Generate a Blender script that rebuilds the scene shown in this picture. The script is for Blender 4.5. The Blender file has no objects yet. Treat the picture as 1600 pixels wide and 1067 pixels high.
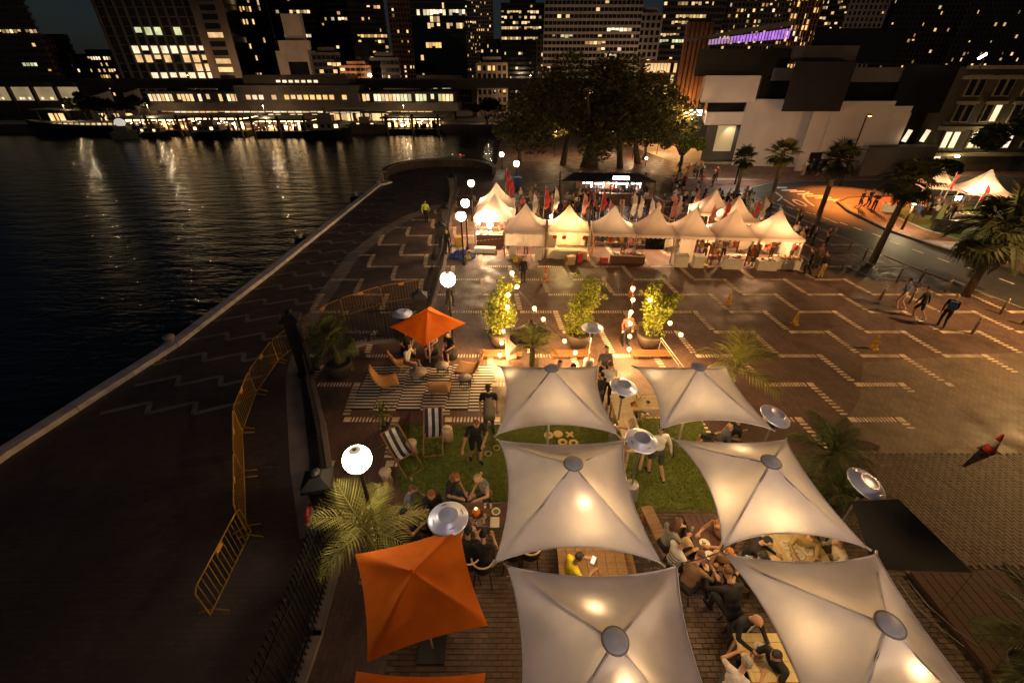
import bpy, bmesh, math, random
import numpy as np
from mathutils import Vector, Matrix
R = math.radians
SC = bpy.context.scene
COL = SC.collection
rnd = random.Random(7)

# ------------------------------------------------------------------ camera
PITCH = R(32.0); FPX = 675.0; HC = 10.0
cam = bpy.data.cameras.new('camera')
cam.sensor_width = 36.0
cam.lens = FPX / 1600 * 36.0
cam.clip_start = 0.1; cam.clip_end = 3000
cam_o = bpy.data.objects.new('camera', cam)
COL.objects.link(cam_o)
cam_o.location = (0, 0, HC)
cam_o.rotation_euler = (R(90) - PITCH, 0, 0)
SC.camera = cam_o

# ------------------------------------------------------------------ night sky
w = bpy.data.worlds.new('World'); SC.world = w; w.use_nodes = True
nt = w.node_tree
bg = nt.nodes['Background']
sky = nt.nodes.new('ShaderNodeTexSky'); sky.sky_type = 'NISHITA'
sky.sun_disc = False
sky.sun_elevation = R(55); sky.sun_rotation = R(200)
sky.air_density = 1.2; sky.dust_density = 1.5; sky.ozone_density = 6.0
nt.links.new(sky.outputs[0], bg.inputs[0])
bg.inputs[1].default_value = 0.0036
sl = bpy.data.lights.new('sun', 'SUN'); sl.energy = 0.012; sl.angle = R(12); sl.color = (1.0, 0.9, 0.8)
so = bpy.data.objects.new('sun', sl); COL.objects.link(so)
so.rotation_euler = (R(35), 0, R(-20))

SC.view_settings.view_transform = 'Standard'
SC.view_settings.look = 'None'
SC.view_settings.exposure = 0.12
SC.view_settings.gamma = 1.0
SC.view_settings.use_curve_mapping = False
SC.cycles.use_denoising = True
SC.cycles.max_bounces = 6
SC.cycles.diffuse_bounces = 2
SC.cycles.glossy_bounces = 3
SC.cycles.transparent_max_bounces = 6
SC.cycles.caustics_reflective = False
SC.cycles.caustics_refractive = False
SC.cycles.sample_clamp_indirect = 4.0
SC.cycles.sample_clamp_direct = 0.0

# ------------------------------------------------------------------ where a sight line meets a plane
CT, ST = math.cos(PITCH), math.sin(PITCH)
def ray(u, v):
    a, b = (u - 800) / FPX, (533 - v) / FPX
    return Vector((a, CT + b * ST, -ST + b * CT))
def gp(u, v, z=0.0):
    d = ray(u, v); t = (z - HC) / d.z
    return Vector((d.x * t, d.y * t, z))
def P(u, v, Y):
    d = ray(u, v); t = Y / d.y
    return Vector((d.x * t, Y, HC + d.z * t))

# ------------------------------------------------------------------ materials
MATS = {}
def mat(name, col, rough=.7, metal=0., var=.18, scale=4., bump=0., spec=.35, isl=0., objr=0., stretch=None):
    if name in MATS: return MATS[name]
    m = bpy.data.materials.new(name); MATS[name] = m; m.use_nodes = True
    t = m.node_tree; N = t.nodes; L = t.links
    b = N['Principled BSDF']
    b.inputs['Roughness'].default_value = rough
    b.inputs['Metallic'].default_value = metal
    b.inputs['Specular IOR Level'].default_value = spec
    tc = N.new('ShaderNodeTexCoord')
    n = N.new('ShaderNodeTexNoise'); n.inputs['Scale'].default_value = scale; n.inputs['Detail'].default_value = 5
    if stretch:
        mp = N.new('ShaderNodeMapping'); mp.inputs['Scale'].default_value = stretch
        L.new(tc.outputs['Object'], mp.inputs[0]); L.new(mp.outputs[0], n.inputs['Vector'])
    else:
        L.new(tc.outputs['Object'], n.inputs['Vector'])
    cr = N.new('ShaderNodeValToRGB')
    cr.color_ramp.elements[0].position = .3; cr.color_ramp.elements[1].position = .7
    cr.color_ramp.elements[0].color = tuple(c * (1 - var) for c in col) + (1,)
    cr.color_ramp.elements[1].color = tuple(min(1, c * (1 + var)) for c in col) + (1,)
    L.new(n.outputs['Fac'], cr.inputs[0])
    out = cr.outputs[0]
    for amt, sock in ((isl, 'g'), (objr, 'o')):
        if amt:
            if sock == 'g':
                g = N.new('ShaderNodeNewGeometry'); rs = g.outputs['Random Per Island']
            else:
                g = N.new('ShaderNodeObjectInfo'); rs = g.outputs['Random']
            mr = N.new('ShaderNodeMapRange'); mr.inputs[3].default_value = 1 - amt; mr.inputs[4].default_value = 1 + amt
            L.new(rs, mr.inputs[0])
            mx = N.new('ShaderNodeMix'); mx.data_type = 'RGBA'; mx.blend_type = 'MULTIPLY'; mx.inputs[0].default_value = 1
            L.new(out, mx.inputs[6]); L.new(mr.outputs[0], mx.inputs[7]); out = mx.outputs[2]
    L.new(out, b.inputs['Base Color'])
    rr = N.new('ShaderNodeMapRange'); rr.inputs[3].default_value = max(.02, rough - .08); rr.inputs[4].default_value = min(1, rough + .08)
    L.new(n.outputs['Fac'], rr.inputs[0]); L.new(rr.outputs[0], b.inputs['Roughness'])
    if bump:
        bp = N.new('ShaderNodeBump'); bp.inputs['Strength'].default_value = bump; bp.inputs['Distance'].default_value = .02
        n2 = N.new('ShaderNodeTexNoise'); n2.inputs['Scale'].default_value = scale * 6; n2.inputs['Detail'].default_value = 3
        L.new(tc.outputs['Object'], n2.inputs['Vector'])
        L.new(n2.outputs['Fac'], bp.inputs['Height']); L.new(bp.outputs[0], b.inputs['Normal'])
    return m
def emis(name, col, s, var=0., scale=3.):
    if name in MATS: return MATS[name]
    m = bpy.data.materials.new(name); MATS[name] = m; m.use_nodes = True
    t = m.node_tree; N = t.nodes; L = t.links
    b = N['Principled BSDF']
    b.inputs['Base Color'].default_value = tuple(c * .5 for c in col) + (1,)
    b.inputs['Emission Color'].default_value = tuple(col) + (1,)
    b.inputs['Emission Strength'].default_value = s
    if var:      # rooms differ: furniture, blinds and lamps behind the glass
        tc = N.new('ShaderNodeTexCoord'); n = N.new('ShaderNodeTexNoise'); n.inputs['Scale'].default_value = scale; n.inputs['Detail'].default_value = 3
        L.new(tc.outputs['Object'], n.inputs['Vector'])
        g = N.new('ShaderNodeNewGeometry')
        a = N.new('ShaderNodeMath'); a.operation = 'MULTIPLY'; L.new(n.outputs['Fac'], a.inputs[0])
        mr = N.new('ShaderNodeMapRange'); mr.inputs[3].default_value = (1 - var) * 2; mr.inputs[4].default_value = (1 + var) * 2
        L.new(g.outputs['Random Per Island'], mr.inputs[0]); L.new(mr.outputs[0], a.inputs[1])
        p = N.new('ShaderNodeMath'); p.operation = 'MULTIPLY'; p.inputs[1].default_value = s
        L.new(a.outputs[0], p.inputs[0]); L.new(p.outputs[0], b.inputs['Emission Strength'])
    return m
def cloth(name, col, tr=.35, var=.06, scale=2.5, rough=.8, weave=0.0):
    if name in MATS: return MATS[name]
    m = bpy.data.materials.new(name); MATS[name] = m; m.use_nodes = True
    t = m.node_tree; N = t.nodes; L = t.links
    b = N['Principled BSDF']; b.inputs['Roughness'].default_value = rough; b.inputs['Specular IOR Level'].default_value = .2
    tc = N.new('ShaderNodeTexCoord'); n = N.new('ShaderNodeTexNoise'); n.inputs['Scale'].default_value = scale; n.inputs['Detail'].default_value = 6
    L.new(tc.outputs['Object'], n.inputs['Vector'])
    cr = N.new('ShaderNodeValToRGB')
    cr.color_ramp.elements[0].position = .35; cr.color_ramp.elements[1].position = .65
    cr.color_ramp.elements[0].color = tuple(c * (1 - var) for c in col) + (1,)
    cr.color_ramp.elements[1].color = tuple(min(1, c * (1 + var)) for c in col) + (1,)
    L.new(n.outputs['Fac'], cr.inputs[0]); L.new(cr.outputs[0], b.inputs['Base Color'])
    bp = N.new('ShaderNodeBump'); bp.inputs['Strength'].default_value = .25; bp.inputs['Distance'].default_value = .03
    n2 = N.new('ShaderNodeTexNoise'); n2.inputs['Scale'].default_value = scale * 2.2; n2.inputs['Detail'].default_value = 2
    L.new(tc.outputs['Object'], n2.inputs['Vector']); L.new(n2.outputs['Fac'], bp.inputs['Height']); L.new(bp.outputs[0], b.inputs['Normal'])
    ts = N.new('ShaderNodeBsdfTranslucent'); L.new(cr.outputs[0], ts.inputs[0])
    mx = N.new('ShaderNodeMixShader'); mx.inputs[0].default_value = tr
    L.new(b.outputs[0], mx.inputs[1]); L.new(ts.outputs[0], mx.inputs[2])
    L.new(mx.outputs[0], N['Material Output'].inputs['Surface'])
    return m
def leafmat(name, col, var=.45, tr=.3):
    m = cloth(name, col, tr, .1, 3.0, .55)
    if not m.get('leaf'):
        m['leaf'] = 1
        t = m.node_tree; N = t.nodes; L = t.links
        cr = [x for x in N if x.type == 'VALTORGB'][0]
        g = N.new('ShaderNodeNewGeometry')
        mr = N.new('ShaderNodeMapRange'); mr.inputs[3].default_value = 1 - var; mr.inputs[4].default_value = 1 + var
        L.new(g.outputs['Random Per Island'], mr.inputs[0])
        mx = N.new('ShaderNodeMix'); mx.data_type = 'RGBA'; mx.blend_type = 'MULTIPLY'; mx.inputs[0].default_value = 1
        L.new(cr.outputs[0], mx.inputs[6]); L.new(mr.outputs[0], mx.inputs[7])
        b = N['Principled BSDF']; L.new(mx.outputs[2], b.inputs['Base Color'])
        for x in N:
            if x.type == 'BSDF_TRANSLUCENT': L.new(mx.outputs[2], x.inputs[0])
    return m
def brickmat(name, c1, c2, mortar, bw, bh, rough=.6, rot=0., bump=.5, wear=.35, spec=.4):
    if name in MATS: return MATS[name]
    m = bpy.data.materials.new(name); MATS[name] = m; m.use_nodes = True
    t = m.node_tree; N = t.nodes; L = t.links
    b = N['Principled BSDF']; b.inputs['Specular IOR Level'].default_value = spec
    tc = N.new('ShaderNodeTexCoord'); mp = N.new('ShaderNodeMapping'); mp.inputs['Rotation'].default_value = (0, 0, rot)
    L.new(tc.outputs['Object'], mp.inputs[0])
    br = N.new('ShaderNodeTexBrick'); br.inputs['Scale'].default_value = 1
    br.inputs['Brick Width'].default_value = bw; br.inputs['Row Height'].default_value = bh
    br.inputs['Mortar Size'].default_value = .006; br.inputs['Bias'].default_value = 0.0
    br.inputs['Color1'].default_value = c1 + (1,); br.inputs['Color2'].default_value = c2 + (1,); br.inputs['Mortar'].default_value = mortar + (1,)
    L.new(mp.outputs[0], br.inputs['Vector'])
    n = N.new('ShaderNodeTexNoise'); n.inputs['Scale'].default_value = .35; n.inputs['Detail'].default_value = 7; n.inputs['Roughness'].default_value = .65
    L.new(tc.outputs['Object'], n.inputs['Vector'])
    mr = N.new('ShaderNodeMapRange'); mr.inputs[1].default_value = .3; mr.inputs[2].default_value = .7
    mr.inputs[3].default_value = 1 - wear; mr.inputs[4].default_value = 1 + wear
    L.new(n.outputs['Fac'], mr.inputs[0])
    mx = N.new('ShaderNodeMix'); mx.data_type = 'RGBA'; mx.blend_type = 'MULTIPLY'; mx.inputs[0].default_value = 1
    L.new(br.outputs['Color'], mx.inputs[6]); L.new(mr.outputs[0], mx.inputs[7]); L.new(mx.outputs[2], b.inputs['Base Color'])
    n3 = N.new('ShaderNodeTexNoise'); n3.inputs['Scale'].default_value = 1.3; n3.inputs['Detail'].default_value = 6
    L.new(tc.outputs['Object'], n3.inputs['Vector'])
    r2 = N.new('ShaderNodeMapRange'); r2.inputs[1].default_value = .3; r2.inputs[2].default_value = .7
    r2.inputs[3].default_value = max(.15, rough - .18); r2.inputs[4].default_value = min(1, rough + .18)
    L.new(n3.outputs['Fac'], r2.inputs[0]); L.new(r2.outputs[0], b.inputs['Roughness'])
    n4 = N.new('ShaderNodeTexNoise'); n4.inputs['Scale'].default_value = 9; n4.inputs['Detail'].default_value = 4
    L.new(tc.outputs['Object'], n4.inputs['Vector'])
    s = N.new('ShaderNodeMath'); s.operation = 'SUBTRACT'; L.new(n4.outputs['Fac'], s.inputs[0]); L.new(br.outputs['Fac'], s.inputs[1])
    bp = N.new('ShaderNodeBump'); bp.inputs['Strength'].default_value = bump; bp.inputs['Distance'].default_value = .008
    L.new(s.outputs[0], bp.inputs['Height']); L.new(bp.outputs[0], b.inputs['Normal'])
    return m

# ------------------------------------------------------------------ mesh builder
class MB:
    def __init__(s): s.v = []; s.f = []; s.m = []
    def add(s, vs, fs, m=0):
        o = len(s.v); s.v += [tuple(x) for x in vs]
        for f in fs: s.f.append(tuple(i + o for i in f)); s.m.append(m)
        return s
    def box(s, c, d, rz=0., m=0, rx=0., ry=0.):
        M3 = Matrix.Rotation(rz, 3, 'Z') @ Matrix.Rotation(ry, 3, 'Y') @ Matrix.Rotation(rx, 3, 'X')
        c = Vector(c); hx, hy, hz = d[0] / 2, d[1] / 2, d[2] / 2
        vs = [c + M3 @ Vector((x, y, z)) for z in (-hz, hz) for y in (-hy, hy) for x in (-hx, hx)]
        return s.add(vs, [(0, 2, 3, 1), (4, 5, 7, 6), (0, 1, 5, 4), (2, 6, 7, 3), (0, 4, 6, 2), (1, 3, 7, 5)], m)
    def bb(s, x0, x1, y0, y1, z0, z1, m=0):
        return s.box(((x0 + x1) / 2, (y0 + y1) / 2, (z0 + z1) / 2), (x1 - x0, y1 - y0, z1 - z0), 0, m)
    def quad(s, a, b, c, d, m=0): return s.add([a, b, c, d], [(0, 1, 2, 3)], m)
    def tube(s, pts, r, n=8, m=0, cap=True):
        pts = [Vector(p) for p in pts]
        rs = r if isinstance(r, (list, tuple)) else [r] * len(pts)
        vs = []; prev = None
        for i, p in enumerate(pts):
            if i == 0: t = pts[1] - p
            elif i == len(pts) - 1: t = p - pts[i - 1]
            else: t = (pts[i + 1] - pts[i - 1])
            t.normalize()
            if prev is None:
                a = Vector((0, 0, 1)) if abs(t.z) < .9 else Vector((1, 0, 0))
                x = t.cross(a).normalized()
            else:
                x = (prev - t * prev.dot(t)).normalized()
            prev = x; y = t.cross(x)
            for k in range(n):
                a = 2 * math.pi * k / n
                vs.append(p + (x * math.cos(a) + y * math.sin(a)) * rs[i])
        fs = []
        for i in range(len(pts) - 1):
            for k in range(n):
                k2 = (k + 1) % n
                fs.append((i * n + k, i * n + k2, (i + 1) * n + k2, (i + 1) * n + k))
        if cap:
            fs.append(tuple(range(n - 1, -1, -1))); b = (len(pts) - 1) * n; fs.append(tuple(range(b, b + n)))
        return s.add(vs, fs, m)
    def lathe(s, prof, n=16, c=(0, 0, 0), m=0, caps=True):
        c = Vector(c); vs = []
        for r, z in prof:
            for k in range(n):
                a = 2 * math.pi * k / n
                vs.append(c + Vector((r * math.cos(a), r * math.sin(a), z)))
        fs = []
        for i in range(len(prof) - 1):
            for k in range(n):
                k2 = (k + 1) % n
                fs.append((i * n + k, i * n + k2, (i + 1) * n + k2, (i + 1) * n + k))
        if caps:
            if prof[0][0] > 1e-4: fs.append(tuple(range(n - 1, -1, -1)))
            if prof[-1][0] > 1e-4: b = (len(prof) - 1) * n; fs.append(tuple(range(b, b + n)))
        return s.add(vs, fs, m)
    def ball(s, c, r, n=12, m=0, sz=1., sx=1., sy=1.):
        k = max(4, n // 2); c = Vector(c); vs = []; fs = []
        for i in range(k + 1):
            t = math.pi * i / k
            for j in range(n):
                a = 2 * math.pi * j / n
                vs.append(c + Vector((r * sx * math.sin(t) * math.cos(a), r * sy * math.sin(t) * math.sin(a), -r * sz * math.cos(t))))
        for i in range(k):
            for j in range(n):
                j2 = (j + 1) % n
                fs.append((i * n + j, i * n + j2, (i + 1) * n + j2, (i + 1) * n + j))
        return s.add(vs, fs, m)
    def prism(s, poly, z0, z1, m=0, mt=None):
        n = len(poly)
        vs = [(p[0], p[1], z0) for p in poly] + [(p[0], p[1], z1) for p in poly]
        fs = [(i, (i + 1) % n, n + (i + 1) % n, n + i) for i in range(n)]
        s.add(vs, fs, m)
        from mathutils.geometry import tessellate_polygon
        tri = tessellate_polygon([[Vector((p[0], p[1], 0)) for p in poly]])
        s.add([(p[0], p[1], z1) for p in poly], [tuple(t) for t in tri], m if mt is None else mt)
        s.add([(p[0], p[1], z0) for p in poly], [tuple(t) for t in tri], m)
        return s
    def sheet(s, poly, z, m=0):
        from mathutils.geometry import tessellate_polygon
        tri = tessellate_polygon([[Vector((p[0], p[1], 0)) for p in poly]])
        fs = []
        for t in tri:
            a, b, c = [Vector((poly[i][0], poly[i][1])) for i in t]
            fs.append(tuple(t) if (b - a).cross(c - a) > 0 else (t[0], t[2], t[1]))
        return s.add([(p[0], p[1], z) for p in poly], fs, m)
    def strip(s, L, Rr, z, m=0):     # ribbon between two polylines
        n = len(L); vs = [(p[0], p[1], z) for p in L] + [(p[0], p[1], z) for p in Rr]
        return s.add(vs, [(i, n + i, n + i + 1, i + 1) for i in range(n - 1)], m)
    def mesh(s, name, mats, smooth=False):
        me = bpy.data.meshes.new(name)
        me.from_pydata(s.v, [], s.f)
        for x in (mats if isinstance(mats, (list, tuple)) else [mats]): me.materials.append(x)
        if any(s.m): me.polygons.foreach_set('material_index', s.m)
        if smooth: me.polygons.foreach_set('use_smooth', [True] * len(s.f))
        me.update()
        return me
    def build(s, name, mats, parent=None, smooth=False, loc=None, rz=0.):
        return link(name, s.mesh(name, mats, smooth), parent, loc, rz)
def link(name, me, parent=None, loc=None, rz=0.):
    o = bpy.data.objects.new(name, me); COL.objects.link(o)
    if parent is not None: o.parent = parent
    if loc is not None: o.location = loc
    if rz: o.rotation_euler = (0, 0, rz)
    return o
def tag(o, label, cat, group=None, kind=None):
    if label: o['label'] = label
    if cat: o['category'] = cat
    if group: o['group'] = group
    if kind: o['kind'] = kind
    return o
def thing(name, label, cat, loc=(0, 0, 0), rz=0., group=None):
    o = bpy.data.objects.new(name, None); COL.objects.link(o)
    o.empty_display_size = .2
    o.location = loc; o.rotation_euler = (0, 0, rz)
    return tag(o, label, cat, group)
def struct(name, mb, mats, parent=None, smooth=False):
    o = mb.build(name, mats, parent, smooth)
    if parent is None: o['kind'] = 'structure'
    return o
def stuff(o): o['kind'] = 'stuff'; return o
def kids(o): return [c for c in COL.objects if c.parent == o]
CH = {}
def copy_tree(o, loc=None, rz=None, label=None, group=None, scale=None):
    def rec(a, par):
        c = a.copy(); COL.objects.link(c)
        if par is not None: c.parent = par
        for k in a.children: rec(k, c)
        return c
    c = rec(o, None)
    if loc is not None: c.location = loc
    if rz is not None: c.rotation_euler = (0, 0, rz)
    if scale is not None: c.scale = (scale,) * 3 if not isinstance(scale, tuple) else scale
    if label: c['label'] = label
    if group: c['group'] = group
    return c
def point(name, loc, P_, col, r=.1, parent=None):
    l = bpy.data.lights.new(name, 'POINT'); l.energy = P_; l.color = col; l.shadow_soft_size = r
    o = bpy.data.objects.new(name, l); COL.objects.link(o); o.location = loc
    if parent is not None: o.parent = parent
    return o
def spot(name, loc, target, P_, col, ang, blend=.5, r=.1, parent=None):
    l = bpy.data.lights.new(name, 'SPOT'); l.energy = P_; l.color = col; l.shadow_soft_size = r
    l.spot_size = R(ang); l.spot_blend = blend
    o = bpy.data.objects.new(name, l); COL.objects.link(o); o.location = loc
    d = Vector(target) - Vector(loc)
    o.rotation_euler = d.to_track_quat('-Z', 'Y').to_euler()
    if parent is not None: o.parent = parent
    return o
WARM = (1.0, .60, .26); WARM2 = (1.0, .72, .42); SOD = (1.0, .42, .10); WHITE = (1.0, .88, .74)
# =================================================================== SETTING: water, quay, plaza, road
M_quay = brickmat('quay_brick', (.080, .052, .044), (.108, .070, .058), (.05, .038, .034), .24, .12, .62, wear=.3)
M_plaza = brickmat('plaza_brick', (.102, .056, .041), (.138, .078, .058), (.05, .036, .03), .24, .12, .6, wear=.5, rot=R(90))
M_plaza2 = brickmat('plaza_brick_worn', (.15, .10, .066), (.20, .14, .095), (.06, .045, .035), .2, .1, .6, wear=.4, bump=.8, rot=R(90))
M_conc = mat('pale_concrete', (.36, .32, .29), .8, var=.2, scale=2.5, bump=.2)
M_slab = mat('cream_paver', (.74, .58, .42), .6, var=.28, scale=3, isl=.22, objr=.2)
M_band = mat('grey_paver', (.22, .175, .155), .7, var=.25, scale=1.5, bump=.2)
M_zig = mat('dull_paver', (.27, .21, .19), .7, var=.25, scale=1.5)
M_asph = mat('asphalt', (.05, .045, .042), .62, var=.3, scale=1.2, bump=.35)
M_kerb = mat('dark_kerb', (.06, .05, .045), .7, var=.2)
M_line = mat('road_paint', (.62, .58, .50), .6, var=.2, scale=8)
M_foot = brickmat('footpath_brick', (.16, .075, .05), (.21, .10, .065), (.06, .04, .03), .24, .12, .5, wear=.3)
M_lawn = mat('lawn', (.07, .11, .018), .9, var=.4, scale=6, bump=.6)
M_turf = mat('turf_base', (.10, .12, .018), .95, var=.35, scale=9, bump=.8)
M_black = mat('black_paint', (.012, .011, .011), .45, var=.2)
M_steel = mat('steel', (.45, .43, .40), .35, .9, var=.15)
M_yel = mat('yellow_paint', (.55, .36, .05), .6, var=.3, scale=12)
M_rub = mat('black_rubber', (.012, .012, .013), .75, var=.3)

# ---- harbour water
def water_mat():
    m = bpy.data.materials.new('harbour_water'); m.use_nodes = True
    t = m.node_tree; N = t.nodes; L = t.links; b = N['Principled BSDF']
    b.inputs['Base Color'].default_value = (.008, .010, .009, 1); b.inputs['Roughness'].default_value = .10
    b.inputs['IOR'].default_value = 1.33; b.inputs['Specular IOR Level'].default_value = .6
    tc = N.new('ShaderNodeTexCoord')
    def wave(sx, sy, sc, det, rot):
        mp = N.new('ShaderNodeMapping'); mp.inputs['Scale'].default_value = (sx, sy, 1); mp.inputs['Rotation'].default_value = (0, 0, rot)
        n = N.new('ShaderNodeTexNoise'); n.inputs['Scale'].default_value = sc; n.inputs['Detail'].default_value = det; n.inputs['Roughness'].default_value = .55
        L.new(tc.outputs['Object'], mp.inputs[0]); L.new(mp.outputs[0], n.inputs['Vector']); return n
    a = wave(.5, 1.5, .5, 3, R(8)); c = wave(.6, 1.4, 2.6, 4, R(-10))
    ma = N.new('ShaderNodeMath'); ma.operation = 'MULTIPLY_ADD'; ma.inputs[1].default_value = .34
    L.new(c.outputs['Fac'], ma.inputs[0]); L.new(a.outputs['Fac'], ma.inputs[2])
    bp = N.new('ShaderNodeBump'); bp.inputs['Strength'].default_value = .55; bp.inputs['Distance'].default_value = .34
    L.new(ma.outputs[0], bp.inputs['Height']); L.new(bp.outputs[0], b.inputs['Normal'])
    return m
wm = MB().sheet([(-600, -60), (10, -60), (10, 130), (-600, 130)], -1.9)
struct('harbour_water', wm, water_mat())
# ---- the ground: one sheet out to the horizon, cut out for the harbour
arc = [(-8 + 6 * math.cos(a), 51 + 6 * math.sin(a)) for a in [R(215) - i * R(215 - 5 + 0) / 14 for i in range(15)]]
shore = [(-16.1, -60), (-15.75, 9.4), (-14.63, 15.6), (-14.3, 23.7), (-13.9, 46.2), (-12.9, 47.55)] + arc + [(-2.0, 56), (-1.8, 107), (-600, 107), (-600, 1500), (1500, 1500), (1500, -60)]
g = MB().prism(shore, -3.2, 0.0)
struct('ground', g, M_quay)
# ---- market plaza paving on top of it
fence_far = [(-3.9, 16), (-4.1, 23), (-5.1, 36.6), (-5.6, 46)]
plz = [(-3.9, -10), (-4.1, 5.5), (-4.4, 6.5), (-7.7, 13.6), (-6.9, 15.6), (-5.0, 16.2)] + fence_far + [(-2.6, 52), (-1.9, 60), (-1.7, 90), (28, 90), (24, 60), (22.7, 38.7), (23.5, 29.4), (24, 25), (25.4, 19), (25.9, 9), (26.5, -10)]
pl = MB().sheet(plz, .006)
plaza = struct('plaza_paving', pl, M_plaza)
worn = MB().sheet([(12.6, 12.2), (14.2, 14.4), (25.6, 15.6), (25.9, 9), (26.3, -8), (9.4, -8), (9.4, 6.0), (9.9, 9.6)], .011)
struct('worn_paving', worn, M_plaza2)
# ---- coping stones along the edge of the quay
M_cope = mat('coping_concrete', (.64, .56, .52), .8, var=.25, scale=2.5, bump=.3)
coping = thing('quay_coping', 'long pale concrete coping along the harbour edge of the dark promenade', 'kerb')
cl = [Vector((x, y, 0)) for x, y in [(-15.95, -4), (-15.6, 9.4), (-14.5, 15.6), (-14.15, 23.7), (-13.75, 46.2), (-12.8, 47.6)]]
def along(pts, step):
    out = []; i = 0; acc = 0.; seg = []
    for a, b in zip(pts, pts[1:]):
        L_ = (b - a).length; n = max(1, round(L_ / step))
        for k in range(n): out.append((a.lerp(b, k / n), a.lerp(b, (k + 1) / n)))
    return out
for a, b in along(cl, 2.4):
    d = (b - a); m_ = (a + b) / 2
    mb = MB().box((0, 0, 0), (.46, d.length - .03, .2))
    o = mb.build('coping_stone', M_cope, coping); o.location = (m_.x, m_.y, .10 + rnd.uniform(-.008, .008)); o.rotation_euler = (0, 0, math.atan2(d.y, d.x) - math.pi / 2)
# ---- round bastion parapet in the water
par = MB()
ring = [(-8 + r_ * math.cos(a), 51 + r_ * math.sin(a)) for r_ in (6.0,) for a in [R(200) - i * R(12) for i in range(17)]]
for a, b in zip(ring, ring[1:]):
    a = Vector((a[0], a[1], .0)); b = Vector((b[0], b[1], .0)); d = b - a; m_ = (a + b) / 2
    par.box((m_.x, m_.y, .42), (.42, d.length + .16, .84), math.atan2(d.y, d.x) - math.pi / 2)
bas = thing('bastion_parapet', 'low dark curved parapet around the round platform at the quay corner', 'wall')
par.build('parapet_wall', mat('dark_sandstone', (.09, .066, .05), .85, var=.3, scale=3, bump=.4), bas)
cap = MB()
for a, b in zip(ring, ring[1:]):
    a = Vector((a[0], a[1], .0)); b = Vector((b[0], b[1], .0)); d = b - a; m_ = (a + b) / 2
    cap.box((m_.x, m_.y, .89), (.56, d.length + .2, .1), math.atan2(d.y, d.x) - math.pi / 2)
cap.build('parapet_cap', M_band, bas)
# ---- curved grey band and the dull zigzags of the dark promenade
bandL = [(-5.35, 6.6), (-6.6, 8.9), (-8.75, 13.4), (-9.6, 16.5), (-10.2, 19.9), (-10.6, 26.2), (-9.9, 31.5), (-8.9, 35), (-7, 38.4), (-5.4, 40)]
bandR = [(-4.9, 6.8), (-6.1, 9.1), (-8.25, 13.6), (-9.0, 16.6), (-9.4, 19.9), (-9.7, 25.8), (-9.1, 30.6), (-8.2, 34), (-6.5, 37.3), (-5.3, 38.8)]
struct('curved_paving_band', MB().strip(bandR, bandL, .008), M_band)
zz = MB()
for n in range(17):
    y0 = 11.3 + n * 1.55 * (1 + .012 * n)
    xL = -14.2 + .02 * n; x = xL; up = True
    pts = [(xL, y0)]
    while x < -10.7:
        nx = x + (1.3 if up else .32); pts.append((nx, y0 + (.62 if up else 0.))); x = nx; up = not up
    for a, b in zip(pts, pts[1:]):
        a = Vector((a[0], a[1], 0)); b = Vector((b[0], b[1], 0)); d = (b - a); pr = Vector((-d.y, d.x, 0)).normalized() * .09
        zz.quad(a - pr + Vector((0, 0, .009)), b - pr + Vector((0, 0, .009)), b + pr + Vector((0, 0, .009)), a + pr + Vector((0, 0, .009)))
o = struct('promenade_zigzag', zz, M_zig)
# ---- stair-shaped bands of cream pavers over the plaza
rung_me = {}
def rung(w_, d_):
    k = (w_, d_)
    if k not in rung_me:
        mb = MB().bb(-w_ / 2, w_ / 2, -d_ / 2, d_ / 2, -.006, .0)
        rung_me[k] = mb.mesh('paving_bar', M_slab)
    return rung_me[k]
def inside(poly, x, y):
    c = False; n = len(poly); j = n - 1
    for i in range(n):
        xi, yi = poly[i]; xj, yj = poly[j]
        if (yi > y) != (yj > y) and x < (xj - xi) * (y - yi) / (yj - yi) + xi: c = not c
        j = i
    return c
promen = [(-10.4, 19.5), (-9.6, 30.5), (-7, 36.5), (-5.2, 38), (-4.2, 23), (-4.0, 16.2), (-5, 16.4), (-7.0, 15.9), (-8.6, 14.5)]
bars = []
def on_paving(x, y):
    if inside(promen, x, y): return True
    if not inside(plz, x, y): return False
    if y < 10.6 and x > 11.5: return False
    if x > 14.5 and y < 12.4 - (x - 14.5) * -.25: return False
    return y < 44
for n in range(-2, 17):
    Y = 11.0 + 1.93 * n
    for k in range(-14, 16):
        X = 11.4 - 1.9 * n + 3.42 * k
        items = [(X + .13, Y, .24, .23)]
        for i in range(11): items.append((X + .33 + i * .118, Y, .06, .23))
        items.append((X + 1.76, Y, .24, .23))
        for i in range(9): items.append((X + 1.77 + .018 * i, Y - .22 - i * .178, .25, .09))
        for x, y, w_, d_ in items:
            if on_paving(x, y):
                zc = y * CT + HC * ST
                u = 800 + x / zc * FPX; vv = 533 - (y * ST - HC * CT) / zc * FPX
                if -40 < u < 1660 and vv < 1110: bars.append((zc, x, y, w_, d_))
bars.sort(key=lambda b: b[0])
zb = MB()
for i, (zc, x, y, w_, d_) in enumerate(bars):
    if i < 290:
        o = link('paving_bar', rung(w_, d_), plaza, (x, y, .018))
    else: zb.bb(x - w_ / 2, x + w_ / 2, y - d_ / 2, y + d_ / 2, .009, .017)
stuff(zb.build('paving_bars_far', M_slab, plaza))
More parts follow.
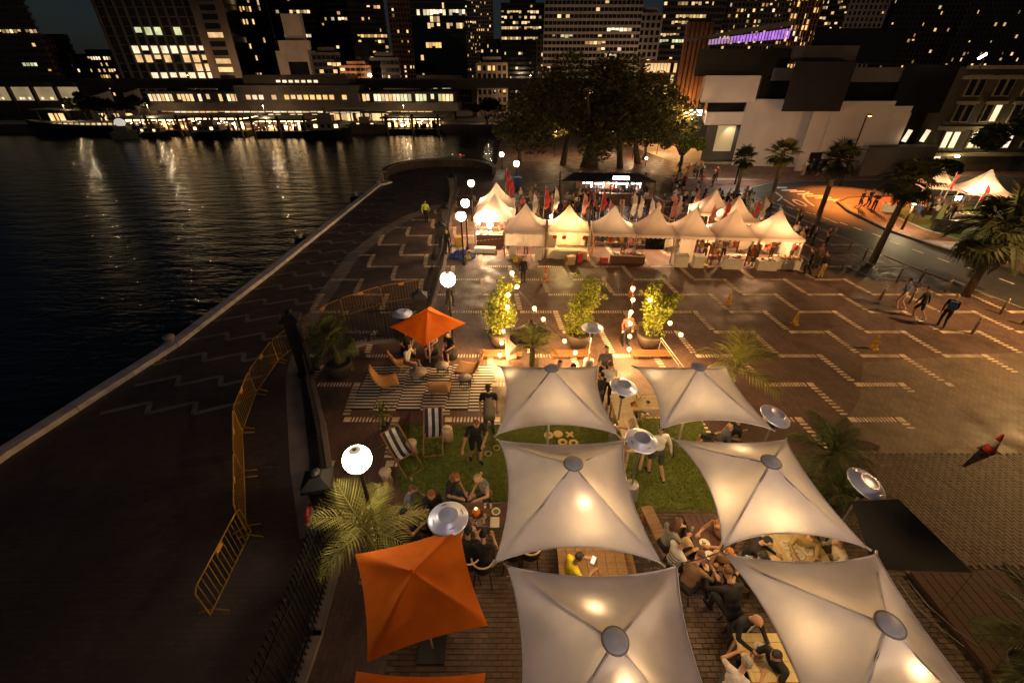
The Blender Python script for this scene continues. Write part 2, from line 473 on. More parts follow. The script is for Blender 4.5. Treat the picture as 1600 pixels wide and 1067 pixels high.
# ---- bricks one can pick apart close to the building
M_bk = mat('loose_brick', (.10, .064, .042), .65, var=.2, scale=3, isl=.28, objr=.25, bump=.2)
bk = []
M_joint = mat('brick_joint', (.055, .038, .027), .9, var=.3)
BW, BH = .20, .10
fields = [(-2.4, 9.2, 1.2, 8.0), (9.6, 17.5, 5.9, 9.4)]
allb = []
for fi, (x0, x1, y0, y1) in enumerate(fields):
    bw, bh = BW, BH
    j = 0; y = y0
    if fi: bw, bh = BH, BW
    while y < y1:
        x = x0 + (bw / 2 if j % 2 else 0) * (not fi)
        while x < x1:
            yy = y; y = y + (bh / 2 if fi and int(round((x - x0) / bw)) % 2 else 0)
            c = Vector((x, y, 0)); zc = y * CT + HC * ST
            u = 800 + x / zc * FPX; vv = 533 - (y * ST - HC * CT) / zc * FPX
            if -30 < u < 1640 and vv < 1100 and inside(plz, x, y): allb.append((zc, x, y))
            y = yy; x += bw
        y += bh; j += 1
allb.sort()
bw, bh = BW, BH
def brick_shape(mb, x, y, z):
    a, b_ = bw / 2 - .003, bh / 2 - .003; t = .005
    if x > 9.5: a, b_ = b_, a
    mb.add([(x - a, y - b_, z), (x + a, y - b_, z), (x + a, y + b_, z), (x - a, y + b_, z), (x - a + t, y - b_ + t, z + .012), (x + a - t, y - b_ + t, z + .012), (x + a - t, y + b_ - t, z + .012), (x - a + t, y + b_ - t, z + .012)],
           [(4, 5, 6, 7), (0, 1, 5, 4), (1, 2, 6, 5), (2, 3, 7, 6), (3, 0, 4, 7)])
bme = MB(); brick_shape(bme, 0, 0, 0); bme = bme.mesh('brick', M_bk)
vis = [b for b in allb if not (-.3 < b[1] < 2.7 and b[2] < 4.3) and not (3.8 < b[1] < 6.6)][:270]
vset = set(vis)
for zc, x, y in vis: link('brick', bme, plaza, (x, y, .014 + rnd.uniform(-.003, .003)))
fb = MB()
for b in allb:
    if b not in vset: brick_shape(fb, b[1], b[2], .014 + rnd.uniform(-.003, .003))
stuff(fb.build('bricks_joined', M_bk, plaza))
struct('brick_bed', MB().sheet([(-2.5, 1.1), (9.3, 1.1), (9.3, 8.05), (-2.5, 8.05)], .009).sheet([(9.5, 5.8), (17.6, 5.8), (17.6, 9.45), (9.5, 9.45)], .014), M_joint)
# ---- road, kerbs, footpath, lawn
near = [(26.5, -10), (25.9, 9), (25.4, 19), (24, 25), (23.5, 29.4), (22.7, 38.7), (22.9, 42.5), (24.2, 45.4), (26.8, 47.2), (31, 48.4), (60, 51), (160, 62)]
inner = [(31.2, -10), (30.8, 9), (30.0, 19), (29.3, 24), (28.3, 28), (27.7, 31.5), (28.2, 36.5), (29.2, 39.5), (31.0, 40.9), (34, 41.6), (60, 43.2), (160, 52)]
struct('road', MB().strip(inner, near, .012), M_asph)
def kerb(name, pts, wd, m, z=.12):
    mb = MB()
    for a, b in zip(pts, pts[1:]):
        a = Vector((a[0], a[1], 0)); b = Vector((b[0], b[1], 0)); d = b - a; c = (a + b) / 2
        mb.box((c.x, c.y, z / 2), (wd, d.length + .04, z), math.atan2(d.y, d.x) - math.pi / 2)
    return struct(name, mb, m)
kerb('far_kerb', inner, .22, M_kerb, .16)
kerb('near_kerb', near, .16, M_band, .035)
path_out = [(35, -10), (34.5, 9), (32.9, 19), (32.2, 24), (31.1, 28), (30.3, 31.5), (30.6, 34.6), (31.6, 36.6), (34, 38), (60, 40), (160, 48)]
inn2 = [inner[0], inner[1], inner[2], inner[3], inner[4], inner[5], inner[6], inner[7], inner[8], inner[10], inner[11]]
struct('footpath', MB().strip(path_out, [(x + .1, y) for x, y in inn2], .10), M_foot)
lawn = struct('lawn', MB().sheet([(35, -10), (34.5, 9), (32.9, 19), (32.2, 24), (31.1, 28), (30.3, 31.5), (30.6, 34.6), (31.6, 36.6), (34, 38), (60, 40), (60, -10)], .09), M_lawn)
struct('lawn_edging', MB().strip([(x + .25, y) for x, y in path_out[:9]], [(x, y) for x, y in path_out[:9]], .13), M_conc)
struct('park_path', MB().strip([(35.4, 24.5), (60, 33)], [(36.2, 22), (60, 28)], .115).strip([(33.6, 32.6), (60, 40.5)], [(35.4, 27.5), (60, 34.5)], .112), M_asph)
# far pavement north of the road bend and the pale forecourt of the museum
struct('forecourt', MB().sheet([(24.4, 46.2), (26.8, 47.6), (31, 48.8), (60, 51.4), (60, 60), (16, 66), (14, 54), (21, 49)], .010), M_foot)
struct('pale_forecourt', MB().sheet([(21, 60), (27, 58), (30, 60), (27, 75), (18, 78)], .016), M_slab)
struct('painted_light_strip', MB().strip([(17.2, 50.2), (22, 49.2), (27, 48.7)], [(17.2, 50.9), (22, 49.9), (27, 49.3)], .018), M_conc)  # pale concrete strip stands in for brightly lit paving
# road markings
mk = MB()
cw = [gp(1217, 293), gp(1232, 297), gp(1245, 299), gp(1257, 303), gp(1272, 306), gp(1285, 309), gp(1300, 312), gp(1313, 314)]
for c in cw:
    mk.add([(c.x - .85, c.y - .26, .017), (c.x + .65, c.y - .26, .017), (c.x + .95, c.y + .2, .017), (c.x - .55, c.y + .2, .017)], [(0, 1, 2, 3)])
for i, (u, v) in enumerate([(1207, 316), (1219, 320), (1234, 324), (1250, 328), (1263, 332), (1276, 335), (1291, 341), (1303, 346), (1318, 349), (1340, 357), (1370, 367), (1398, 379), (1434, 392), (1474, 406), (1521, 421), (1573, 439), (1497, 440), (1540, 460)]):
    c = gp(u, v, .017); mk.box((c.x, c.y, .0175), (.14, .75, .001), R(8))
struct('lane_markings', mk, M_line)
def text_obj(name, body, size, mats, loc, rot, parent=None, ext=.004, align='CENTER'):
    cu = bpy.data.curves.new(name, 'FONT'); cu.body = body; cu.size = size; cu.extrude = ext; cu.align_x = align; cu.align_y = 'CENTER'
    o = bpy.data.objects.new(name, cu); COL.objects.link(o)
    dg = bpy.context.evaluated_depsgraph_get(); dg.update()
    me = bpy.data.meshes.new_from_object(o.evaluated_get(dg)); me.materials.clear(); me.materials.append(mats)
    bpy.data.objects.remove(o)
    q = link(name, me, parent); q.location = loc; q.rotation_euler = rot
    return q
c = gp(1242, 317, .02)
o = text_obj('speed_marking', '10', 3.6, M_line, (c.x, c.y, .02), (0, 0, R(-8))); o.scale = (.5, 1.0, 1); o['kind'] = 'structure'
am = MB()
for q in [((1210, 299), (1222, 308)), ((1222, 308), (1215, 314))]:
    a, b = gp(*q[0]), gp(*q[1]); d = b - a; pr = Vector((-d.y, d.x, 0)).normalized() * .08; z = Vector((0, 0, .019))
    am.quad(a - pr + z, b - pr + z, b + pr + z, a + pr + z)
pv = [gp(u, v) for u, v in [(1272, 322), (1262, 315), (1256, 309), (1256, 304), (1264, 300)]]
for a, b in zip(pv, pv[1:]):
    d = b - a; pr = Vector((-d.y, d.x, 0)).normalized() * .1; z = Vector((0, 0, .02)); am.quad(a - pr + z, b - pr + z, b + pr + z, a + pr + z)
struct('turning_markings', am, M_line)
# yellow berth numbers painted on the promenade
for (u, v, txt, s) in [(247, 562, '60', .8), (410, 429, '70', .8)]:
    c = gp(u, v, .012); o = text_obj('berth_number', txt, s, M_yel, (c.x, c.y, .010), (0, 0, R(-60)), ext=.002); o['kind'] = 'structure'
# artificial turf inside the bar and the timber deck at the corner of the plaza
turfL = [(-3.7, 10.75), (2.5, 10.75), (2.5, 7.7), (-2.75, 7.55), (-3.3, 8.4)]
turfR = [(2.5, 11.05), (6.4, 11.05), (6.0, 7.4), (2.5, 7.4)]
tf = struct('turf_mat', MB().sheet(turfL, .030).sheet(turfR, .034), M_turf)
def blades(poly, n, z):
    rs = np.random.RandomState(3); xs = [p[0] for p in poly]; ys = [p[1] for p in poly]; mb = MB()
    for _ in range(n):
        x, y = rs.uniform(min(xs), max(xs)), rs.uniform(min(ys), max(ys))
        if inside(poly, x, y):
            a = rs.uniform(0, 6.28); h = rs.uniform(.02, .045); dx, dy = math.cos(a) * .012, math.sin(a) * .012; k = rs.uniform(-.02, .02)
            mb.add([(x - dx, y - dy, z), (x + dx, y + dy, z), (x + k, y - k, z + h)], [(0, 1, 2)])
    return mb
M_blade = leafmat('grass_blade', (.14, .165, .02), .4, .2)
gr = blades(turfL, 16000, .03); g2 = blades(turfR, 12000, .034); gr.add(g2.v, g2.f)
tag(gr.build('turf_grass', M_blade), 'short green artificial grass between the white sails and the deck chairs', 'grass', kind='stuff')
M_deck = mat('deck_timber', (.075, .033, .02), .7, var=.3, scale=2, stretch=(1, 12, 1), bump=.2)
deck = struct('timber_deck', MB().bb(9.35, 17, -1, 5.75, .02, .08), M_deck)
for i in range(24):
    x = 9.4 + i * .22
    link('deck_board', MB().bb(-.1, .1, -3.3, 3.3, 0, .03).mesh('deck_board', M_deck) if i == 0 else bpy.data.objects['deck_board'].data, deck, (x, 2.4, .082 + rnd.uniform(0, .004)))
st = MB()
for off in (0, .28):
    pts = [gp(1418 + off * -60, 905, .12), gp(1450 + off * -70, 945, .12), gp(1490 - off * 75, 980, .12), gp(1530 - off * 80, 1010, .12)]
    st.tube(pts, .008, 5)
tag(st.build('floor_rail', M_zig), 'thin pale curved steel rails lying on the dark red deck', 'rail')
# =================================================================== BUILDINGS
E_warm = emis('lit_room_warm', (1.0, .66, .30), .7, .85, .35)
E_gold = emis('lit_room_gold', (1.0, .58, .20), .8, .85, .35)
E_white = emis('lit_room_white', (1.0, .80, .52), .9, .75, .4)
E_green = emis('lit_room_green', (.95, 1.0, .55), .5, .8, .4)
E_red = emis('red_lamp', (1.0, .05, .03), 3.0)
M_glassd = mat('dark_glass', (.012, .012, .014), .12, .0, var=.5, scale=.3, spec=.6)
M_cdark = mat('dark_facade', (.065, .05, .042), .7, var=.25, scale=.25)
M_cbrown = mat('brown_facade', (.13, .09, .065), .75, var=.2, scale=.3)
M_cgrey = mat('concrete_facade', (.30, .245, .20), .8, var=.15, scale=.4)
M_csand = mat('sand_facade', (.42, .33, .25), .8, var=.15, scale=.4)
M_corange = mat('terracotta_facade', (.30, .13, .06), .8, var=.2, scale=.4)
LITM = {'w': E_warm, 'g': E_gold, 'W': E_white, 'n': E_green}

def tower(name, label, u0, u1, D, vtop, style, wall, fl=3.4, bay=2.6, depth=22, p=.05, strips=(), base=0., seed=1, cat='building', colour='w', side=False, mull=False, pieces=False):
    """An office block standing at distance D: core of dark glass, floor bands, piers, and windows of which some are lit."""
    rs = random.Random(seed); fl *= .52; bay *= .5
    x0, x1 = P(u0, 111, D).x, P(u1, 111, D).x
    top = P((u0 + u1) / 2, vtop, D).z
    t = thing(name, label, cat, ((x0 + x1) / 2, D, base))
    W = x1 - x0; H = top - base
    core = MB(); k_ = (D + depth) / D * .995; cx_ = (x0 + x1) / 2; bl, br = -W / 2, W / 2
    if cx_ < -5: br = x1 * k_ - cx_
    elif cx_ > 5: bl = x0 * k_ - cx_
    if br - bl < 2: bl, br = min(bl, br - 2), max(br, bl + 2)
    if cx_ < -5: bl = min(bl, br - 2)
    core.prism([(-W / 2, 0), (W / 2, 0), (br, depth), (bl, depth)], 0, H)
    core.build('glass_body', M_glassd, t)
    nf = max(1, int(H / fl)); nb = max(1, int(W / bay)); bw = W / nb; fh = H / nf; nd = max(1, int(depth / bay)); db = depth / nd
    band = MB(); pier = MB()
    bt = {'band': .42, 'grid': .36, 'glass': .10, 'fin': .12}[style]; pw = {'band': .08, 'grid': .34, 'glass': .03, 'fin': .16}[style] * bw
    for k in range(nf + 1):
        z = k * fh; h = fh * bt
        band.bb(-W / 2 - .1, W / 2 + .1, -.3, .9, z - h / 2 if k else 0, z + h / 2)
    pd = {'band': .22, 'grid': .36, 'glass': .12, 'fin': .75}[style]
    for i in range(nb + 1):
        x = -W / 2 + i * bw
        pier.bb(x - pw / 2 - .004, x + pw / 2 + .004, -pd, .02, 0, H + .06)
    sx = 1 if (x0 + x1) / 2 < 0 else -1
    if side:
        for i in range(nd + 1):
            y = i * db; pier.bb(min(sx * W / 2, sx * (W / 2 + pd)), max(sx * W / 2, sx * (W / 2 + pd)), y - pw / 2, y + pw / 2, 0, H + .06)
    stuff(band.build('floor_band', wall, t)); stuff(pier.build('pier', wall, t))
    # plant room on the roof
    MB().bb(-W * .3, W * .3, depth * .1, depth * .3, H + .05, H + fl).build('plant_room', wall, t)
    lit = {k: MB() for k in LITM}; solo = []
    prob = {}
    for (ua, ub, v, q, c) in strips:
        z = P((ua + ub) / 2, v, D).z - base; k = int(z / fh)
        xa, xb = P(ua, v, D - .1).x - (x0 + x1) / 2, P(ub, v, D - .1).x - (x0 + x1) / 2
        for i in range(nb):
            xc = -W / 2 + (i + .5) * bw
            if xa - bw * .4 <= xc <= xb + bw * .4: prob[(k, i)] = (q, c)
    for k in range(nf):
        for i in range(nb):
            q, c = prob.get((k, i), (p, colour))
            if rs.random() < q:
                a = -W / 2 + i * bw + pw / 2 + .05; b = a + bw - pw - .1
                if (k, i) not in prob and rs.random() < .5: b = a + (b - a) * rs.uniform(.35, .8)
                if (k, i) not in prob and rs.random() < .25: c = rs.choice('wgW')
                z0, z1 = k * fh + fh * bt / 2 + .06, (k + 1) * fh - fh * bt / 2 - .06
                if rs.random() < .3: z0 = z0 + (z1 - z0) * rs.uniform(.2, .5)
                if pieces and (k, i) in prob: solo.append((a, b, z0, z1, c))
                else: lit[c].quad((a, -.06, z0), (b, -.06, z0), (b, -.06, z1), (a, -.06, z1))
        if side:
            for i in range(nd):
                if rs.random() < p * 1.2:
                    a = i * db + pw / 2 + .1; b = a + (db - pw - .2) * rs.uniform(.5, 1); xx = sx * (W / 2 + .06)
                    z0, z1 = k * fh + fh * bt / 2 + .06, (k + 1) * fh - fh * bt / 2 - .06
                    lit[colour].quad((xx, a, z0), (xx, b, z0), (xx, b, z1), (xx, a, z1))
    for c, mb in lit.items():
        if mb.f: stuff(mb.build('window', LITM[c], t))
    for a, b, z0, z1, c in solo:
        o = MB().quad((a, -.06, z0), (b, -.06, z0), (b, -.06, z1), (a, -.06, z1)).build('window', LITM[c], t)
    return t

TW = 'city towers across the harbour'
def T(*a, **k):
    o = tower(*a, **k); o['group'] = TW; return o
T('office_tower', 'dark office block at the far left edge of the skyline with one pale lit row', -90, 88, 175, -60, 'band', M_cdark, seed=2, p=.03, strips=[(-20, 60, 45, .9, 'w'), (40, 70, 103, .5, 'n')])
T('office_tower', 'low brown block beside the far left office with a column of orange windows', 70, 128, 190, 62, 'grid', M_cbrown, seed=3, p=.06, colour='g', depth=14, strips=[(60, 95, 57, .8, 'W')])
T('office_tower', 'low dark block with scattered yellow windows left of the tower with bright rows', 118, 218, 185, 86, 'band', M_cdark, seed=4, p=.12, colour='g', bay=1.8, strips=[(155, 212, 121, .6, 'g'), (155, 212, 114, .45, 'w'), (140, 170, 95, .5, 'W')])
T('glass_tower', 'black glass tower with long rows of bright white windows above the ferry wharves', 190, 336, 170, -160, 'fin', M_cdark, fl=4.6, bay=6.0, seed=5, p=.01, depth=26, pieces=True,
  strips=[(205, 322, 77, 1, 'W'), (212, 326, 90, .8, 'w'), (235, 330, 115, .95, 'W'), (296, 330, 103, .8, 'w'), (215, 318, 42, .55, 'n'), (215, 285, 53, .5, 'n'), (330, 332, 3, 0, 'w')])
T('office_tower', 'brown concrete tower slab flanking the black glass tower', 336, 372, 168, -160, 'grid', M_cbrown, fl=4.4, bay=8, seed=6, p=.02, strips=[(350, 358, 60, .8, 'w'), (350, 362, 90, .8, 'w'), (350, 362, 98, .8, 'w')])
T('office_tower', 'dark finned tower with broken lit rows behind the brown slab', 372, 442, 205, -170, 'fin', M_cdark, fl=3.6, bay=2.4, seed=7, p=.10, strips=[(360, 405, 14, .7, 'g'), (362, 400, 32, .8, 'g'), (378, 410, 120, .9, 'w'), (378, 400, 128, .9, 'w')])
T('office_tower', 'dark tower with two bright bands over the curved station hotel', 432, 508, 210, -170, 'band', M_cdark, fl=3.6, bay=2.6, seed=8, p=.05, strips=[(436, 492, 22, .85, 'w'), (448, 484, 58, .8, 'W'), (450, 458, 66, .9, 'w')])
T('slab_tower', 'pale narrow slab tower catching city light behind the dark towers', 500, 522, 240, -160, 'grid', M_csand, seed=9, p=.04, depth=14, strips=[(515, 535, 12, .6, 'W')])
T('office_tower', 'dark stepped tower with one long yellow lit band', 512, 612, 230, -170, 'band', M_cdark, fl=3.8, bay=2.8, seed=10, p=.06, colour='g', strips=[(520, 534, 28, .9, 'W'), (562, 606, 55, 1, 'g'), (576, 594, 15, .9, 'g'), (582, 606, 66, .8, 'g'), (572, 582, 87, .6, 'w')])
T('building_site_tower', 'narrow orange lit tower frame under construction', 618, 650, 220, -150, 'grid', M_corange, fl=3.4, bay=2.4, depth=10, seed=11, p=.10, colour='g')
T('curved_tower', 'black curved glass tower with lit rows near its top beside the sand coloured tower', 650, 731, 190, -150, 'glass', M_cdark, fl=3.6, bay=2.2, seed=12, p=.02, strips=[(652, 722, 15, .9, 'W'), (676, 684, 35, .9, 'w'), (668, 722, 44, .6, 'w'), (665, 690, 66, .9, 'g'), (660, 700, 130, .7, 'n')])
T('apartment_tower', 'sand coloured apartment tower dotted with small yellow windows', 731, 772, 250, -140, 'grid', M_csand, fl=2.7, bay=1.9, seed=13, p=.22, colour='g', depth=16)
T('office_tower', 'low dark block with a white roof sign between two towers', 752, 790, 230, 68, 'grid', M_cdark, seed=14, p=.08, depth=12, strips=[(768, 780, 66, 1, 'W')])
T('office_tower', 'dark office tower crowded with bright lit rows above the fig tree', 784, 848, 215, 6, 'band', M_cdark, fl=3.2, bay=2.2, seed=15, p=.10, strips=[(785, 845, 18, .8, 'w'), (785, 845, 27, .75, 'w'), (785, 842, 37, .7, 'w'), (785, 842, 47, .85, 'w'), (785, 840, 56, .85, 'W'), (785, 838, 63, .9, 'w')])
T('office_tower', 'small brown office block half hidden by the fig tree', 838, 862, 190, 62, 'grid', M_cbrown, seed=16, p=.10, depth=14)
T('office_slab', 'wide concrete office slab with pale floor bands behind the fig tree', 848, 992, 165, -120, 'band', M_cgrey, fl=3.2, bay=2.5, seed=17, p=.05, strips=[(868, 888, 20, .7, 'w'), (948, 984, 46, .9, 'W'), (918, 946, 64, .95, 'w'), (936, 952, 75, .9, 'w'), (956, 964, 85, 1, 'W'), (880, 905, 60, .3, 'n')])
T('office_tower', 'narrow concrete lift core tower at the end of the wide slab', 990, 1022, 175, 22, 'grid', M_cgrey, fl=3.6, bay=3.2, seed=18, p=.05, depth=12)
T('curved_tower', 'round office tower with curved bright yellow green rows', 1022, 1112, 200, -120, 'band', M_cdark, fl=3.5, bay=2.4, seed=19, p=.07, strips=[(1030, 1108, 4, .8, 'w'), (1034, 1104, 25, .9, 'w'), (1032, 1090, 34, .85, 'w'), (1030, 1062, 53, .85, 'w'), (1026, 1070, 63, .8, 'n')])
T('hotel_tower', 'brown hotel tower with a grid of small amber windows', 1112, 1216, 210, -120, 'grid', M_cbrown, fl=3.2, bay=3.0, seed=20, p=.34, colour='g')
T('floodlit_tower', 'tower with tall amber floodlit columns over the purple terrace', 1210, 1252, 205, -120, 'fin', M_corange, fl=3.4, bay=2.6, seed=21, p=.55, colour='g', depth=14)
T('apartment_tower', 'apartment tower with rows of warm balconies beside the floodlit columns', 1250, 1294, 215, -120, 'band', M_cbrown, fl=3.2, bay=2.6, seed=22, p=.32, colour='w', depth=16)
T('apartment_tower', 'grey gridded apartment tower above the museum roof', 1294, 1350, 200, -120, 'grid', M_cgrey, fl=3.4, bay=3.4, seed=23, p=.02, depth=16)
T('apartment_tower', 'dark apartment block with scattered amber windows right of the grey grid', 1350, 1470, 210, -120, 'grid', M_cdark, fl=3.4, bay=3.4, seed=24, p=.10, colour='g')
T('apartment_tower', 'dark stepped apartment block at the right end of the skyline', 1470, 1590, 200, 4, 'grid', M_cdark, fl=3.4, bay=3.2, seed=25, p=.10, colour='w')
# lower blocks in front of the towers
def L_(*a, **k):
    o = tower(*a, **k); o['group'] = 'low blocks behind the railway station'; return o
L_('office_block', 'low terracotta office block with stacked balconies above the station', 532, 580, 150, 104, 'band', M_corange, seed=30, p=.10, depth=12, fl=2.6, strips=[(518, 536, 109, 1, 'w')])
L_('office_block', 'low dark block behind the wharf with a few white windows', 578, 625, 155, 92, 'band', M_cdark, seed=31, p=.08, depth=12)
L_('office_block', 'pale square plant block over the curved station hotel', 446, 492, 160, 80, 'grid', M_csand, seed=32, p=0, bay=18, fl=18, depth=12)
L_('office_block', 'small dark block beside the pale plant block', 492, 535, 158, 84, 'band', M_cdark, seed=33, p=.07, depth=12, strips=[(516, 536, 103, .8, 'w')])
L_('office_block', 'dark base block under the curved black glass tower', 625, 745, 150, 128, 'glass', M_cdark, seed=34, p=.04, depth=12, strips=[(660, 700, 131, .8, 'n'), (745, 790, 138, .4, 'w')])
L_('office_block', 'grey framed car park block beside the sand coloured tower', 745, 792, 145, 100, 'grid', M_cbrown, seed=35, p=.10, depth=12, colour='g')

# ------------------------------------------------------------------ expressway and railway station across the water
M_via = mat('viaduct_concrete', (.22, .17, .135), .8, var=.2, scale=.4)
D0 = 116
def X(u, D): return P(u, 150, D).x
ex = thing('elevated_expressway', 'long dark elevated road deck crossing behind the wharves', 'bridge', (0, D0 + 6, 0))
zt = P(300, 128, D0 + 6).z
ex_l, ex_r = X(-260, D0 + 6), X(1020, D0 + 6)
MB().bb(ex_l, ex_r, 0, 10, zt - 1.3, zt).build('deck', M_cdark, ex)
MB().bb(ex_l, ex_r, -.2, 0.02, zt - .1, zt + .8).build('parapet', M_cdark, ex)
for i in range(16):
    x = ex_l + (ex_r - ex_l) * (i + .5) / 16
    MB().bb(-.6, .6, 2, 8, 0, zt - 1.32).build('pier', M_cdark, ex, loc=(x, 0, 0))
stn = thing('railway_station', 'long two level railway station with brightly lit windows behind the ferry wharves', 'station', (0, D0, 0))
sl_, sr_ = X(228, D0), X(712, D0)
zz_ = lambda v: P(500, v, D0).z
MB().bb(sl_, sr_, .02, 8, 0, zz_(187)).build('ground_storey', M_cdark, stn)
MB().bb(sl_ - .5, sr_ + .5, -1.2, 8.2, zz_(173), zz_(160)).build('concourse_band', M_via, stn)
MB().bb(sl_ + 1, sr_ - 1, .3, 8, zz_(187) + .01, zz_(173) - .01).build('shop_level', M_cdark, stn)
MB().bb(sl_, sr_, .3, 8, zz_(160) + .01, zz_(146)).build('platform_level', M_cdark, stn)
MB().bb(sl_, sr_, -.8, 9, zz_(146) + .01, zz_(143)).build('platform_roof', M_cdark, stn)
MB().bb(X(372, D0), X(562, D0), -1.0, 9, zz_(143) + .02, zz_(133)).build('entrance_block', M_via, stn)
MB().bb(X(388, D0), X(548, D0), -.4, 8, zz_(133) + .01, zz_(117)).build('upper_storey', M_cbrown, stn)
MB().bb(X(372, D0), X(562, D0), -.9, .29, zz_(160) + .02, zz_(143) - .02).build('entrance_screen', M_via, stn)
rs = random.Random(5)
def strip_windows(par, u0, u1, v0, v1, y, n, cols, p=.9, gap=.12, yD=D0):
    xa, xb = X(u0, yD), X(u1, yD); w_ = (xb - xa) / n
    za, zb = P((u0 + u1) / 2, v1, yD).z, P((u0 + u1) / 2, v0, yD).z
    for i in range(n):
        if rs.random() < p:
            a, b = xa + i * w_ + w_ * gap / 2, xa + (i + 1) * w_ - w_ * gap / 2
            h = za + (zb - za) * (rs.uniform(0, .3) if rs.random() < .3 else 0)
            MB().quad((a, y, h), (b, y, h), (b, y, zb), (a, y, zb)).build('window', LITM[rs.choice(cols)], par)
strip_windows(stn, 230, 372, 147, 158, .24, 22, 'WwwgW', .85, .22)
strip_windows(stn, 565, 708, 147, 158, .24, 24, 'WwngW', .88, .18)
strip_windows(stn, 386, 545, 148, 155, -.96, 16, 'WwgW', .72, .3)
strip_windows(stn, 232, 372, 169.5, 176, .24, 14, 'wgW', .85)
strip_windows(stn, 372, 560, 169.5, 176, .24, 16, 'WwW', .75)
strip_windows(stn, 570, 700, 170.0, 175, .24, 10, 'gWg', .95)
strip_windows(stn, 437, 504, 125, 129, -.46, 7, 'W', 1, .35)
strip_windows(stn, 236, 700, 178, 187, -.02, 40, 'wgWw', .65, .3)
text_obj('station_lettering', 'CIRCULAR QUAY', 1.1, M_cdark, ((X(430, D0) + X(510, D0)) / 2, -1.02, zz_(138.5)), (R(90), 0, 0), stn)
# left continuation: arcade of the terminal with arched bays
arc_ = thing('quay_arcade', 'dark arcade with wide glowing bays at the far left shore', 'building', (0, D0 + 2, 0))
xa, xb = X(-90, D0 + 2), X(128, D0 + 2)
MB().bb(xa, xb, .3, 9, 0, P(0, 131, D0 + 2).z).build('body', M_cdark, arc_)
MB().bb(xa, xb, -.5, .28, P(0, 131, D0 + 2).z - .6, P(0, 128, D0 + 2).z).build('cornice', M_cdark, arc_)
E_dim = emis('dim_room', (1.0, .75, .38), .22, .5, .2)
for i in range(6):
    a = xa + (xb - xa) * i / 6; b = xa + (xb - xa) * (i + 1) / 6
    MB().bb(a - .35, a + .35, -.3, .29, 0, P(0, 131, D0 + 2).z - .61).build('column', M_cdark, arc_)
    z0, z1 = P(30, 157, D0 + 2).z, P(30, 133, D0 + 2).z
    MB().quad((a + .4, .27, z0), (b - .4, .27, z0), (b - .4, .27, z1), (a + .4, .27, z1)).build('window', E_dim, arc_)
    for _ in range(3):
        q = rs.uniform(a + .6, b - 1.2)
        MB().quad((q, .24, z0 + .2), (q + .6, .24, z0 + .2), (q + .6, .24, z0 + .7), (q, .24, z0 + .7)).build('window', E_white, arc_)

# ------------------------------------------------------------------ ferry wharves
M_roof = mat('wharf_roof', (.06, .052, .048), .5, var=.2, scale=.6)
M_hull = mat('dark_hull', (.014, .017, .015), .35, var=.3)
M_cream = mat('cream_boat', (.30, .26, .19), .6, var=.15)
E_hall = emis('hall_warm', (1.0, .62, .27), 4.2, .6, .6)
HALL = {'w': E_hall, 'g': emis('hall_gold', (1.0, .52, .16), 3.6, .8, .6), 'W': emis('hall_white', (1.0, .76, .46), 4.4, .7, .6)}
def wharf(label, u0, u1, vw, vr, n, seed, cols='wgW', Dp=9):
    Y = gp((u0 + u1) / 2, vw, -1.9).y
    t = thing('ferry_wharf', label, 'wharf', (0, Y, 0), group='ferry wharves across the water')
    xa, xb = P(u0, vw, Y).x, P(u1, vw, Y).x
    zr = P((u0 + u1) / 2, vr, Y).z
    MB().bb(xa, xb, 0, Dp, -1.9, -.9).build('pontoon', M_hull, t)
    MB().bb(xa + .2, xb - .2, .2, Dp, -.89, -.75).build('deck', M_via, t)
    rf = MB(); rf.prism([(xa - .8, -.9), (xb + .8, -.9), (xb + .8, Dp + 1), (xa - .8, Dp + 1)], zr, zr + .28)
    rf.build('roof', M_roof, t)
    MB().bb(xa + .5, xb - .5, .6, Dp - 1, zr - .34, zr - .3).build('ceiling_light', E_hall, t)
    r_ = random.Random(seed)
    for i in range(n + 1):
        x = xa + (xb - xa) * i / n
        MB().bb(-.12, .12, -.12, .12, -.74, zr - .01).build('post', M_black, t, loc=(x, .3, 0))
    for i in range(n):
        if r_.random() < .74:
            a = xa + (xb - xa) * (i + r_.uniform(.08, .4)) / n; b = xa + (xb - xa) * (i + r_.uniform(.6, .92)) / n; zz1 = zr - r_.uniform(.45, 1.3)
            MB().quad((a, 1.2, -.5), (b, 1.2, -.5), (b, 1.2, zz1), (a, 1.2, zz1)).build('window', HALL[r_.choice(cols)], t)
    for i in range(n):
        if r_.random() < .9:
            x = xa + (xb - xa) * r_.random(); k_ = r_.uniform(.15, .6)
            MB().bb(x - k_, x + k_, .6, .9, -.74, r_.uniform(-.1, .9)).build('kiosk', M_black, t)
    lm = MB()
    for i in range(26): lm.ball((r_.uniform(xa, xb), r_.uniform(-.3, 1), r_.uniform(-.2, zr - .2)), r_.uniform(.05, .12), 6)
    stuff(lm.build('lamp', emis('wharf_lamp_glow', (1, .74, .45), 9), t))
    pl_ = [xa + .5, (xa + xb) / 2, xb - .5]
    for x in pl_: MB().lathe([(.28, -1.9), (.28, 2.2)], 10).build('pile', M_cbrown, t, loc=(x, -.6, 0))
    return t
wharf('leftmost ferry wharf with a low dark roof behind the white launch', 190, 292, 212, 186, 8, 1, 'wgg')
wharf('long ferry wharf with a lit ticket hall, second from the left', 300, 386, 213, 184, 7, 4, 'wWg')
wharf('middle ferry wharf with a lit hall beside the moored cream ferry', 398, 486, 214, 188, 8, 2, 'wWg')
wharf('short ferry wharf with a warm glowing glazed hall nearest the fig tree', 604, 690, 210, 185, 9, 3, 'gwg')
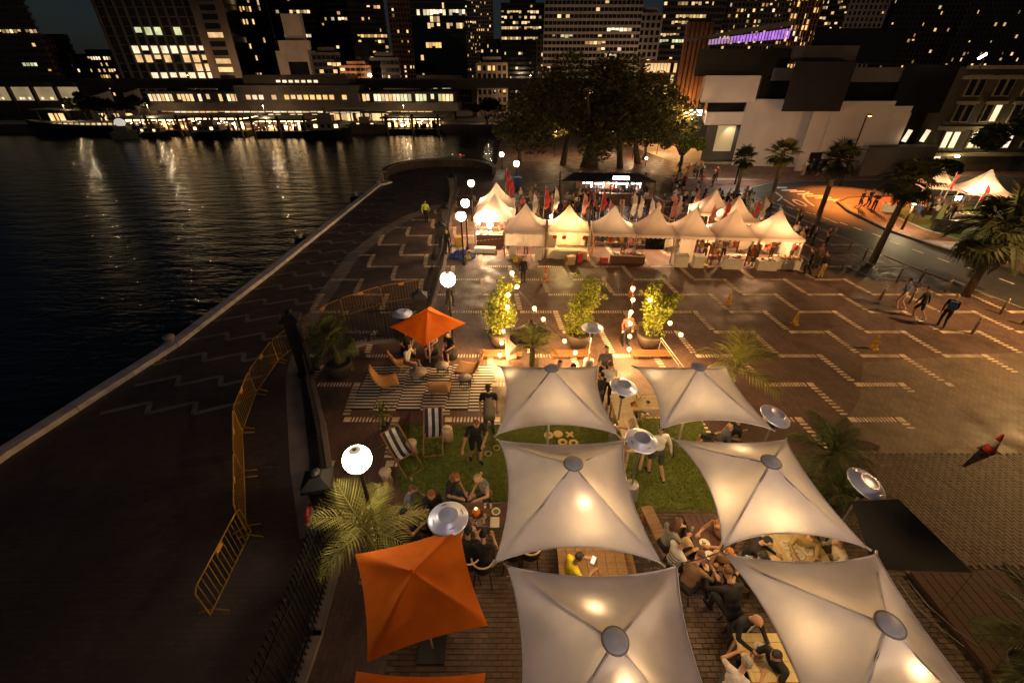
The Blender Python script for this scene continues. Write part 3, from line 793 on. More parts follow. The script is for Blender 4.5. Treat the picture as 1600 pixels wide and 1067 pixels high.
# roofs and lights between the wharves and the station
for (u0, u1, vw, h, lab) in [(500, 600, 203, 2.3, 'dim walkway roof between the middle and the short wharf'), (30, 180, 200, 2.6, 'dim walkway roof behind the black ship')]:
    Y = 108.5; t = thing('covered_walkway', lab, 'walkway', (0, Y, 0), group='walkway roofs on the far shore')
    xa, xb = X(u0, Y), X(u1, Y)
    MB().bb(xa, xb, 0, 5, h, h + .2).build('roof', M_roof, t)
    for i in range(6):
        x = xa + (xb - xa) * (i + .5) / 6
        MB().bb(x - .1, x + .1, .2, .4, 0, h).build('post', M_black, t)
    strip = MB()
    for i in range(9):
        x = xa + (xb - xa) * rs.random(); strip.quad((x, 2, .4), (x + 1.2, 2, .4), (x + 1.2, 2, 1.9), (x, 2, 1.9))
    stuff(strip.build('shop_window', E_warm, t))
# ------------------------------------------------------------------ boats
def hull(L, B, z0, z1, bow=.35):
    mb = MB(); n = 10; rows = []
    for i in range(n + 1):
        s = i / n; x = -L / 2 + L * s
        wd = B / 2 * (1 - max(0, (s - (1 - bow)) / bow) ** 2 * .96) * (1 if s > .08 else .8)
        sh = .5 * s ** 3 * (z1 - z0)
        rows.append([(x, -wd * .75, z0), (x + (.3 * s), -wd, z1 + sh), (x + (.3 * s), wd, z1 + sh), (x, wd * .75, z0)])
    vs = [p for r_ in rows for p in r_]; fs = []
    for i in range(n):
        for k in range(3): fs.append((i * 4 + k, i * 4 + 4 + k, i * 4 + 5 + k, i * 4 + 1 + k))
    fs.append((0, 1, 2, 3)); fs.append((n * 4 + 3, n * 4 + 2, n * 4 + 1, n * 4))
    return mb.add(vs, fs)
Y = gp(120, 212, -1.9).y
shp = thing('moored_ship', 'black hulled ship with a lit deck house moored at the far left', 'ship', (X(105, Y), Y + 2, -1.9))
h_ = hull(26, 4.6, 0, 2.0).build('hull', M_hull, shp); h_.rotation_euler = (0, 0, math.pi)
MB().bb(-8, 10, -1.5, 1.5, 2.02, 2.5).build('deck_house', M_cream, shp)
for i in range(14): MB().quad((-7.6 + i * 1.2, -1.56, 2.1), (-6.8 + i * 1.2, -1.56, 2.1), (-6.8 + i * 1.2, -1.56, 2.45), (-7.6 + i * 1.2, -1.56, 2.45)).build('window', E_warm if i % 3 else E_white, shp)
MB().bb(-8.4, 10.4, -1.9, 1.9, 2.51, 2.62).build('awning', M_cream, shp)
for x in (-2, 5): MB().tube([(x, 0, 2.6), (x, 0, 7)], .09, 6).build('mast', M_black, shp)
for u_, v_, sc_, lab_ in [(512, 214, 1.0, 'cream and dark ferry moored between the middle and the short wharf'), (330, 214, .8, 'small ferry with a dark hull lying before the left wharf'), (572, 206, .75, 'small ferry lying left of the short wharf'), (240, 213, .6, 'low cruise boat lying before the left end of the left wharf')]:
  Y = gp(u_, v_, -1.9).y; fer = thing('ferry', lab_, 'ferry', (P(u_, 180, Y).x, Y - 1.5, -1.9), 0, 'ferries at the wharves'); fer.scale = (sc_,) * 3
  hull(9.5, 3.6, 0, 1.5).build('hull', M_hull, fer)
  MB().bb(-4, 3.2, -1.5, 1.5, 1.6, 3.0).build('cabin', M_cream, fer)
  MB().bb(-4.4, 3.6, -1.8, 1.8, 3.01, 3.15).build('upper_deck', M_cream, fer)
  MB().bb(-1.5, 1.5, -1.0, 1.0, 3.16, 4.3).build('wheelhouse', M_cream, fer)
  for i in range(5): MB().bb(-.35, .35, -.03, .03, 0, .6).build('window', E_hall if (i + int(u_)) % 3 == 0 else M_glassd, fer, loc=(-3.2 + i * 1.4, -1.52, 2.1))
  MB().lathe([(.3, 4.3), (.25, 5.6)], 10).build('funnel', M_corange, fer)
Y = gp(715, 262, -1.9).y
bt = thing('water_taxi', 'small dark boat with red and green lights heading past the bastion', 'boat', (X(709, Y) , Y, -1.9), R(75))
hull(4.6, 1.9, 0, .8).build('hull', M_hull, bt)
MB().bb(-1.6, .6, -.7, .7, .8, 1.6).build('cabin', M_glassd, bt)
MB().bb(-1.8, .8, -.85, .85, 1.61, 1.7).build('roof', M_cream, bt)
for sy, m_ in ((-.6, E_red), (.6, E_green)): MB().ball((0, 0, 0), .09, 8).build('lamp', m_, bt, loc=(-.4, sy, 1.85))
sb = thing('white_launch', 'white domed launch with a bright lamp lit canopy at the far left wharf', 'boat', (X(163, 98), 99, -1.9))
hull(5, 2, 0, 1.2).build('hull', M_cream, sb)
MB().ball((0, 0, 3.0), .85, 14, sz=.9, sx=1.2).build('canopy', emis('glowing_canopy', (1, .9, .75), .5), sb)  # canopy emits its own glow in place of lamplight
MB().bb(-1.4, 1.4, -.8, .8, 1.25, 2.4).build('cabin', M_cream, sb)

# ------------------------------------------------------------------ museum, brick tower and stone building on the right
M_wh = mat('museum_render', (.72, .57, .49), .75, var=.07, scale=.5)
M_mbl = mat('museum_black', (.009, .0075, .007), .45, var=.2, scale=.5)
M_mbr = mat('museum_brown', (.016, .011, .010), .6, var=.2, scale=.5)
M_mgr = mat('museum_grey', (.13, .11, .095), .8, var=.15, scale=.5)
mus = thing('art_museum', 'museum of stacked white and black boxes standing behind the road crossing', 'museum')
def block(name, u0, u1, v0, v1, Y, dep, m, rz=0, vtref=None):
    a, b = P(u0, (v0 + v1) / 2, Y).x, P(u1, (v0 + v1) / 2, Y).x
    um = (u0 + u1) / 2; z1, z0 = P(um, v0, Y).z, max(0, P(um, v1, Y).z)
    w2 = (b - a) / 2; sh = (a + b) / 2 * dep / Y * .97
    o = MB().prism([(-w2, 0), (w2, 0), (w2 + sh, dep), (-w2 + sh, dep)], 0, z1 - z0).build(name, m, mus, loc=((a + b) / 2, Y, z0), rz=rz)
    return o, a, b, z0, z1
block('white_wing', 1158, 1264, 155, 262, 57, 14, M_wh, R(-9))
block('white_wing', 1252, 1412, 166, 272, 54.5, 14, M_wh, R(5))
block('white_parapet', 1312, 1402, 158, 168, 54.6, 8, M_wh, R(5))
block('brown_box', 1232, 1326, 96, 174, 53.2, 10, M_mbr)
block('white_balcony', 1098, 1186, 118, 160, 56, 8, M_wh, R(4))
block('white_balcony', 1102, 1162, 175, 195, 56.2, 8, M_wh, R(4))
block('dark_window', 1104, 1164, 160, 176, 56.8, 7, M_glassd, R(4))  # dark glass window between the two white balconies
block('black_box', 1088, 1232, 76, 119, 57.5, 12, M_mbl)
block('black_box', 1188, 1236, 116, 156, 58, 10, M_mbl)
block('black_roof_mass', 1268, 1410, 44, 97, 60, 14, M_mbl)
block('white_roof_slab', 1206, 1340, 71, 95, 58.5, 12, M_mgr)
block('grey_panel', 1206, 1246, 106, 126, 57.2, 10, M_mgr)
block('glass_gallery', 1318, 1420, 105, 128, 55.5, 10, M_mgr)
block('dark_gallery', 1316, 1404, 127, 162, 56.0, 10, M_glassd)
block('black_stair_box', 1402, 1486, 101, 176, 55, 12, M_mbl)
block('black_link', 1400, 1462, 176, 236, 56.5, 10, M_mbl)
block('low_grey_wall', 1346, 1462, 230, 276, 51.5, 2, M_mgr, R(6))
block('entrance_porch', 1100, 1156, 196, 250, 60, 6, M_mgr)
o, a, b, z0, z1 = block('entrance_glass', 1118, 1146, 196, 236, 59.9, .05, E_dim)
o, a, b, z0, z1 = block('doorway', 1252, 1278, 238, 282, 54.1, .3, M_mbl)
for (u, v) in [(1411, 211), (1439, 211)]:
    q = P(u, v, 55); MB().box((0, 0, 0), (.5, .1, 1.25), ry=R(12)).build('lit_window', E_white, mus, loc=(q.x, 54.4, q.z))
q = P(1085, 176, 58); MB().bb(-.85, .85, -.1, .1, -.3, .3).build('lit_sign', emis('lit_sign', (1, .86, .7), 9), mus, loc=(q.x, q.y, q.z))
q = P(1081, 187, 58); MB().bb(-.25, .25, -.1, .1, -.5, .3).build('lit_sign', emis('lit_sign', (1, .86, .7), 9), mus, loc=(q.x, q.y, q.z))
spot('entrance_lamp', P(1140, 200, 60) + Vector((0, -1, 0)), gp(1120, 245), 70, WHITE, 110, parent=mus)
# purple lit roof terrace
ter = MB(); q0, q1 = P(1108, 62, 60), P(1238, 44, 60)
purp = emis('purple_light', (.50, .20, .85), .75, .95, 1.6)
for i in range(26):
    s = i / 26; a = q0.lerp(q1, s); b = q0.lerp(q1, s + .028)
    zb = P(1108 + 130 * s, 70 - 10 * s, 60).z
    MB().quad((a.x, 60, zb), (b.x, 60, zb), (b.x, 60, b.z), (a.x, 60, a.z)).build('terrace_light', purp if s > .28 else emis('violet_light', (.7, .4, .75), .5, .7, .8), mus)
rf = MB(); a, b = P(1104, 60, 59.5), P(1236, 40, 59.5)
rf.add([(a.x, 59, a.z), (b.x, 59, b.z), (b.x, 66, b.z), (a.x, 66, a.z), (a.x, 59, a.z + .3), (b.x, 59, b.z + .5), (b.x, 66, b.z + .5), (a.x, 66, a.z + .3)], [(0, 1, 2, 3), (4, 7, 6, 5), (0, 4, 5, 1), (1, 5, 6, 2), (2, 6, 7, 3), (3, 7, 4, 0)])
rf.build('terrace_roof', M_mgr, mus)
# brick maritime building
M_brk = brickmat('building_brick', (.24, .115, .06), (.30, .15, .08), (.16, .09, .06), .6, .2, .8, wear=.25)
bh = thing('brick_tower_building', 'tall orange lit brick building with vertical ribs between the fig tree and the museum', 'building')
Yb = 78
xa, xb, xm = P(1002, 111, Yb).x, P(1092, 111, Yb).x, P(1058, 111, Yb).x
MB().prism([(xa, 0), (xm, 0), (xm * 1.2, 16), (xa * 1.2, 16)], 0, P(1030, 94, Yb).z).build('long_wing', M_brk, bh, loc=(0, Yb, 0))
MB().prism([(xm + .01, -1.2), (xb, -1.2), (xb * 1.2, 16), (xm * 1.22, 16)], 0, P(1075, 30, Yb).z).build('tower', M_brk, bh, loc=(0, Yb, 0))
for i in range(6):
    x = xm + (xb - xm) * i / 5
    MB().bb(x - .22, x + .22, -1.75, -1.18, 0, P(1075, 36, Yb).z).build('rib', M_brk, bh, loc=(0, Yb, 0))
for r_, (v, n_, pr) in enumerate([(106, 10, .65), (124, 9, .12), (140, 9, .05)]):
    for i in range(n_):
        q = P(1008 + i * 5.2, v, Yb)
        litw = rs.random() < pr
        MB().bb(-.2, .2, -.1, .05, -.6, .6).build('window', E_warm if litw else M_glassd, bh, loc=(q.x, Yb, q.z))
# stone commercial building at right
M_stone = brickmat('dark_stone', (.085, .066, .044), (.11, .084, .056), (.06, .045, .03), 1.2, .5, .85, wear=.25)
M_trim = mat('stone_trim', (.26, .20, .13), .8, var=.15)
sb_ = thing('stone_warehouse', 'dark stone commercial building with pairs of tall lit windows at the right', 'building')
Ys = 54; xa = P(1478, 180, Ys).x; xb = P(1740, 180, Ys).x
zt = P(1540, 104, Ys).z
MB().bb(xa, xb, 0, 20, 0, zt).build('wall', M_stone, sb_, loc=(0, Ys, 0))
for v in (104, 120, 199, 240):
    z = P(1540, v, Ys).z; MB().bb(xa - .2, xb + .2, -.35, .02, z - .22, z + .12).build('cornice', M_trim, sb_, loc=(0, Ys, 0))
rows = [(123, 149, []), (164, 189, [1.5, 3, 3.5]), (206, 230, [0, .5, 1, 1.5, 2, 2.5])]
for v0, v1, lits in rows:
    for k in range(6):
        uc = 1484 + k * 35.5
        for h2 in (0, 1):
            q0 = P(uc + h2 * 10, v1, Ys); q1 = P(uc + h2 * 10, v0, Ys)
            x = xa + 1.2 + k * 3.1 + h2 * .95; lit_ = (k + h2 * .5) in lits
            fr = MB().bb(x - .42, x + .42, -.14, .03, q0.z - .12, q1.z + .1).build('window_frame', M_trim, sb_, loc=(0, Ys, 0))
            MB().bb(x - .31, x + .31, -.17, -.12, q0.z, q1.z).build('window', (E_white if lit_ else M_glassd), fr)
        z = P(uc, v0 - 4, Ys).z; x = xa + 1.65 + k * 3.1
        MB().bb(x - 1.15, x + 1.15, -.3, .02, z - .14, z + .14).build('lintel', M_trim, sb_, loc=(0, Ys, 0))
for u, v in [(1460, 254), (1493, 258), (1518, 266)]:
    q = P(u, v, 51); MB().bb(-.35, .35, -.06, .06, -.5, .5).build('shop_window', E_white, sb_, loc=(q.x, Ys - .3, q.z))
for (u, v, e) in [(1556, 202, 160), (1496, 244, 90)]:
    q = P(u, v, Ys - .9); l = MB().ball((0, 0, 0), .24, 10, sz=.5).build('wall_lamp', emis('wall_lamp_glow', (1, .85, .5), 25), sb_, loc=(q.x, q.y, q.z))
    point('wall_light', (q.x, q.y - .4, q.z - .3), e, (1, .78, .35), .15, sb_)
# =================================================================== TREES, PALMS, POT PLANTS
M_bark = mat('bark', (.10, .075, .05), .9, var=.35, scale=6, bump=.6, stretch=(1, 1, .25))
M_ptrunk = mat('palm_trunk', (.16, .115, .07), .9, var=.35, scale=8, bump=.7, stretch=(1, 1, 5))
M_fig = leafmat('fig_leaf', (.125, .11, .034), .6)
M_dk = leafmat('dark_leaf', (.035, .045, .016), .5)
M_bush = leafmat('bush_leaf', (.20, .225, .028), .75, .45)
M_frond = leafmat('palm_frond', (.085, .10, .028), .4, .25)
M_frond2 = leafmat('palm_frond_pale_lit', (.27, .25, .06), .4, .3)  # brighter copy of the frond colour carries the light on lit palms
M_pot = mat('dark_pot', (.05, .038, .03), .6, var=.2)
M_potb = mat('brown_pot', (.045, .032, .022), .55, var=.2)
M_soil = mat('soil', (.03, .02, .014), .95)

def leaf_cloud(name, clumps, n, size, m, parent, seed=1, loc=None, flat=.75):
    """n leaf-sized quads spread through the volume of the clumps (centre, radius, weight)"""
    rs = np.random.RandomState(seed)
    wts = np.array([c[1] ** 2 * (c[2] if len(c) > 2 else 1) for c in clumps]); wts = wts / wts.sum()
    idx = rs.choice(len(clumps), n, p=wts)
    cen = np.array([c[0] for c in clumps])[idx]; rad = np.array([c[1] for c in clumps])[idx]
    d = rs.normal(size=(n, 3)); d /= np.linalg.norm(d, axis=1)[:, None]
    rr = rs.uniform(.35, 1.05, n) ** .6
    p = cen + d * (rad * rr)[:, None] * np.array([1, 1, flat])
    a = rs.normal(size=(n, 3)); a[:, 2] *= .6; a /= np.linalg.norm(a, axis=1)[:, None]
    b = np.cross(a, rs.normal(size=(n, 3))); b /= np.linalg.norm(b, axis=1)[:, None]
    s = (size * rs.uniform(.6, 1.4, n))[:, None]
    v = np.stack([p - a * s, p + b * s * .5, p + a * s, p - b * s * .5], 1).reshape(-1, 3)
    me = bpy.data.meshes.new(name)
    me.vertices.add(4 * n); me.vertices.foreach_set('co', v.ravel().astype(np.float32))
    me.loops.add(4 * n); me.loops.foreach_set('vertex_index', np.arange(4 * n, dtype=np.int32))
    me.polygons.add(n); me.polygons.foreach_set('loop_start', np.arange(0, 4 * n, 4, dtype=np.int32))
    try: me.polygons.foreach_set('loop_total', np.full(n, 4, dtype=np.int32))
    except Exception: pass
    me.materials.append(m); me.update(calc_edges=True); me.validate()
    return stuff(link(name, me, parent, loc))

def broad_tree(name, label, x, y, h, rx, n, size, m, seed, group=None, trunk_r=.5, z0=2.2, limbs=7, clumps_n=26):
    r_ = random.Random(seed); t = thing(name, label, 'tree', (x, y, 0), 0, group)
    tk = MB(); tk.tube([(0, 0, -.1), (.1, 0, h * .12), (0, .1, h * .3)], [trunk_r * 1.5, trunk_r, trunk_r * .75], 10)
    cl = []
    for i in range(limbs):
        a = 2 * math.pi * i / limbs + r_.uniform(-.3, .3); e = r_.uniform(.45, .8)
        tip = Vector((math.cos(a) * rx * e, math.sin(a) * rx * e * .8, h * r_.uniform(.5, .82)))
        mid = Vector((tip.x * .4, tip.y * .4, h * .42))
        tk.tube([(math.cos(a) * .2, math.sin(a) * .2, h * .24), mid, tip], [trunk_r * .55, trunk_r * .33, trunk_r * .1], 7)
    tk.build('trunk', M_bark, t, True)
    for i in range(clumps_n):
        a = r_.uniform(0, 6.283); e = r_.random() ** .5
        zc = z0 + (h - z0) * (1 - (e ** 2) * .55) * r_.uniform(.45, .95)
        cl.append(((math.cos(a) * rx * e * .88, math.sin(a) * rx * .7 * e, zc), rx * r_.uniform(.13, .25)))
    leaf_cloud('crown', cl, n, size, m, t, seed)
    return t
fg = broad_tree('fig_tree', 'huge spreading fig tree with a dark wide crown behind the market stalls', 9.6, 57, 11.2, 12.0, 42000, .20, M_fig, 4, trunk_r=.8, limbs=10, z0=1.0, clumps_n=75)
for dx, dy in ((-3.2, 1), (3.6, -1), (6.5, 2)):
    MB().tube([(dx, dy, -.1), (dx * .9, dy, 2.5), (dx * .7, dy, 5)], [.42, .3, .2], 8).build('aerial_root', M_bark, fg, True)
broad_tree('tree', 'green leafy tree lit from below at the left end of the fig tree', .9, 60, 5.6, 3.4, 4500, .2, M_fig, 6, 'small trees round the fig', .25)
broad_tree('tree', 'small bright leafed tree in front of the brick tower', 21.0, 57.5, 5.2, 3.2, 4500, .2, M_bush, 8, 'small trees round the fig', .22, 1.4)
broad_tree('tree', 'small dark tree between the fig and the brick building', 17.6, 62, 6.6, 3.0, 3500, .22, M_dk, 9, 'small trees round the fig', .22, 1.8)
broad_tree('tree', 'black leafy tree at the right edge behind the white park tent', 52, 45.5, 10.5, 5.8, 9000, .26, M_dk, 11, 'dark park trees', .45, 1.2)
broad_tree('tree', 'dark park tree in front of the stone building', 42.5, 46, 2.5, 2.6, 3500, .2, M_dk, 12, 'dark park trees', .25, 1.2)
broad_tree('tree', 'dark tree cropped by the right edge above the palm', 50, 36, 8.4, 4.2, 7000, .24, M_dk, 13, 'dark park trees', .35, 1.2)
# leafy trees along the far shore, in front of the expressway
for i, (u, v, D, h, rx) in enumerate([(150, 160, 108, 5, 4.5), (205, 158, 109, 5.5, 4.5), (118, 150, 112, 6, 3.5), (760, 175, 103, 5.5, 4)]):
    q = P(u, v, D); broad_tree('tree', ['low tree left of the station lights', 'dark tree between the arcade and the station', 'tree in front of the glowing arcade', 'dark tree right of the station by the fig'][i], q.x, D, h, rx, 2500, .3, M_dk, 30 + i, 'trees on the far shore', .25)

# ---- palms: a frond is a rachis with leaflets on both sides
def frond_mesh(name, L, droop, nl, lw, ll, m, seed, lift=.6, fold=.5):
    r_ = random.Random(seed); mb = MB()
    pts = []
    for i in range(9):
        s = i / 8; pts.append(Vector((L * s * (1 - .12 * droop * s), 0, lift * L * s - droop * L * s * s)))
    mb.tube(pts, [.02 * (1 - .8 * i / 8) + .004 for i in range(9)], 4)
    def at(s):
        k = min(7, int(s * 8)); return pts[k].lerp(pts[k + 1], s * 8 - k)
    for i in range(nl):
        s = .14 + .86 * i / (nl - 1)
        l = ll * math.sin(math.pi * min(1, .22 + s * .72)) * r_.uniform(.85, 1.1)
        p = at(s); q = at(min(1, s + .01)); t = (q - p).normalized() if (q - p).length > 1e-6 else Vector((1, 0, 0))
        for sd in (-1, 1):
            d = (Vector((0, sd, 0)) * .85 + t * (.55 + .7 * s) + Vector((0, 0, fold - .25))).normalized()
            tip = p + d * l + Vector((0, 0, -l * .38)); mid = p + d * l * .5 + Vector((0, 0, -l * .05))
            wv = t * lw
            mb.add([p - wv * .5, p + wv * .5, mid + wv, tip, mid - wv], [(0, 1, 2, 4), (4, 2, 3)])
    return mb.mesh(name, m)
def fan_mesh(name, stalk, rad, nseg, m, seed):
    r_ = random.Random(seed); mb = MB()
    mb.tube([(0, 0, 0), (stalk * .5, 0, stalk * .12), (stalk, 0, stalk * .05)], [.022, .016, .012], 4)
    c = Vector((stalk, 0, stalk * .05))
    for i in range(nseg):
        a = R(-120) + R(240) * i / (nseg - 1); rr = rad * r_.uniform(.82, 1.08) * (1 - .15 * abs(a) / 2.1)
        d = Vector((math.cos(a), math.sin(a), .1)); pr = Vector((-d.y, d.x, 0)) * rad * .045
        mid = c + d * rr * .6; tip = c + d * rr + Vector((0, 0, -rr * .32))
        mb.add([c, mid - pr, tip, mid + pr], [(0, 1, 2, 3)])
    return mb.mesh(name, m)
def palm(name, label, loc, trunk_h, lean, mes, n, scale=1., group=None, tr=.14, pot=None, seed=1, spread=(-35, 75), tm=None, skirt=None):
    r_ = random.Random(seed); t = thing(name, label, 'palm', loc, 0, group)
    base = 0.
    if pot is not None:
        pr, ph, pm = pot
        o = MB().lathe([(pr * .7, 0), (pr * .95, ph * .6), (pr, ph), (pr * .9, ph), (pr * .86, ph * .9), (0.0001, ph * .9)], 18).build('pot', pm, t, True)
        MB().lathe([(pr * .85, ph * .905), (0.0001, ph * .93)], 14).build('soil', M_soil, t)
        base = ph * .9
    top = Vector((lean[0], lean[1], base + trunk_h))
    if trunk_h > .05:
        MB().tube([(0, 0, base - .05), (lean[0] * .3, lean[1] * .3, base + trunk_h * .35), (lean[0] * .7, lean[1] * .7, base + trunk_h * .72), top], [tr * 1.25, tr, tr * .9, tr * .85], 9).build('trunk', tm or M_ptrunk, t, True)
    for i in range(n):
        a = i * 2.39996 + r_.uniform(-.25, .25); s = i / max(1, n - 1)
        el = R(spread[1] + (spread[0] - spread[1]) * s + r_.uniform(-9, 9))
        me = mes[i % len(mes)]
        o = link('frond', me, t, top)
        o.rotation_euler = (r_.uniform(-.25, .25), -el, a); k = scale * r_.uniform(.85, 1.1); o.scale = (k, k, k)
    if skirt:
        for i in range(skirt):
            a = i * 2.39996; o = link('frond', mes[i % len(mes)], t, top - Vector((0, 0, .1))); o.rotation_euler = (0, R(62 + r_.uniform(-10, 12)), a); k = scale * .75; o.scale = (k, k, k)
    return t
M_frondd = leafmat('palm_frond_shaded', (.045, .05, .018), .5, .2)  # darker frond copy; the dimness of the street palms is in its colour
F_pin = [frond_mesh('frond', 1.25, .6, 22, .020, .48, M_frond, s) for s in (1, 2)]
F_pale = [frond_mesh('frond', 1.3, .6, 16, .021, .60, M_frond2, s, .6) for s in (3, 4)]
F_big = [frond_mesh('frond', 1.7, .85, 26, .03, .5, M_frondd, s, .5) for s in (5, 6)]
F_fan = [fan_mesh('frond', .75, .62, 24, M_frond, s) for s in (7, 8)]
F_yuc = [frond_mesh('frond', .5, .4, 5, .012, .04, M_frond2, s) for s in (9,)]
def blade_mesh(name, L, w_, m):
    mb = MB(); mb.add([(0, -w_ * .6, 0), (0, w_ * .6, 0), (L * .55, w_, L * .03), (L, 0, -L * .12), (L * .55, -w_, L * .03)], [(0, 1, 2, 4), (4, 2, 3)]); return mb.mesh(name, m)
F_yuc = [blade_mesh('frond', .42, .022, M_frond2), blade_mesh('frond', .36, .02, M_frond)]
# palms inside and round the bar
B_PALM = 'potted palms round the bar'
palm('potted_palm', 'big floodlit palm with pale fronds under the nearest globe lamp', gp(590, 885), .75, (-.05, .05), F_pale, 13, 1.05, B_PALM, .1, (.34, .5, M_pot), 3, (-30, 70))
palm('potted_palm', 'dark dense fan palm in a big round pot by the black gate pier', gp(533, 585), .95, (0, 0), F_fan + F_pin, 22, .82, B_PALM, .1, (.52, .62, M_pot), 4, (-40, 80))
palm('potted_palm', 'feathery palm in front of the black umbrella at the back of the bar', Vector((gp(832, 547, 1.6).x, gp(832, 547, 1.6).y, 0)), 1.25, (.02, 0), F_pin[:1] + F_pale, 16, .8, B_PALM, .09, (.32, .5, M_pot), 5, (-30, 75))
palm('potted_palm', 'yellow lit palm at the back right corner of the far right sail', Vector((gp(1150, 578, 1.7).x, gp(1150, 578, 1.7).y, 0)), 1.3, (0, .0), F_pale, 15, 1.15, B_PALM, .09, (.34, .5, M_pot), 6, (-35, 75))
palm('potted_palm', 'dark green palm beside the middle right sail', gp(1268, 765), .85, (.05, .1), F_pin, 18, 1.0, B_PALM, .1, (.34, .5, M_pot), 7, (-35, 75))
palm('potted_palm', 'lower green palm at the foot of the tilted heater', gp(1292, 800), .35, (.05, 0), F_pin, 15, .85, B_PALM, .09, (.3, .45, M_pot), 8, (-35, 70))
palm('potted_palm', 'shadowy palm on the dark red deck in the bottom right corner', gp(1585, 1060), .8, (0, 0), F_pin, 16, 1.1, B_PALM, .1, (.34, .5, M_pot), 9, (-40, 75))
palm('potted_palm', 'lower green palm tucked behind the big orange umbrella', gp(625, 935), .12, (0, 0), F_pin, 13, .75, B_PALM, .08, (.3, .4, M_pot), 10, (-35, 60))
palm('potted_yucca', 'small spiky yucca behind the left striped deck chair', gp(602, 672), .5, (0, 0), F_yuc, 38, 1.35, 'potted yuccas', .05, (.17, .26, M_pot), 11, (-35, 85))
palm('potted_yucca', 'low leafy yucca at the corner of the artificial grass', gp(615, 700), .1, (0, 0), F_yuc, 30, 1.15, 'potted yuccas', .05, (.17, .24, M_pot), 12, (-25, 80))
palm('potted_yucca', 'spiky yucca in a round cream bowl beside the far right sail', gp(990, 655), .3, (.04, 0), F_yuc, 48, 1.35, 'potted yuccas', .05, (.26, .26, mat('cream_bowl', (.42, .34, .24), .6)), 13, (-35, 85))
# flowers in the pot of the dark fan palm
fl = thing('flower_pot', 'low pot of red and pale flowering leaves beside the dark fan palm', 'plant', gp(545, 583))
MB().lathe([(.13, 0), (.17, .28), (.0001, .26)], 12).build('pot', M_pot, fl, True)
leaf_cloud('foliage', [((.02, -.02, .42), .2), ((.13, -.08, .34), .15)], 260, .055, M_frond2, fl, 5)
leaf_cloud('flower', [((-.05, 0, .48), .14)], 70, .05, leafmat('red_flower', (.28, .03, .02)), fl, 6)
# tall street palms
S_PALM = 'tall palms along the road'
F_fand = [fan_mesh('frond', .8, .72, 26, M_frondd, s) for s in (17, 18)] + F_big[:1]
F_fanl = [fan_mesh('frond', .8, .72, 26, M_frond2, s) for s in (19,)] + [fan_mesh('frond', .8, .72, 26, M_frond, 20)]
def street_palm(label, bu, bv, tu, tv, sc, seed, m=F_fand, n=30):
    b = gp(bu, bv); Y = b.y + .15
    # crown centre seen at (tu, tv) at about the trunk's distance
    q = P(tu, tv, Y)
    return palm('street_palm', label, b, q.z, (q.x - b.x, .15), m, n, sc, S_PALM, .17, None, seed, (-45, 75), skirt=6)
street_palm('slim tall palm nearest the road with a dark crown before the market tent', 1363, 409, 1424, 285, 1.12, 21, n=34)
street_palm('tall palm with a round dark crown in front of the grey museum wall', 1268, 367, 1310, 252, 1.0, 22, n=34)
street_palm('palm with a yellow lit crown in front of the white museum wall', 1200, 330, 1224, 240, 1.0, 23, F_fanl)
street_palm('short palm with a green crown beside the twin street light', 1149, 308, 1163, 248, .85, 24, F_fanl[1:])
street_palm('leaning palm with a wide pale shaggy crown at the right edge', 1508, 462, 1572, 362, 1.6, 25, F_fand + F_big, n=34)
# ---- three tall leafy bushes in round pots
def bush(label, u, v, dx, seed, lobes):
    b = gp(u, v); t = thing('potted_bush', label, 'plant', b, 0, 'tall bushes in round pots')
    MB().lathe([(.36, 0), (.52, .3), (.58, .62), (.52, .66), (.48, .56), (.0001, .55)], 20).build('pot', M_potb, t, True)
    MB().lathe([(.47, .57), (.0001, .60)], 14).build('soil', M_soil, t)
    st = MB()
    r_ = random.Random(seed)
    for i in range(6): st.tube([(r_.uniform(-.2, .2), r_.uniform(-.2, .2), .5), (r_.uniform(-.3, .3) + dx * .4, r_.uniform(-.2, .2), 1.4), (r_.uniform(-.3, .3) + dx, r_.uniform(-.25, .25), 2.2)], [.03, .02, .008], 5)
    st.build('trunk', M_bark, t)
    lobes = lobes + [((c[0][0] + r_.uniform(-.5, .5), c[0][1] + r_.uniform(-.4, .4), c[0][2] + r_.uniform(-.35, .4)), r_.uniform(.08, .18)) for c in lobes * 3]
    leaf_cloud('foliage', lobes, 2900, .06, M_bush, t, seed, flat=1.05)
bush('bushy potted tree at the left, wrapped in festoon bulbs', 783, 538, 0, 1, [((-.1, 0, 1.0), .45), ((-.25, 0, 1.5), .55), ((.1, 0, 1.6), .55), ((-.1, 0, 2.1), .48), ((.15, .05, 2.45), .36), ((.3, 0, 1.3), .4), ((.3, 0, 2.7), .22)])
bush('tall narrow potted bush in the middle without bulbs', 903, 538, .2, 2, [((0, 0, 1.0), .42), ((-.1, 0, 1.45), .5), ((.1, 0, 1.9), .5), ((.25, 0, 2.35), .46), ((.35, 0, 2.75), .36), ((-.15, 0, 2.0), .4), ((.15, 0, 3.0), .2), ((-.15, 0, .8), .4)])
bush('potted bush at the right with a double crown beside a string of bulbs', 1013, 540, .1, 3, [((0, 0, 1.0), .42), ((.05, 0, 1.45), .5), ((-.15, 0, 1.9), .46), ((.4, 0, 2.0), .42), ((-.2, 0, 2.4), .36), ((-.15, 0, 2.75), .26), ((.6, 0, 2.15), .3), ((.2, 0, 1.7), .45)])
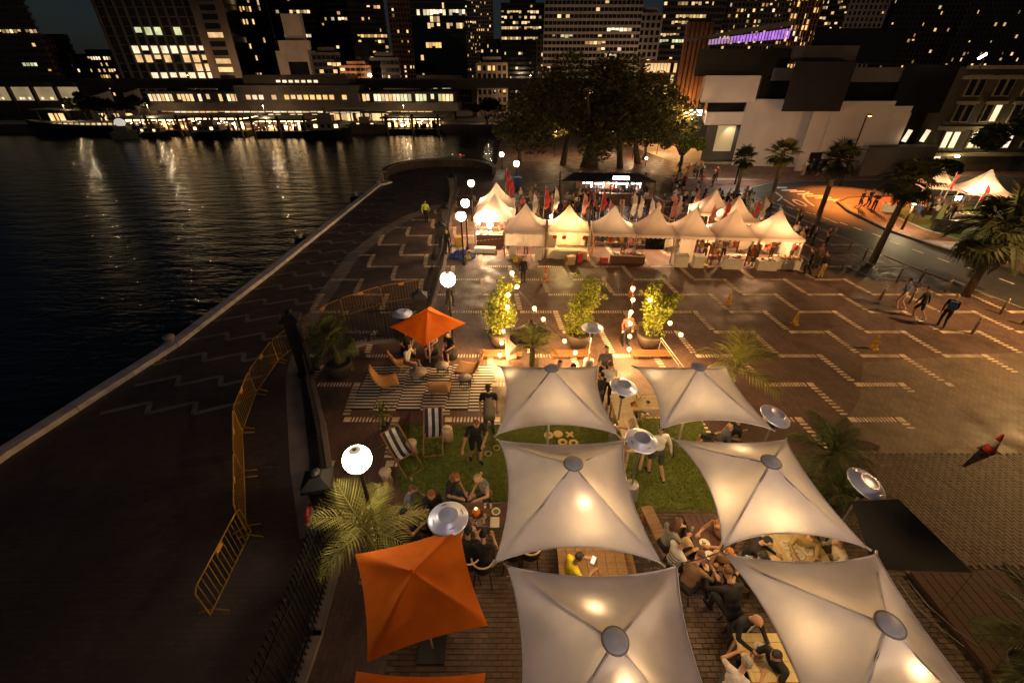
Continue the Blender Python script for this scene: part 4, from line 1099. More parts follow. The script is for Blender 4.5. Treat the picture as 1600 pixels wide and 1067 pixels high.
for u, lab in ((783, 'left bushy tree'), (893, 'middle narrow bush'), (1018, 'right double crowned bush')):
    g_ = gp(u, 556); t = thing('timber_plinth', 'low orange timber bench under the ' + lab, 'bench', g_, 0, 'low timber benches under the bushes')
    for j in range(3): MB().bb(-.85, .85, -.07, .07, .0, .05).build('slat', mat('orange_timber', (.20, .08, .03), .6, stretch=(1, 8, 1)), t, loc=(0, -.17 + j * .17, .12))
    for sx in (-.7, .7): MB().bb(-.05, .05, -.24, .24, 0, .12).build('leg', mat('orange_timber', (.20, .08, .03)), t, loc=(sx, 0, 0))
# =================================================================== FENCES, LAMPS, BARRIERS, BOLLARDS, CONES
M_fence = mat('fence_black', (.015, .013, .012), .5, var=.3)
M_globe = emis('globe_glow', (1.0, .80, .54), 38.0)
M_globe_y = emis('globe_glow_yellow', (1.0, .78, .32), 14.0)
for m_ in (M_globe, M_globe_y):      # the opal glass is dimmer round the metal fitting on top
    N = m_.node_tree.nodes; L = m_.node_tree.links; b = N['Principled BSDF']
    tc = N.new('ShaderNodeTexCoord'); sp = N.new('ShaderNodeSeparateXYZ'); mr = N.new('ShaderNodeMapRange')
    L.new(tc.outputs['Normal'], sp.inputs[0]); L.new(sp.outputs[2], mr.inputs[0])
    mr.inputs[1].default_value = .80; mr.inputs[2].default_value = .92; mr.inputs[3].default_value = b.inputs['Emission Strength'].default_value; mr.inputs[4].default_value = .42
    L.new(mr.outputs[0], b.inputs['Emission Strength'])
M_post = mat('lamp_post', (.02, .018, .016), .45)
def globe_lamp(label, base, h, r_, m, grp='globe lamps along the fence'):
    t = thing('globe_lamp', label, 'lamp', base, 0, grp)
    MB().lathe([(.13, 0), (.13, .12), (.075, .2), (.05, .5), (.045, h - r_ - .12), (.09, h - r_ - .08), (.11, h - r_ - .02)], 12).build('post', M_post, t, True)
    MB().ball((0, 0, h), r_, 24).build('globe', m, t, True)
    MB().lathe([(.05, h + r_ * .985), (.035, h + r_ * 1.03), (.0001, h + r_ * 1.05)], 14).build('cap', mat('lamp_cap', (.5, .42, .32), .5), t, True)
    return t
g1 = P(558, 717, 6.35); globe_lamp('nearest globe lamp, glowing just above the pale palm fronds', (g1.x, g1.y, 0), g1.z, .295, M_globe)
b = gp(709, 543); g = P(705, 436, b.y); globe_lamp('globe lamp standing right behind the small orange umbrella', (b.x, b.y, 0), g.z, .29, M_globe)
b = gp(725, 413); g = P(722, 337.5, b.y); globe_lamp('lower of the two white globe lamps left of the first stall', (b.x, b.y, 0), g.z, .275, M_globe)
g = P(727, 317, 27.5); globe_lamp('white globe lamp just above and behind another one by the first stall', (g.x, 27.5, 0), g.z, .26, M_globe)
g = P(736, 286, 34); globe_lamp('yellow globe lamp beside the tip of the tall stall', (g.x, 34, 0), g.z, .26, M_globe_y)
g = P(807, 255.5, 45); globe_lamp('far white globe lamp over a blue bin', (g.x, 45, 0), g.z, .27, M_globe)
g = P(784, 241, 55); globe_lamp('farthest globe lamp near the water beside the fig tree', (g.x, 55, 0), g.z, .25, M_globe)
# the street lights whose glow falls over the plaza and the road
def street_light(label, x, y, h, e, col, arm=(0, -1.2), ang=None, tgt=None, grp='street lights'):
    t = thing('street_light', label, 'street light', (x, y, 0), 0, grp)
    MB().tube([(0, 0, 0), (0, 0, h * .5), (0, 0, h)], [.1, .075, .055], 8).build('pole', M_post, t, True)
    ax, ay = arm
    if ax or ay: MB().tube([(0, 0, h - .1), (ax * .5, ay * .5, h + .12), (ax, ay, h + .1)], .04, 6).build('arm', M_post, t, True)
    MB().box((ax, ay, h + .08), (.5, .28, .1), math.atan2(ay, ax) if (ax or ay) else 0).build('lamp_housing', M_post, t)
    MB().ball((ax, ay, h + .0), .12, 12, sz=.4).build('lamp', emis('street_lamp_glow_%d' % int(col[1] * 100), col, 40), t, True)
    if ang: spot('street_lamp_light', (ax, ay, h - .12), tgt - Vector((x, y, 0)), e, col, ang, .6, .12, t)
    else: point('street_lamp_light', (ax, ay, h - .12), e, col, .12, t)
    return t
street_light('tall amber street light standing off the right edge of the plaza', 27.6, 14.5, 7.6, 6600, (1.0, .56, .20), (-1.4, 0))
street_light('amber street light over the crosswalk', 33.6, 46.0, 6.5, 15000, (1.0, .25, .035), (-.6, -1.2), 84, Vector((32, 41.6, 0)))
b = gp(1409, 358, .1); g = P(1431, 318, b.y); street_light('short park lamp with one bright head on the lawn edge', b.x, b.y, g.z, 900, (1, .72, .35), (0, 0))
b = gp(1148, 288); g = P(1165, 232, b.y); street_light('white twin headed street light above the short palm', b.x, b.y, g.z, 800, (1, .92, .75), (.5, 0))
street_light('amber street light behind the market crowd', 19.6, 53.5, 6.2, 600, (1, .6, .25), (-.8, -.8))
q = P(1535, 88, 52); t = thing('flood_lamp', 'white flood lamp on a bracket above the stone building', 'lamp', (q.x, 52, q.z))
MB().tube([(.3, 0, -1.2), (.3, 0, -.2), (0, 0, 0)], .05, 6).build('bracket', M_post, t); MB().box((0, 0, 0), (.7, .2, .16), ry=R(-35)).build('lamp', emis('flood_glow', (1, .93, .8), 8), t)
for i, (u, v, h, e) in enumerate([(230, 195, 3.6, 900), (420, 193, 3.6, 900), (640, 190, 3.6, 900), (760, 196, 3.6, 700), (90, 196, 3.6, 700)]):
    b = gp(u, v); street_light(['lamp on the far quay by the left wharf', 'lamp on the far quay by the middle wharf', 'lamp on the far quay by the short wharf', 'lamp on the far quay under the fig tree', 'lamp on the far quay by the black ship'][i], b.x, 108.0, h, e * 1.3, (1, .7, .38), (0, 0), grp='lamps on the far quay')
for i, (x, y, e) in enumerate([(-95, 150, 9000), (-45, 140, 6000), (5, 140, 6000), (48, 150, 8000), (90, 150, 8000)]):
    street_light(['city street light behind the left wharf', 'city street light behind the station', 'city street light behind the fig tree', 'city street light below the round office tower', 'city street light behind the museum'][i], x, y, 9, e * 1.3, (1, .66, .38), (0, -1.5), grp='city street lights')
street_light('amber street light at the foot of the brick tower', 26.5, 73.5, 5, 2600, (1, .48, .14), (0, 0))
for i, (u, v, Yd, e) in enumerate([(803, 183, 66, 300), (907, 176, 68, 300), (926, 194, 64, 500), (992, 218, 62, 400), (1032, 204, 66, 400), (868, 205, 63, 500), (1010, 247, 57, 0), (958, 205, 70, 300)]):
    q = P(u, v, Yd); t = thing('park_lamp', ['small lamp shining through the left side of the fig tree', 'small lamp high in the middle of the fig tree', 'twin bright lamp seen through the middle of the fig crown', 'bluish small lamp low in the fig crown', 'small lamp at the right side of the fig crown', 'lamp low at the left of the fig trunk', 'lamp under the right edge of the fig crown', 'small lamp right of the fig trunk'][i], 'lamp', (q.x, Yd, 0), 0, 'lamps seen through the fig tree')
    MB().tube([(0, 0, 0), (0, 0, q.z - .1)], .04, 6).build('post', M_post, t); MB().ball((0, 0, q.z), .16, 10).build('lamp', emis('park_lamp_glow', (1, .72, .42), 18), t, True)
    if e: point('park_lamp_light', (0, 0, max(1, q.z - .4)), e * 1.1, (1, .62, .30), .2, t)
# ---- black picket fence on a low kerb, with square gate piers
def fence(label, pts, h, gap, grp='black picket fences'):
    t = thing('picket_fence', label, 'fence', (pts[0][0], pts[0][1], 0), 0, grp)
    o = Vector((pts[0][0], pts[0][1], 0)); pm = None; cnt = 0; rest = MB()
    kb = MB()
    for a, b in zip(pts, pts[1:]):
        a = Vector((a[0], a[1], 0)) - o; b = Vector((b[0], b[1], 0)) - o; d = b - a; c = (a + b) / 2; an = math.atan2(d.y, d.x)
        kb.box((c.x, c.y, .07), (d.length + .1, .3, .14), an)
        for z in (.34, h - .22):
            MB().box((0, 0, 0), (d.length, .04, .045), 0).build('rail', M_fence, t, loc=(c.x, c.y, z), rz=an)
        n = max(1, int(d.length / gap))
        for i in range(n):
            p = a.lerp(b, (i + .5) / n)
            if pm is None:
                mb = MB().box((0, 0, h / 2 + .1), (.026, .026, h - .12)); mb.add([(-.03, -.03, h + .04), (.03, -.03, h + .04), (.03, .03, h + .04), (-.03, .03, h + .04), (0, 0, h + .16)], [(0, 1, 4), (1, 2, 4), (2, 3, 4), (3, 0, 4), (3, 2, 1, 0)])
                pm = mb.mesh('picket', M_fence)
            if cnt < 150: link('picket', pm, t, p, an); cnt += 1
    kb.build('kerb', M_band, t)
    return t
fence('near black picket fence running from the bottom edge up to the low gate pier', [(-4.1, 2.4), (-4.1, 4.4), (-4.25, 6.3)], 1.9, .115)
fence('black picket fence between the two gate piers left of the bar', [(-4.6, 7.0), (-5.4, 8.7), (-6.4, 10.8), (-7.75, 13.3)], 1.05, .16)
fence('curved black picket fence behind the dark fan palm', [(-7.7, 14.0), (-7.1, 15.3), (-6.2, 15.9), (-5.0, 16.0), (-4.15, 16.0)], 1.75, .14)
fence('long black fence leading away past the globe lamps', [(-3.95, 16.6), (-4.05, 20), (-4.15, 24.5), (-4.5, 29), (-5.05, 36), (-5.5, 45)], 1.3, .3)
def pier(label, x, y, h, w_):
    t = thing('gate_pier', label, 'pillar', (x, y, 0), R(12), 'square black gate piers')
    MB().bb(-w_ / 2 - .06, w_ / 2 + .06, -w_ / 2 - .06, w_ / 2 + .06, 0, .22).build('plinth', M_fence, t)
    MB().bb(-w_ / 2, w_ / 2, -w_ / 2, w_ / 2, .22, h - .3).build('shaft', M_fence, t)
    a = w_ / 2 + .11
    MB().bb(-a, a, -a, a, h - .3, h - .2).build('collar', M_fence, t)
    mb = MB(); mb.add([(-a, -a, h - .199), (a, -a, h - .199), (a, a, h - .199), (-a, a, h - .199), (-.12, -.12, h - .04), (.12, -.12, h - .04), (.12, .12, h - .04), (-.12, .12, h - .04)], [(4, 5, 6, 7), (0, 1, 5, 4), (1, 2, 6, 5), (2, 3, 7, 6), (3, 0, 4, 7)]); mb.ball((0, 0, h + .02), .13, 10, sz=.7)
    mb.build('cap', M_fence, t)
    return t
pier('tall black gate pier beside the dark fan palm', -8.0, 13.65, 2.7, .42)
pier('low black gate pier at the left of the pale palm fronds', -4.45, 6.7, 2.3, .42)
pier('black gate pier behind the small orange umbrella with a grey cap', -3.85, 16.25, 2.3, .42)
pier('far black gate pier by the blue tarpaulin', -4.45, 26.5, 2.1, .42)
pier('farther black gate pier beyond the tarpaulin', -4.75, 30.5, 2.1, .42)
pier('farthest black gate pier near the round bastion', -5.4, 40, 2.3, .42)
lr = thing('life_ring', 'red life ring hanging on the low black gate pier', 'life ring', (-4.72, 6.55, 1.15))
mb = MB(); mb.tube([(0, .3 * math.cos(a), .3 * math.sin(a)) for a in [2 * math.pi * i / 20 for i in range(21)]], .055, 8, cap=False); mb.build('ring', mat('life_ring_red', (.40, .03, .02), .5), lr, True)
mb = MB()
for a in (0, 1.57, 3.14, 4.71): mb.tube([(0, .3 * math.cos(a - .12), .3 * math.sin(a - .12)), (0, .3 * math.cos(a + .12), .3 * math.sin(a + .12))], .06, 8)
mb.build('band', mat('white_band', (.6, .55, .5)), lr)
# ---- orange crowd barriers
M_bar = mat('orange_barrier', (.40, .21, .025), .5, var=.25, scale=8)
bproto = thing('crowd_barrier', 'x', 'barrier')
L_b, H_b = 2.1, 1.05
fr = MB(); fr.tube([(-L_b / 2, 0, .12), (-L_b / 2, 0, H_b - .1), (-L_b / 2 + .1, 0, H_b), (L_b / 2 - .1, 0, H_b), (L_b / 2, 0, H_b - .1), (L_b / 2, 0, .12), (-L_b / 2, 0, .12)], .018, 7)
fr.build('frame', M_bar, bproto)
bm_ = MB().tube([(0, 0, .13), (0, 0, H_b - .02)], .009, 5).mesh('bar', M_bar)
for i in range(13): link('bar', bm_, bproto, (-L_b / 2 + L_b * (i + 1) / 14, 0, 0))
for sx in (-1, 1):
    MB().tube([(0, -.32, .03), (0, -.05, .13), (0, .05, .13), (0, .32, .03)], .018, 6).build('foot', M_bar, bproto, loc=(sx * (L_b / 2 - .12), 0, 0))
MB().bb(-.12, .12, -.012, .012, 0, .12).build('plate', mat('orange_plate', (.6, .26, .03), .5), bproto, loc=(.0, 0, H_b - .14))
bp = [gp(342, 952), gp(392, 838), gp(378, 745), gp(386, 672), gp(425, 600), gp(478, 545)]
route = [(-6.35, 4.75), (-6.75, 6.75), (-7.75, 8.55), (-8.75, 10.35), (-9.3, 12.35), (-9.45, 14.4), (-9.0, 16.35), (-8.0, 18.1), (-6.5, 19.45), (-4.6, 20.3)]
labs = ['orange crowd barrier nearest the bottom edge, standing askew', 'second orange crowd barrier from the bottom, overlapping the askew one', 'orange crowd barrier level with the nearest globe lamp', 'orange crowd barrier at the outermost bend of the row', 'orange crowd barrier just below the tall black gate pier', 'orange crowd barrier left of the tall black gate pier', 'orange crowd barrier behind the tall black gate pier', 'orange crowd barrier above the dark fan palm', 'last orange crowd barrier, ending by the grey capped pier']
first = True
for (a, b, lab) in zip(route, route[1:], labs):
    a = Vector((a[0], a[1], 0)); b = Vector((b[0], b[1], 0)); c = (a + b) / 2; an = math.atan2((b - a).y, (b - a).x)
    if lab.startswith('orange crowd barrier nearest'): an -= .12
    o = bproto if first else copy_tree(bproto)
    first = False
    o.location = c; o.rotation_euler = (0, 0, an); tag(o, lab, 'barrier', 'orange crowd barriers'); o.scale = ((b - a).length / 2.14, 1, 1)
# ---- bollards, fenders
def bollard(lab, u, v, s=1.):
    b = gp(u, v); t = thing('mooring_bollard', lab, 'bollard', (b.x, b.y, 0), R(8), 'pale mooring bollards on the quay edge')
    MB().bb(-.36 * s, .36 * s, -.3 * s, .3 * s, 0, .09).build('base', M_conc, t)
    MB().lathe([(.16 * s, .09), (.13 * s, .2), (.14 * s, .3), (.22 * s, .36), (.22 * s, .43), (.0001, .45)], 14).build('head', M_conc, t, True)
bollard('nearest pale mooring bollard on the quay edge by the painted number', 269, 538)
bollard('mooring bollard halfway along the quay edge', 470, 374)
bollard('mooring bollard near the far corner of the quay', 557, 307)
bollard('farthest mooring bollard, on the short edge before the round bastion', 592, 290)
for lab, y, s in [('nearest black rubber fender sticking out over the water', 17.2, 1.0), ('middle black rubber fender on the quay wall', 29.5, 1.0), ('far black rubber fender on the quay wall', 41, 1.0)]:
    x = np.interp(y, [9.4, 15.6, 23.7, 46.2], [-15.75, -14.63, -14.3, -13.9]) - .62
    t = thing('rubber_fender', lab, 'fender', (x, y, -.55), 0, 'black fenders on the quay wall')
    mb = MB().lathe([(.30, -.7), (.44, -.62), (.5, 0), (.44, .62), (.30, .7)], 14).build('rubber', M_rub, t, True)
    MB().tube([(.3, -.35, .6), (.72, -.35, .72)], .03, 5).build('chain', M_post, t); MB().tube([(.3, .35, .6), (.72, .35, .72)], .03, 5).build('chain', M_post, t)
# steel posts along the road
sp = thing('steel_bollard', 'x', 'bollard')
MB().lathe([(.055, 0), (.055, .78), (.045, .82), (.0001, .83)], 10).build('post', mat('worn_steel_post', (.34, .28, .20), .4, .6), sp, True)
MB().lathe([(.062, .64), (.062, .70)], 10).build('band', mat('pale_tape', (.6, .52, .4), .5), sp)
spots_ = [(1301, 373), (1325, 391), (1348, 406), (1314, 423), (1400, 441), (1436, 440), (1476, 456), (1375, 468), (1420, 474), (1518, 521), (1562, 490), (1597, 507), (1283, 358)]
slab_ = ['steel post at the kerb beyond the slim tall palm', 'steel post second along the kerb from the far palm', 'steel post just left of the slim tall palm', 'steel post standing inside the plaza right of the last stall', 'steel post between the walkers and the slim tall palm', 'steel post on the bright strip above the walkers', 'steel post at the kerb above the middle walker', 'dark steel post left of the walker in the blue jacket', 'steel post hidden partly by the walker in the blue jacket', 'steel post in front of the walker in blue on the right', 'steel post at the kerb near the leaning palm', 'steel post at the right edge of the frame', 'farthest steel post by the road bend']
for i, (u, v) in enumerate(spots_):
    o = sp if i == 0 else copy_tree(sp); o.location = gp(u, v); tag(o, slab_[i], 'bollard', 'slim steel posts along the road')
# ---- cones
def cone(lab, loc, h, cols, tilt=(0, 0), base=.36, grp='traffic cones', name='traffic_cone'):
    t = thing(name, lab, 'cone', loc, 0, grp); t.rotation_euler = (tilt[0], tilt[1], .3)
    a = base / 2; MB().bb(-a, a, -a, a, 0, .035).build('base', M_rub if cols[0] == 'r' else mat('cone_yellow', (.55, .30, .03), .5), t)
    rb, rt = base * .40, .03
    mats_ = {'r': mat('cone_red', (.50, .06, .02), .5), 'w': mat('cone_white', (.62, .56, .5), .5), 'y': mat('cone_yellow', (.55, .30, .03), .5), 'o': mat('cone_orange', (.6, .14, .02), .5)}
    n = len(cols)
    for i, c_ in enumerate(cols):
        s0, s1 = i / n, (i + 1) / n
        MB().lathe([(rb + (rt - rb) * s0, .036 + h * s0), (rb + (rt - rb) * s1, .036 + h * s1)], 14, caps=True).build('band', mats_[c_], t, True)
    return t
cone('red and white traffic cone standing tilted on the worn paving at the right', gp(1544, 704), .75, 'rwr', (R(4), R(-6)), .4)
cone('yellow caution cone just in front of the last stalls', gp(1241, 506), .62, 'yyy', base=.3)
cone('yellow caution cone nearest the last market stall', gp(1137, 474), .62, 'yyy', base=.3)
cone('yellow caution cone right of centre on the zigzag paving', gp(1364, 544), .62, 'yyy', base=.3)
cone('tall slim red delineator post on a black foot below the yellow stall', gp(852, 437), .8, 'owoo', base=.3)
cone('tall slim red and white delineator post behind the right potted bush', gp(985, 462), .8, 'owoo', base=.3)
# =================================================================== PEOPLE
SKINC = {'a': (.42, .23, .14), 'b': (.30, .15, .085), 'c': (.50, .30, .20)}
def colmat(pref, c):
    return mat('%s_%d_%d_%d' % (pref, c[0] * 100, c[1] * 100, c[2] * 100), c, .85, var=.2, scale=7, bump=.55)
BLK = (.012, .011, .012); NAVY = (.02, .025, .05); DGR = (.05, .048, .045); GRY = (.16, .15, .14); WHT = (.62, .58, .54); TAN = (.30, .20, .12); BRN = (.14, .075, .04)
RED = (.34, .04, .03); JEAN = (.04, .055, .09); OLV = (.09, .085, .05); YELW = (.62, .50, .02); BLU = (.04, .08, .22); PNK = (.4, .18, .16); CRM = (.46, .38, .27)
def capsule(mb, p0, p1, r0, r1, n=10):
    p0, p1 = Vector(p0), Vector(p1); d = p1 - p0
    if d.length < 1e-5: d = Vector((0, 0, 1e-4))
    t = d.normalized(); pts = []; rs = []
    for k in (-.95, -.7, -.35): pts.append(p0 + t * r0 * k); rs.append(r0 * math.sqrt(max(.02, 1 - k * k)))
    pts.append(p0); rs.append(r0); pts.append(p1); rs.append(r1)
    for k in (.35, .7, .95): pts.append(p1 + t * r1 * k); rs.append(r1 * math.sqrt(max(.02, 1 - k * k)))
    mb.tube(pts, rs, n)
def rotx(v, a):
    c, s = math.cos(a), math.sin(a); return Vector((v[0], v[1] * c - v[2] * s, v[1] * s + v[2] * c))
def ellip(mb, c, r, rx=0.):
    o = len(mb.v); mb.ball((0, 0, 0), 1, 14)
    for i in range(o, len(mb.v)):
        x, y, z = mb.v[i]; q = rotx((x * r[0], y * r[1], z * r[2]), rx); mb.v[i] = tuple(Vector(c) + q)
def body_mesh(pose, out, detail=True):
    """One continuous figure facing +Y: joints from the pose, limbs that taper, head, five fingered hands."""
    lean = pose.get('lean', 0.); ph = pose.get('pelvis', .93); twist = pose.get('twist', 0.)
    pel = Vector((0, 0, ph))
    def up(h, x=0., y=0.):   # a point on the leaning trunk
        v = rotx(Vector((x, y, h)), -lean); v = Matrix.Rotation(twist * min(1, h / .5), 3, 'Z') @ v
        v.x += pose.get('lat', 0.) * h; return pel + v
    waist, chest, neck = up(.17), up(.36), up(.52)
    nod = lean + pose.get('nod', 0.); turn = pose.get('turn', 0.) + twist
    HR = Matrix.Rotation(turn, 3, 'Z')
    hv = lambda x, y, z: neck + HR @ rotx(Vector((x, y, z)), -nod)
    J = {}
    mb = MB(); segs = []
    def seg(a, b, r0, r1, m, n=10):
        capsule(mb, a, b, r0, r1, n); segs.append((Vector(a), Vector(b), (r0 + r1) / 2, m))
    fem = pose.get('fem', False)
    sw = .165 if fem else .19; hw = .095
    SK, TOP, BOT, SHO = 0, 1, 2, 3
    # trunk: three broad ellipsoids that flow into one another
    for c, r, m in ((up(-.02), (.165, .115, .12), BOT), (up(.13), (.14 if fem else .155, .105, .14), TOP), (up(.32), (.165 if fem else .185, .115, .17), TOP)):
        ellip(mb, c, r, -lean)
    segs.append((up(-.06), up(.02), .13, BOT)); segs.append((up(.1), up(.4), .13, TOP))
    seg(up(.42, -sw * .8), up(.42, sw * .8), .075, .075, TOP)
    seg(up(.46), hv(0, .015, .09), .055, .05, SK)
    # head
    hc = hv(0, .035, .17)
    ellip(mb, hc, (.075, .094, .108), -nod); ellip(mb, hv(0, .06, .11), (.055, .06, .06), -nod)
    segs.append((hv(0, .03, .10), hv(0, .04, .22), .09, SK))
    if detail:
        ellip(mb, hv(0, .132, .155), (.013, .02, .024), -nod)
        for s in (-1, 1): ellip(mb, hv(s * .078, .02, .16), (.012, .022, .032), -nod)
    for s, nm in ((-1, 'L'), (1, 'R')):
        sh = up(.43, s * sw)
        ae, aw = pose['arm' + nm]
        el = sh + Vector(ae); wr = sh + Vector(aw)
        sl = out.get('sleeve', 'short')
        if sl == 'long': seg(sh, el, .056, .043, TOP); seg(el, wr, .042, .032, TOP)
        elif sl == 'none': seg(sh, el, .05, .038, SK); seg(el, wr, .038, .026, SK)
        else:
            md = sh.lerp(el, .62); seg(sh, md, .058, .05, TOP); seg(md, el, .043, .037, SK); seg(el, wr, .038, .026, SK)
        hd = pose.get('hand' + nm); hd = Vector(hd).normalized() if hd else (wr - el).normalized()
        side = Vector((0, 0, 1)).cross(hd)
        side = side.normalized() if side.length > .1 else Vector((0, 1, 0)) * -s
        pn = hd.cross(side)
        pc = wr + hd * .085
        if detail:
            for q in (-.028, -.009, .01, .028): capsule(mb, wr + side * q * .6, pc + side * q, .017, .014, 6)
            segs.append((wr, pc, .03, SK))
            for q, l in ((-.03, .055), (-.01, .075), (.01, .08), (.03, .07)):
                a = pc + side * q; b_ = a + hd * l * .55 - pn * .008; c_ = b_ + hd * l * .4 - pn * .024
                capsule(mb, a, b_, .0105, .010, 6); capsule(mb, b_, c_, .010, .0085, 6); segs.append((a, c_, .01, SK))
            a = wr + hd * .03 + side * .03; b_ = a + side * .035 + hd * .035; c_ = b_ + hd * .03 - side * .004
            capsule(mb, a, b_, .0135, .0115, 6); capsule(mb, b_, c_, .0115, .009, 6); segs.append((a, c_, .012, SK))
        else:
            seg(wr, wr + hd * .13, .034, .022, SK)
        hip = up(-.06, s * hw); k_, an = pose['leg' + nm]
        kn = Vector((hip.x, hip.y, hip.z)) + Vector(k_); ank = Vector((hip.x, hip.y, hip.z)) + Vector(an)
        lg = out.get('legs', 'long')
        if lg == 'long': seg(hip, kn, .088, .062, BOT); seg(kn, ank, .06, .045, BOT)
        elif lg == 'shorts':
            md = hip.lerp(kn, .85); seg(hip, md, .09, .072, BOT); seg(md, kn, .056, .053, SK); seg(kn, kn.lerp(ank, .35), .053, .056, SK); seg(kn.lerp(ank, .35), ank, .055, .036, SK)
        else:
            md = hip.lerp(kn, .45); seg(hip, md, .09, .08, BOT); seg(md, kn, .07, .05, SK); seg(kn, kn.lerp(ank, .35), .05, .052, SK); seg(kn.lerp(ank, .35), ank, .05, .034, SK)
        toe = pose.get('toe' + nm); td = Vector(toe).normalized() if toe else Vector((s * .15, 1, 0)).normalized()
        seg(ank + Vector((0, 0, -.03)) - td * .03, ank + td * .15 + Vector((0, 0, -.045)), .045, .034, SHO)
    raw = mb.mesh('raw', [])
    o = bpy.data.objects.new('raw', raw); COL.objects.link(o)
    md = o.modifiers.new('r', 'REMESH'); md.mode = 'VOXEL'; md.voxel_size = .0125 if detail else .026; md.use_smooth_shade = True
    sm = o.modifiers.new('s', 'SMOOTH'); sm.iterations = 2 if detail else 2; sm.factor = .4
    dc = o.modifiers.new('d', 'DECIMATE'); dc.ratio = .22 if detail else .35
    dg = bpy.context.evaluated_depsgraph_get(); dg.update()
    me = bpy.data.meshes.new_from_object(o.evaluated_get(dg))
    bpy.data.objects.remove(o); bpy.data.meshes.remove(raw)
    nf = len(me.polygons); cen = np.empty(nf * 3, np.float32); me.polygons.foreach_get('center', cen); cen = cen.reshape(-1, 3)
    best = np.full(nf, 1e9); mi = np.zeros(nf, np.int32)
    for a, b, r_, m in segs:
        a_, b_ = np.array(a), np.array(b); ab = b_ - a_; L2 = max(1e-9, ab @ ab)
        t = np.clip(((cen - a_) @ ab) / L2, 0, 1); d = np.linalg.norm(cen - (a_ + t[:, None] * ab), axis=1) - r_
        k = d < best; best[k] = d[k]; mi[k] = m
    return me, mi, hc, HR, nod, hv, up
# --- poses (arms: elbow and wrist from the shoulder; legs: knee and ankle from the hip)
AD = {'armL': ((-.06, -.03, -.29), (-.05, .04, -.53)), 'armR': ((.06, -.03, -.29), (.05, .04, -.53))}
AT = {'armL': ((-.07, .14, -.24), (.02, .36, -.20)), 'armR': ((.07, .14, -.24), (-.02, .36, -.20))}      # forearms on a table
AL = {'armL': ((-.06, .03, -.28), (.05, .25, -.34)), 'armR': ((.06, .03, -.28), (-.05, .25, -.34))}      # hands in the lap
AP = {'armL': ((-.05, .1, -.25), (.1, .28, -.12)), 'armR': ((.05, .1, -.25), (-.08, .28, -.12))}         # holding a phone
LS = {'legL': ((0, .02, -.41), (-.02, -.01, -.80)), 'legR': ((0, .02, -.41), (.02, -.01, -.80))}
LW = {'legL': ((0, .14, -.39), (0, .02, -.76)), 'legR': ((0, .03, -.41), (0, -.26, -.74))}
LSIT = {'legL': ((-.05, .41, -.02), (-.05, .40, -.40)), 'legR': ((.05, .41, -.02), (.05, .40, -.40))}
LHI = {'legL': ((-.06, .38, -.10), (-.04, .33, -.50)), 'legR': ((.06, .38, -.10), (.04, .33, -.50))}
LX = {'legL': ((-.03, .40, .03), (.10, .52, -.33)), 'legR': ((.05, .41, -.02), (.02, .42, -.40))}
def mk(*ds, **k):
    r_ = {}
    for d in ds: r_.update(d)
    r_.update(k); return r_
PO = {
 'stand': mk(AD, LS), 'walk': mk(LW, {'armL': ((-.06, -.14, -.25), (-.05, -.10, -.49)), 'armR': ((.06, .10, -.27), (.04, .25, -.45))}, lean=.06),
 'phone': mk(AP, LS, nod=.35), 'talk': mk(LS, {'armL': AD['armL'], 'armR': ((.08, .12, -.24), (.0, .33, -.10))}),
 'carry': mk(LS, AT), 'sit': mk(AL, LSIT, pelvis=.52, lean=.12, nod=.15), 'sit_table': mk(AT, LSIT, pelvis=.55, lean=.22, nod=.18),
 'bar_sit': mk(AT, LHI, pelvis=.72, lean=.2, nod=.15), 'bar_lap': mk(AL, LX, pelvis=.72, lean=.18, nod=.4),
 'hunch': mk(LSIT, {'armL': ((-.14, .16, -.2), (-.02, .4, -.12)), 'armR': ((.16, .12, -.2), (.1, .42, -.16))}, pelvis=.55, lean=.62, nod=.1),
 'chin': mk(LX, {'armL': ((-.05, .14, -.22), (.06, .22, .02)), 'armR': ((.06, .03, -.28), (-.02, .27, -.34))}, pelvis=.5, lean=.2),
 'cross': mk(AL, LX, pelvis=.5, lean=-.12),
 'recline': mk(LX, {'armL': ((-.08, -.02, -.27), (.08, .2, -.33)), 'armR': ((.12, .02, -.26), (-.05, .2, -.2))}, pelvis=.46, lean=-.5, nod=.5),
 'throw': mk({'armL': ((-.10, .04, -.28), (.06, .22, -.42)), 'armR': ((.12, .06, -.27), (.22, .16, -.50)), 'legL': ((0, .10, -.40), (0, .02, -.80)), 'legR': ((0, -.02, -.40), (.03, -.2, -.78))}, lean=.2, nod=.3),
 'step': mk({'armL': ((-.1, .05, -.27), (-.06, .15, -.5)), 'armR': ((.1, -.1, -.26), (.14, -.14, -.5)), 'legL': ((0, .2, -.36), (0, .1, -.76)), 'legR': ((0, -.06, -.41), (0, -.32, -.74))}, lean=.15),
}
BODY = {}
EYE = MB().ball((0, 0, 0), .0115, 8).mesh('eye', mat('eye_dark', (.02, .015, .012), .3)); 
MOUTH = MB().ball((0, 0, 0), .022, 8, sz=.3, sy=.35).mesh('mouth', mat('lips', (.25, .08, .06), .6))
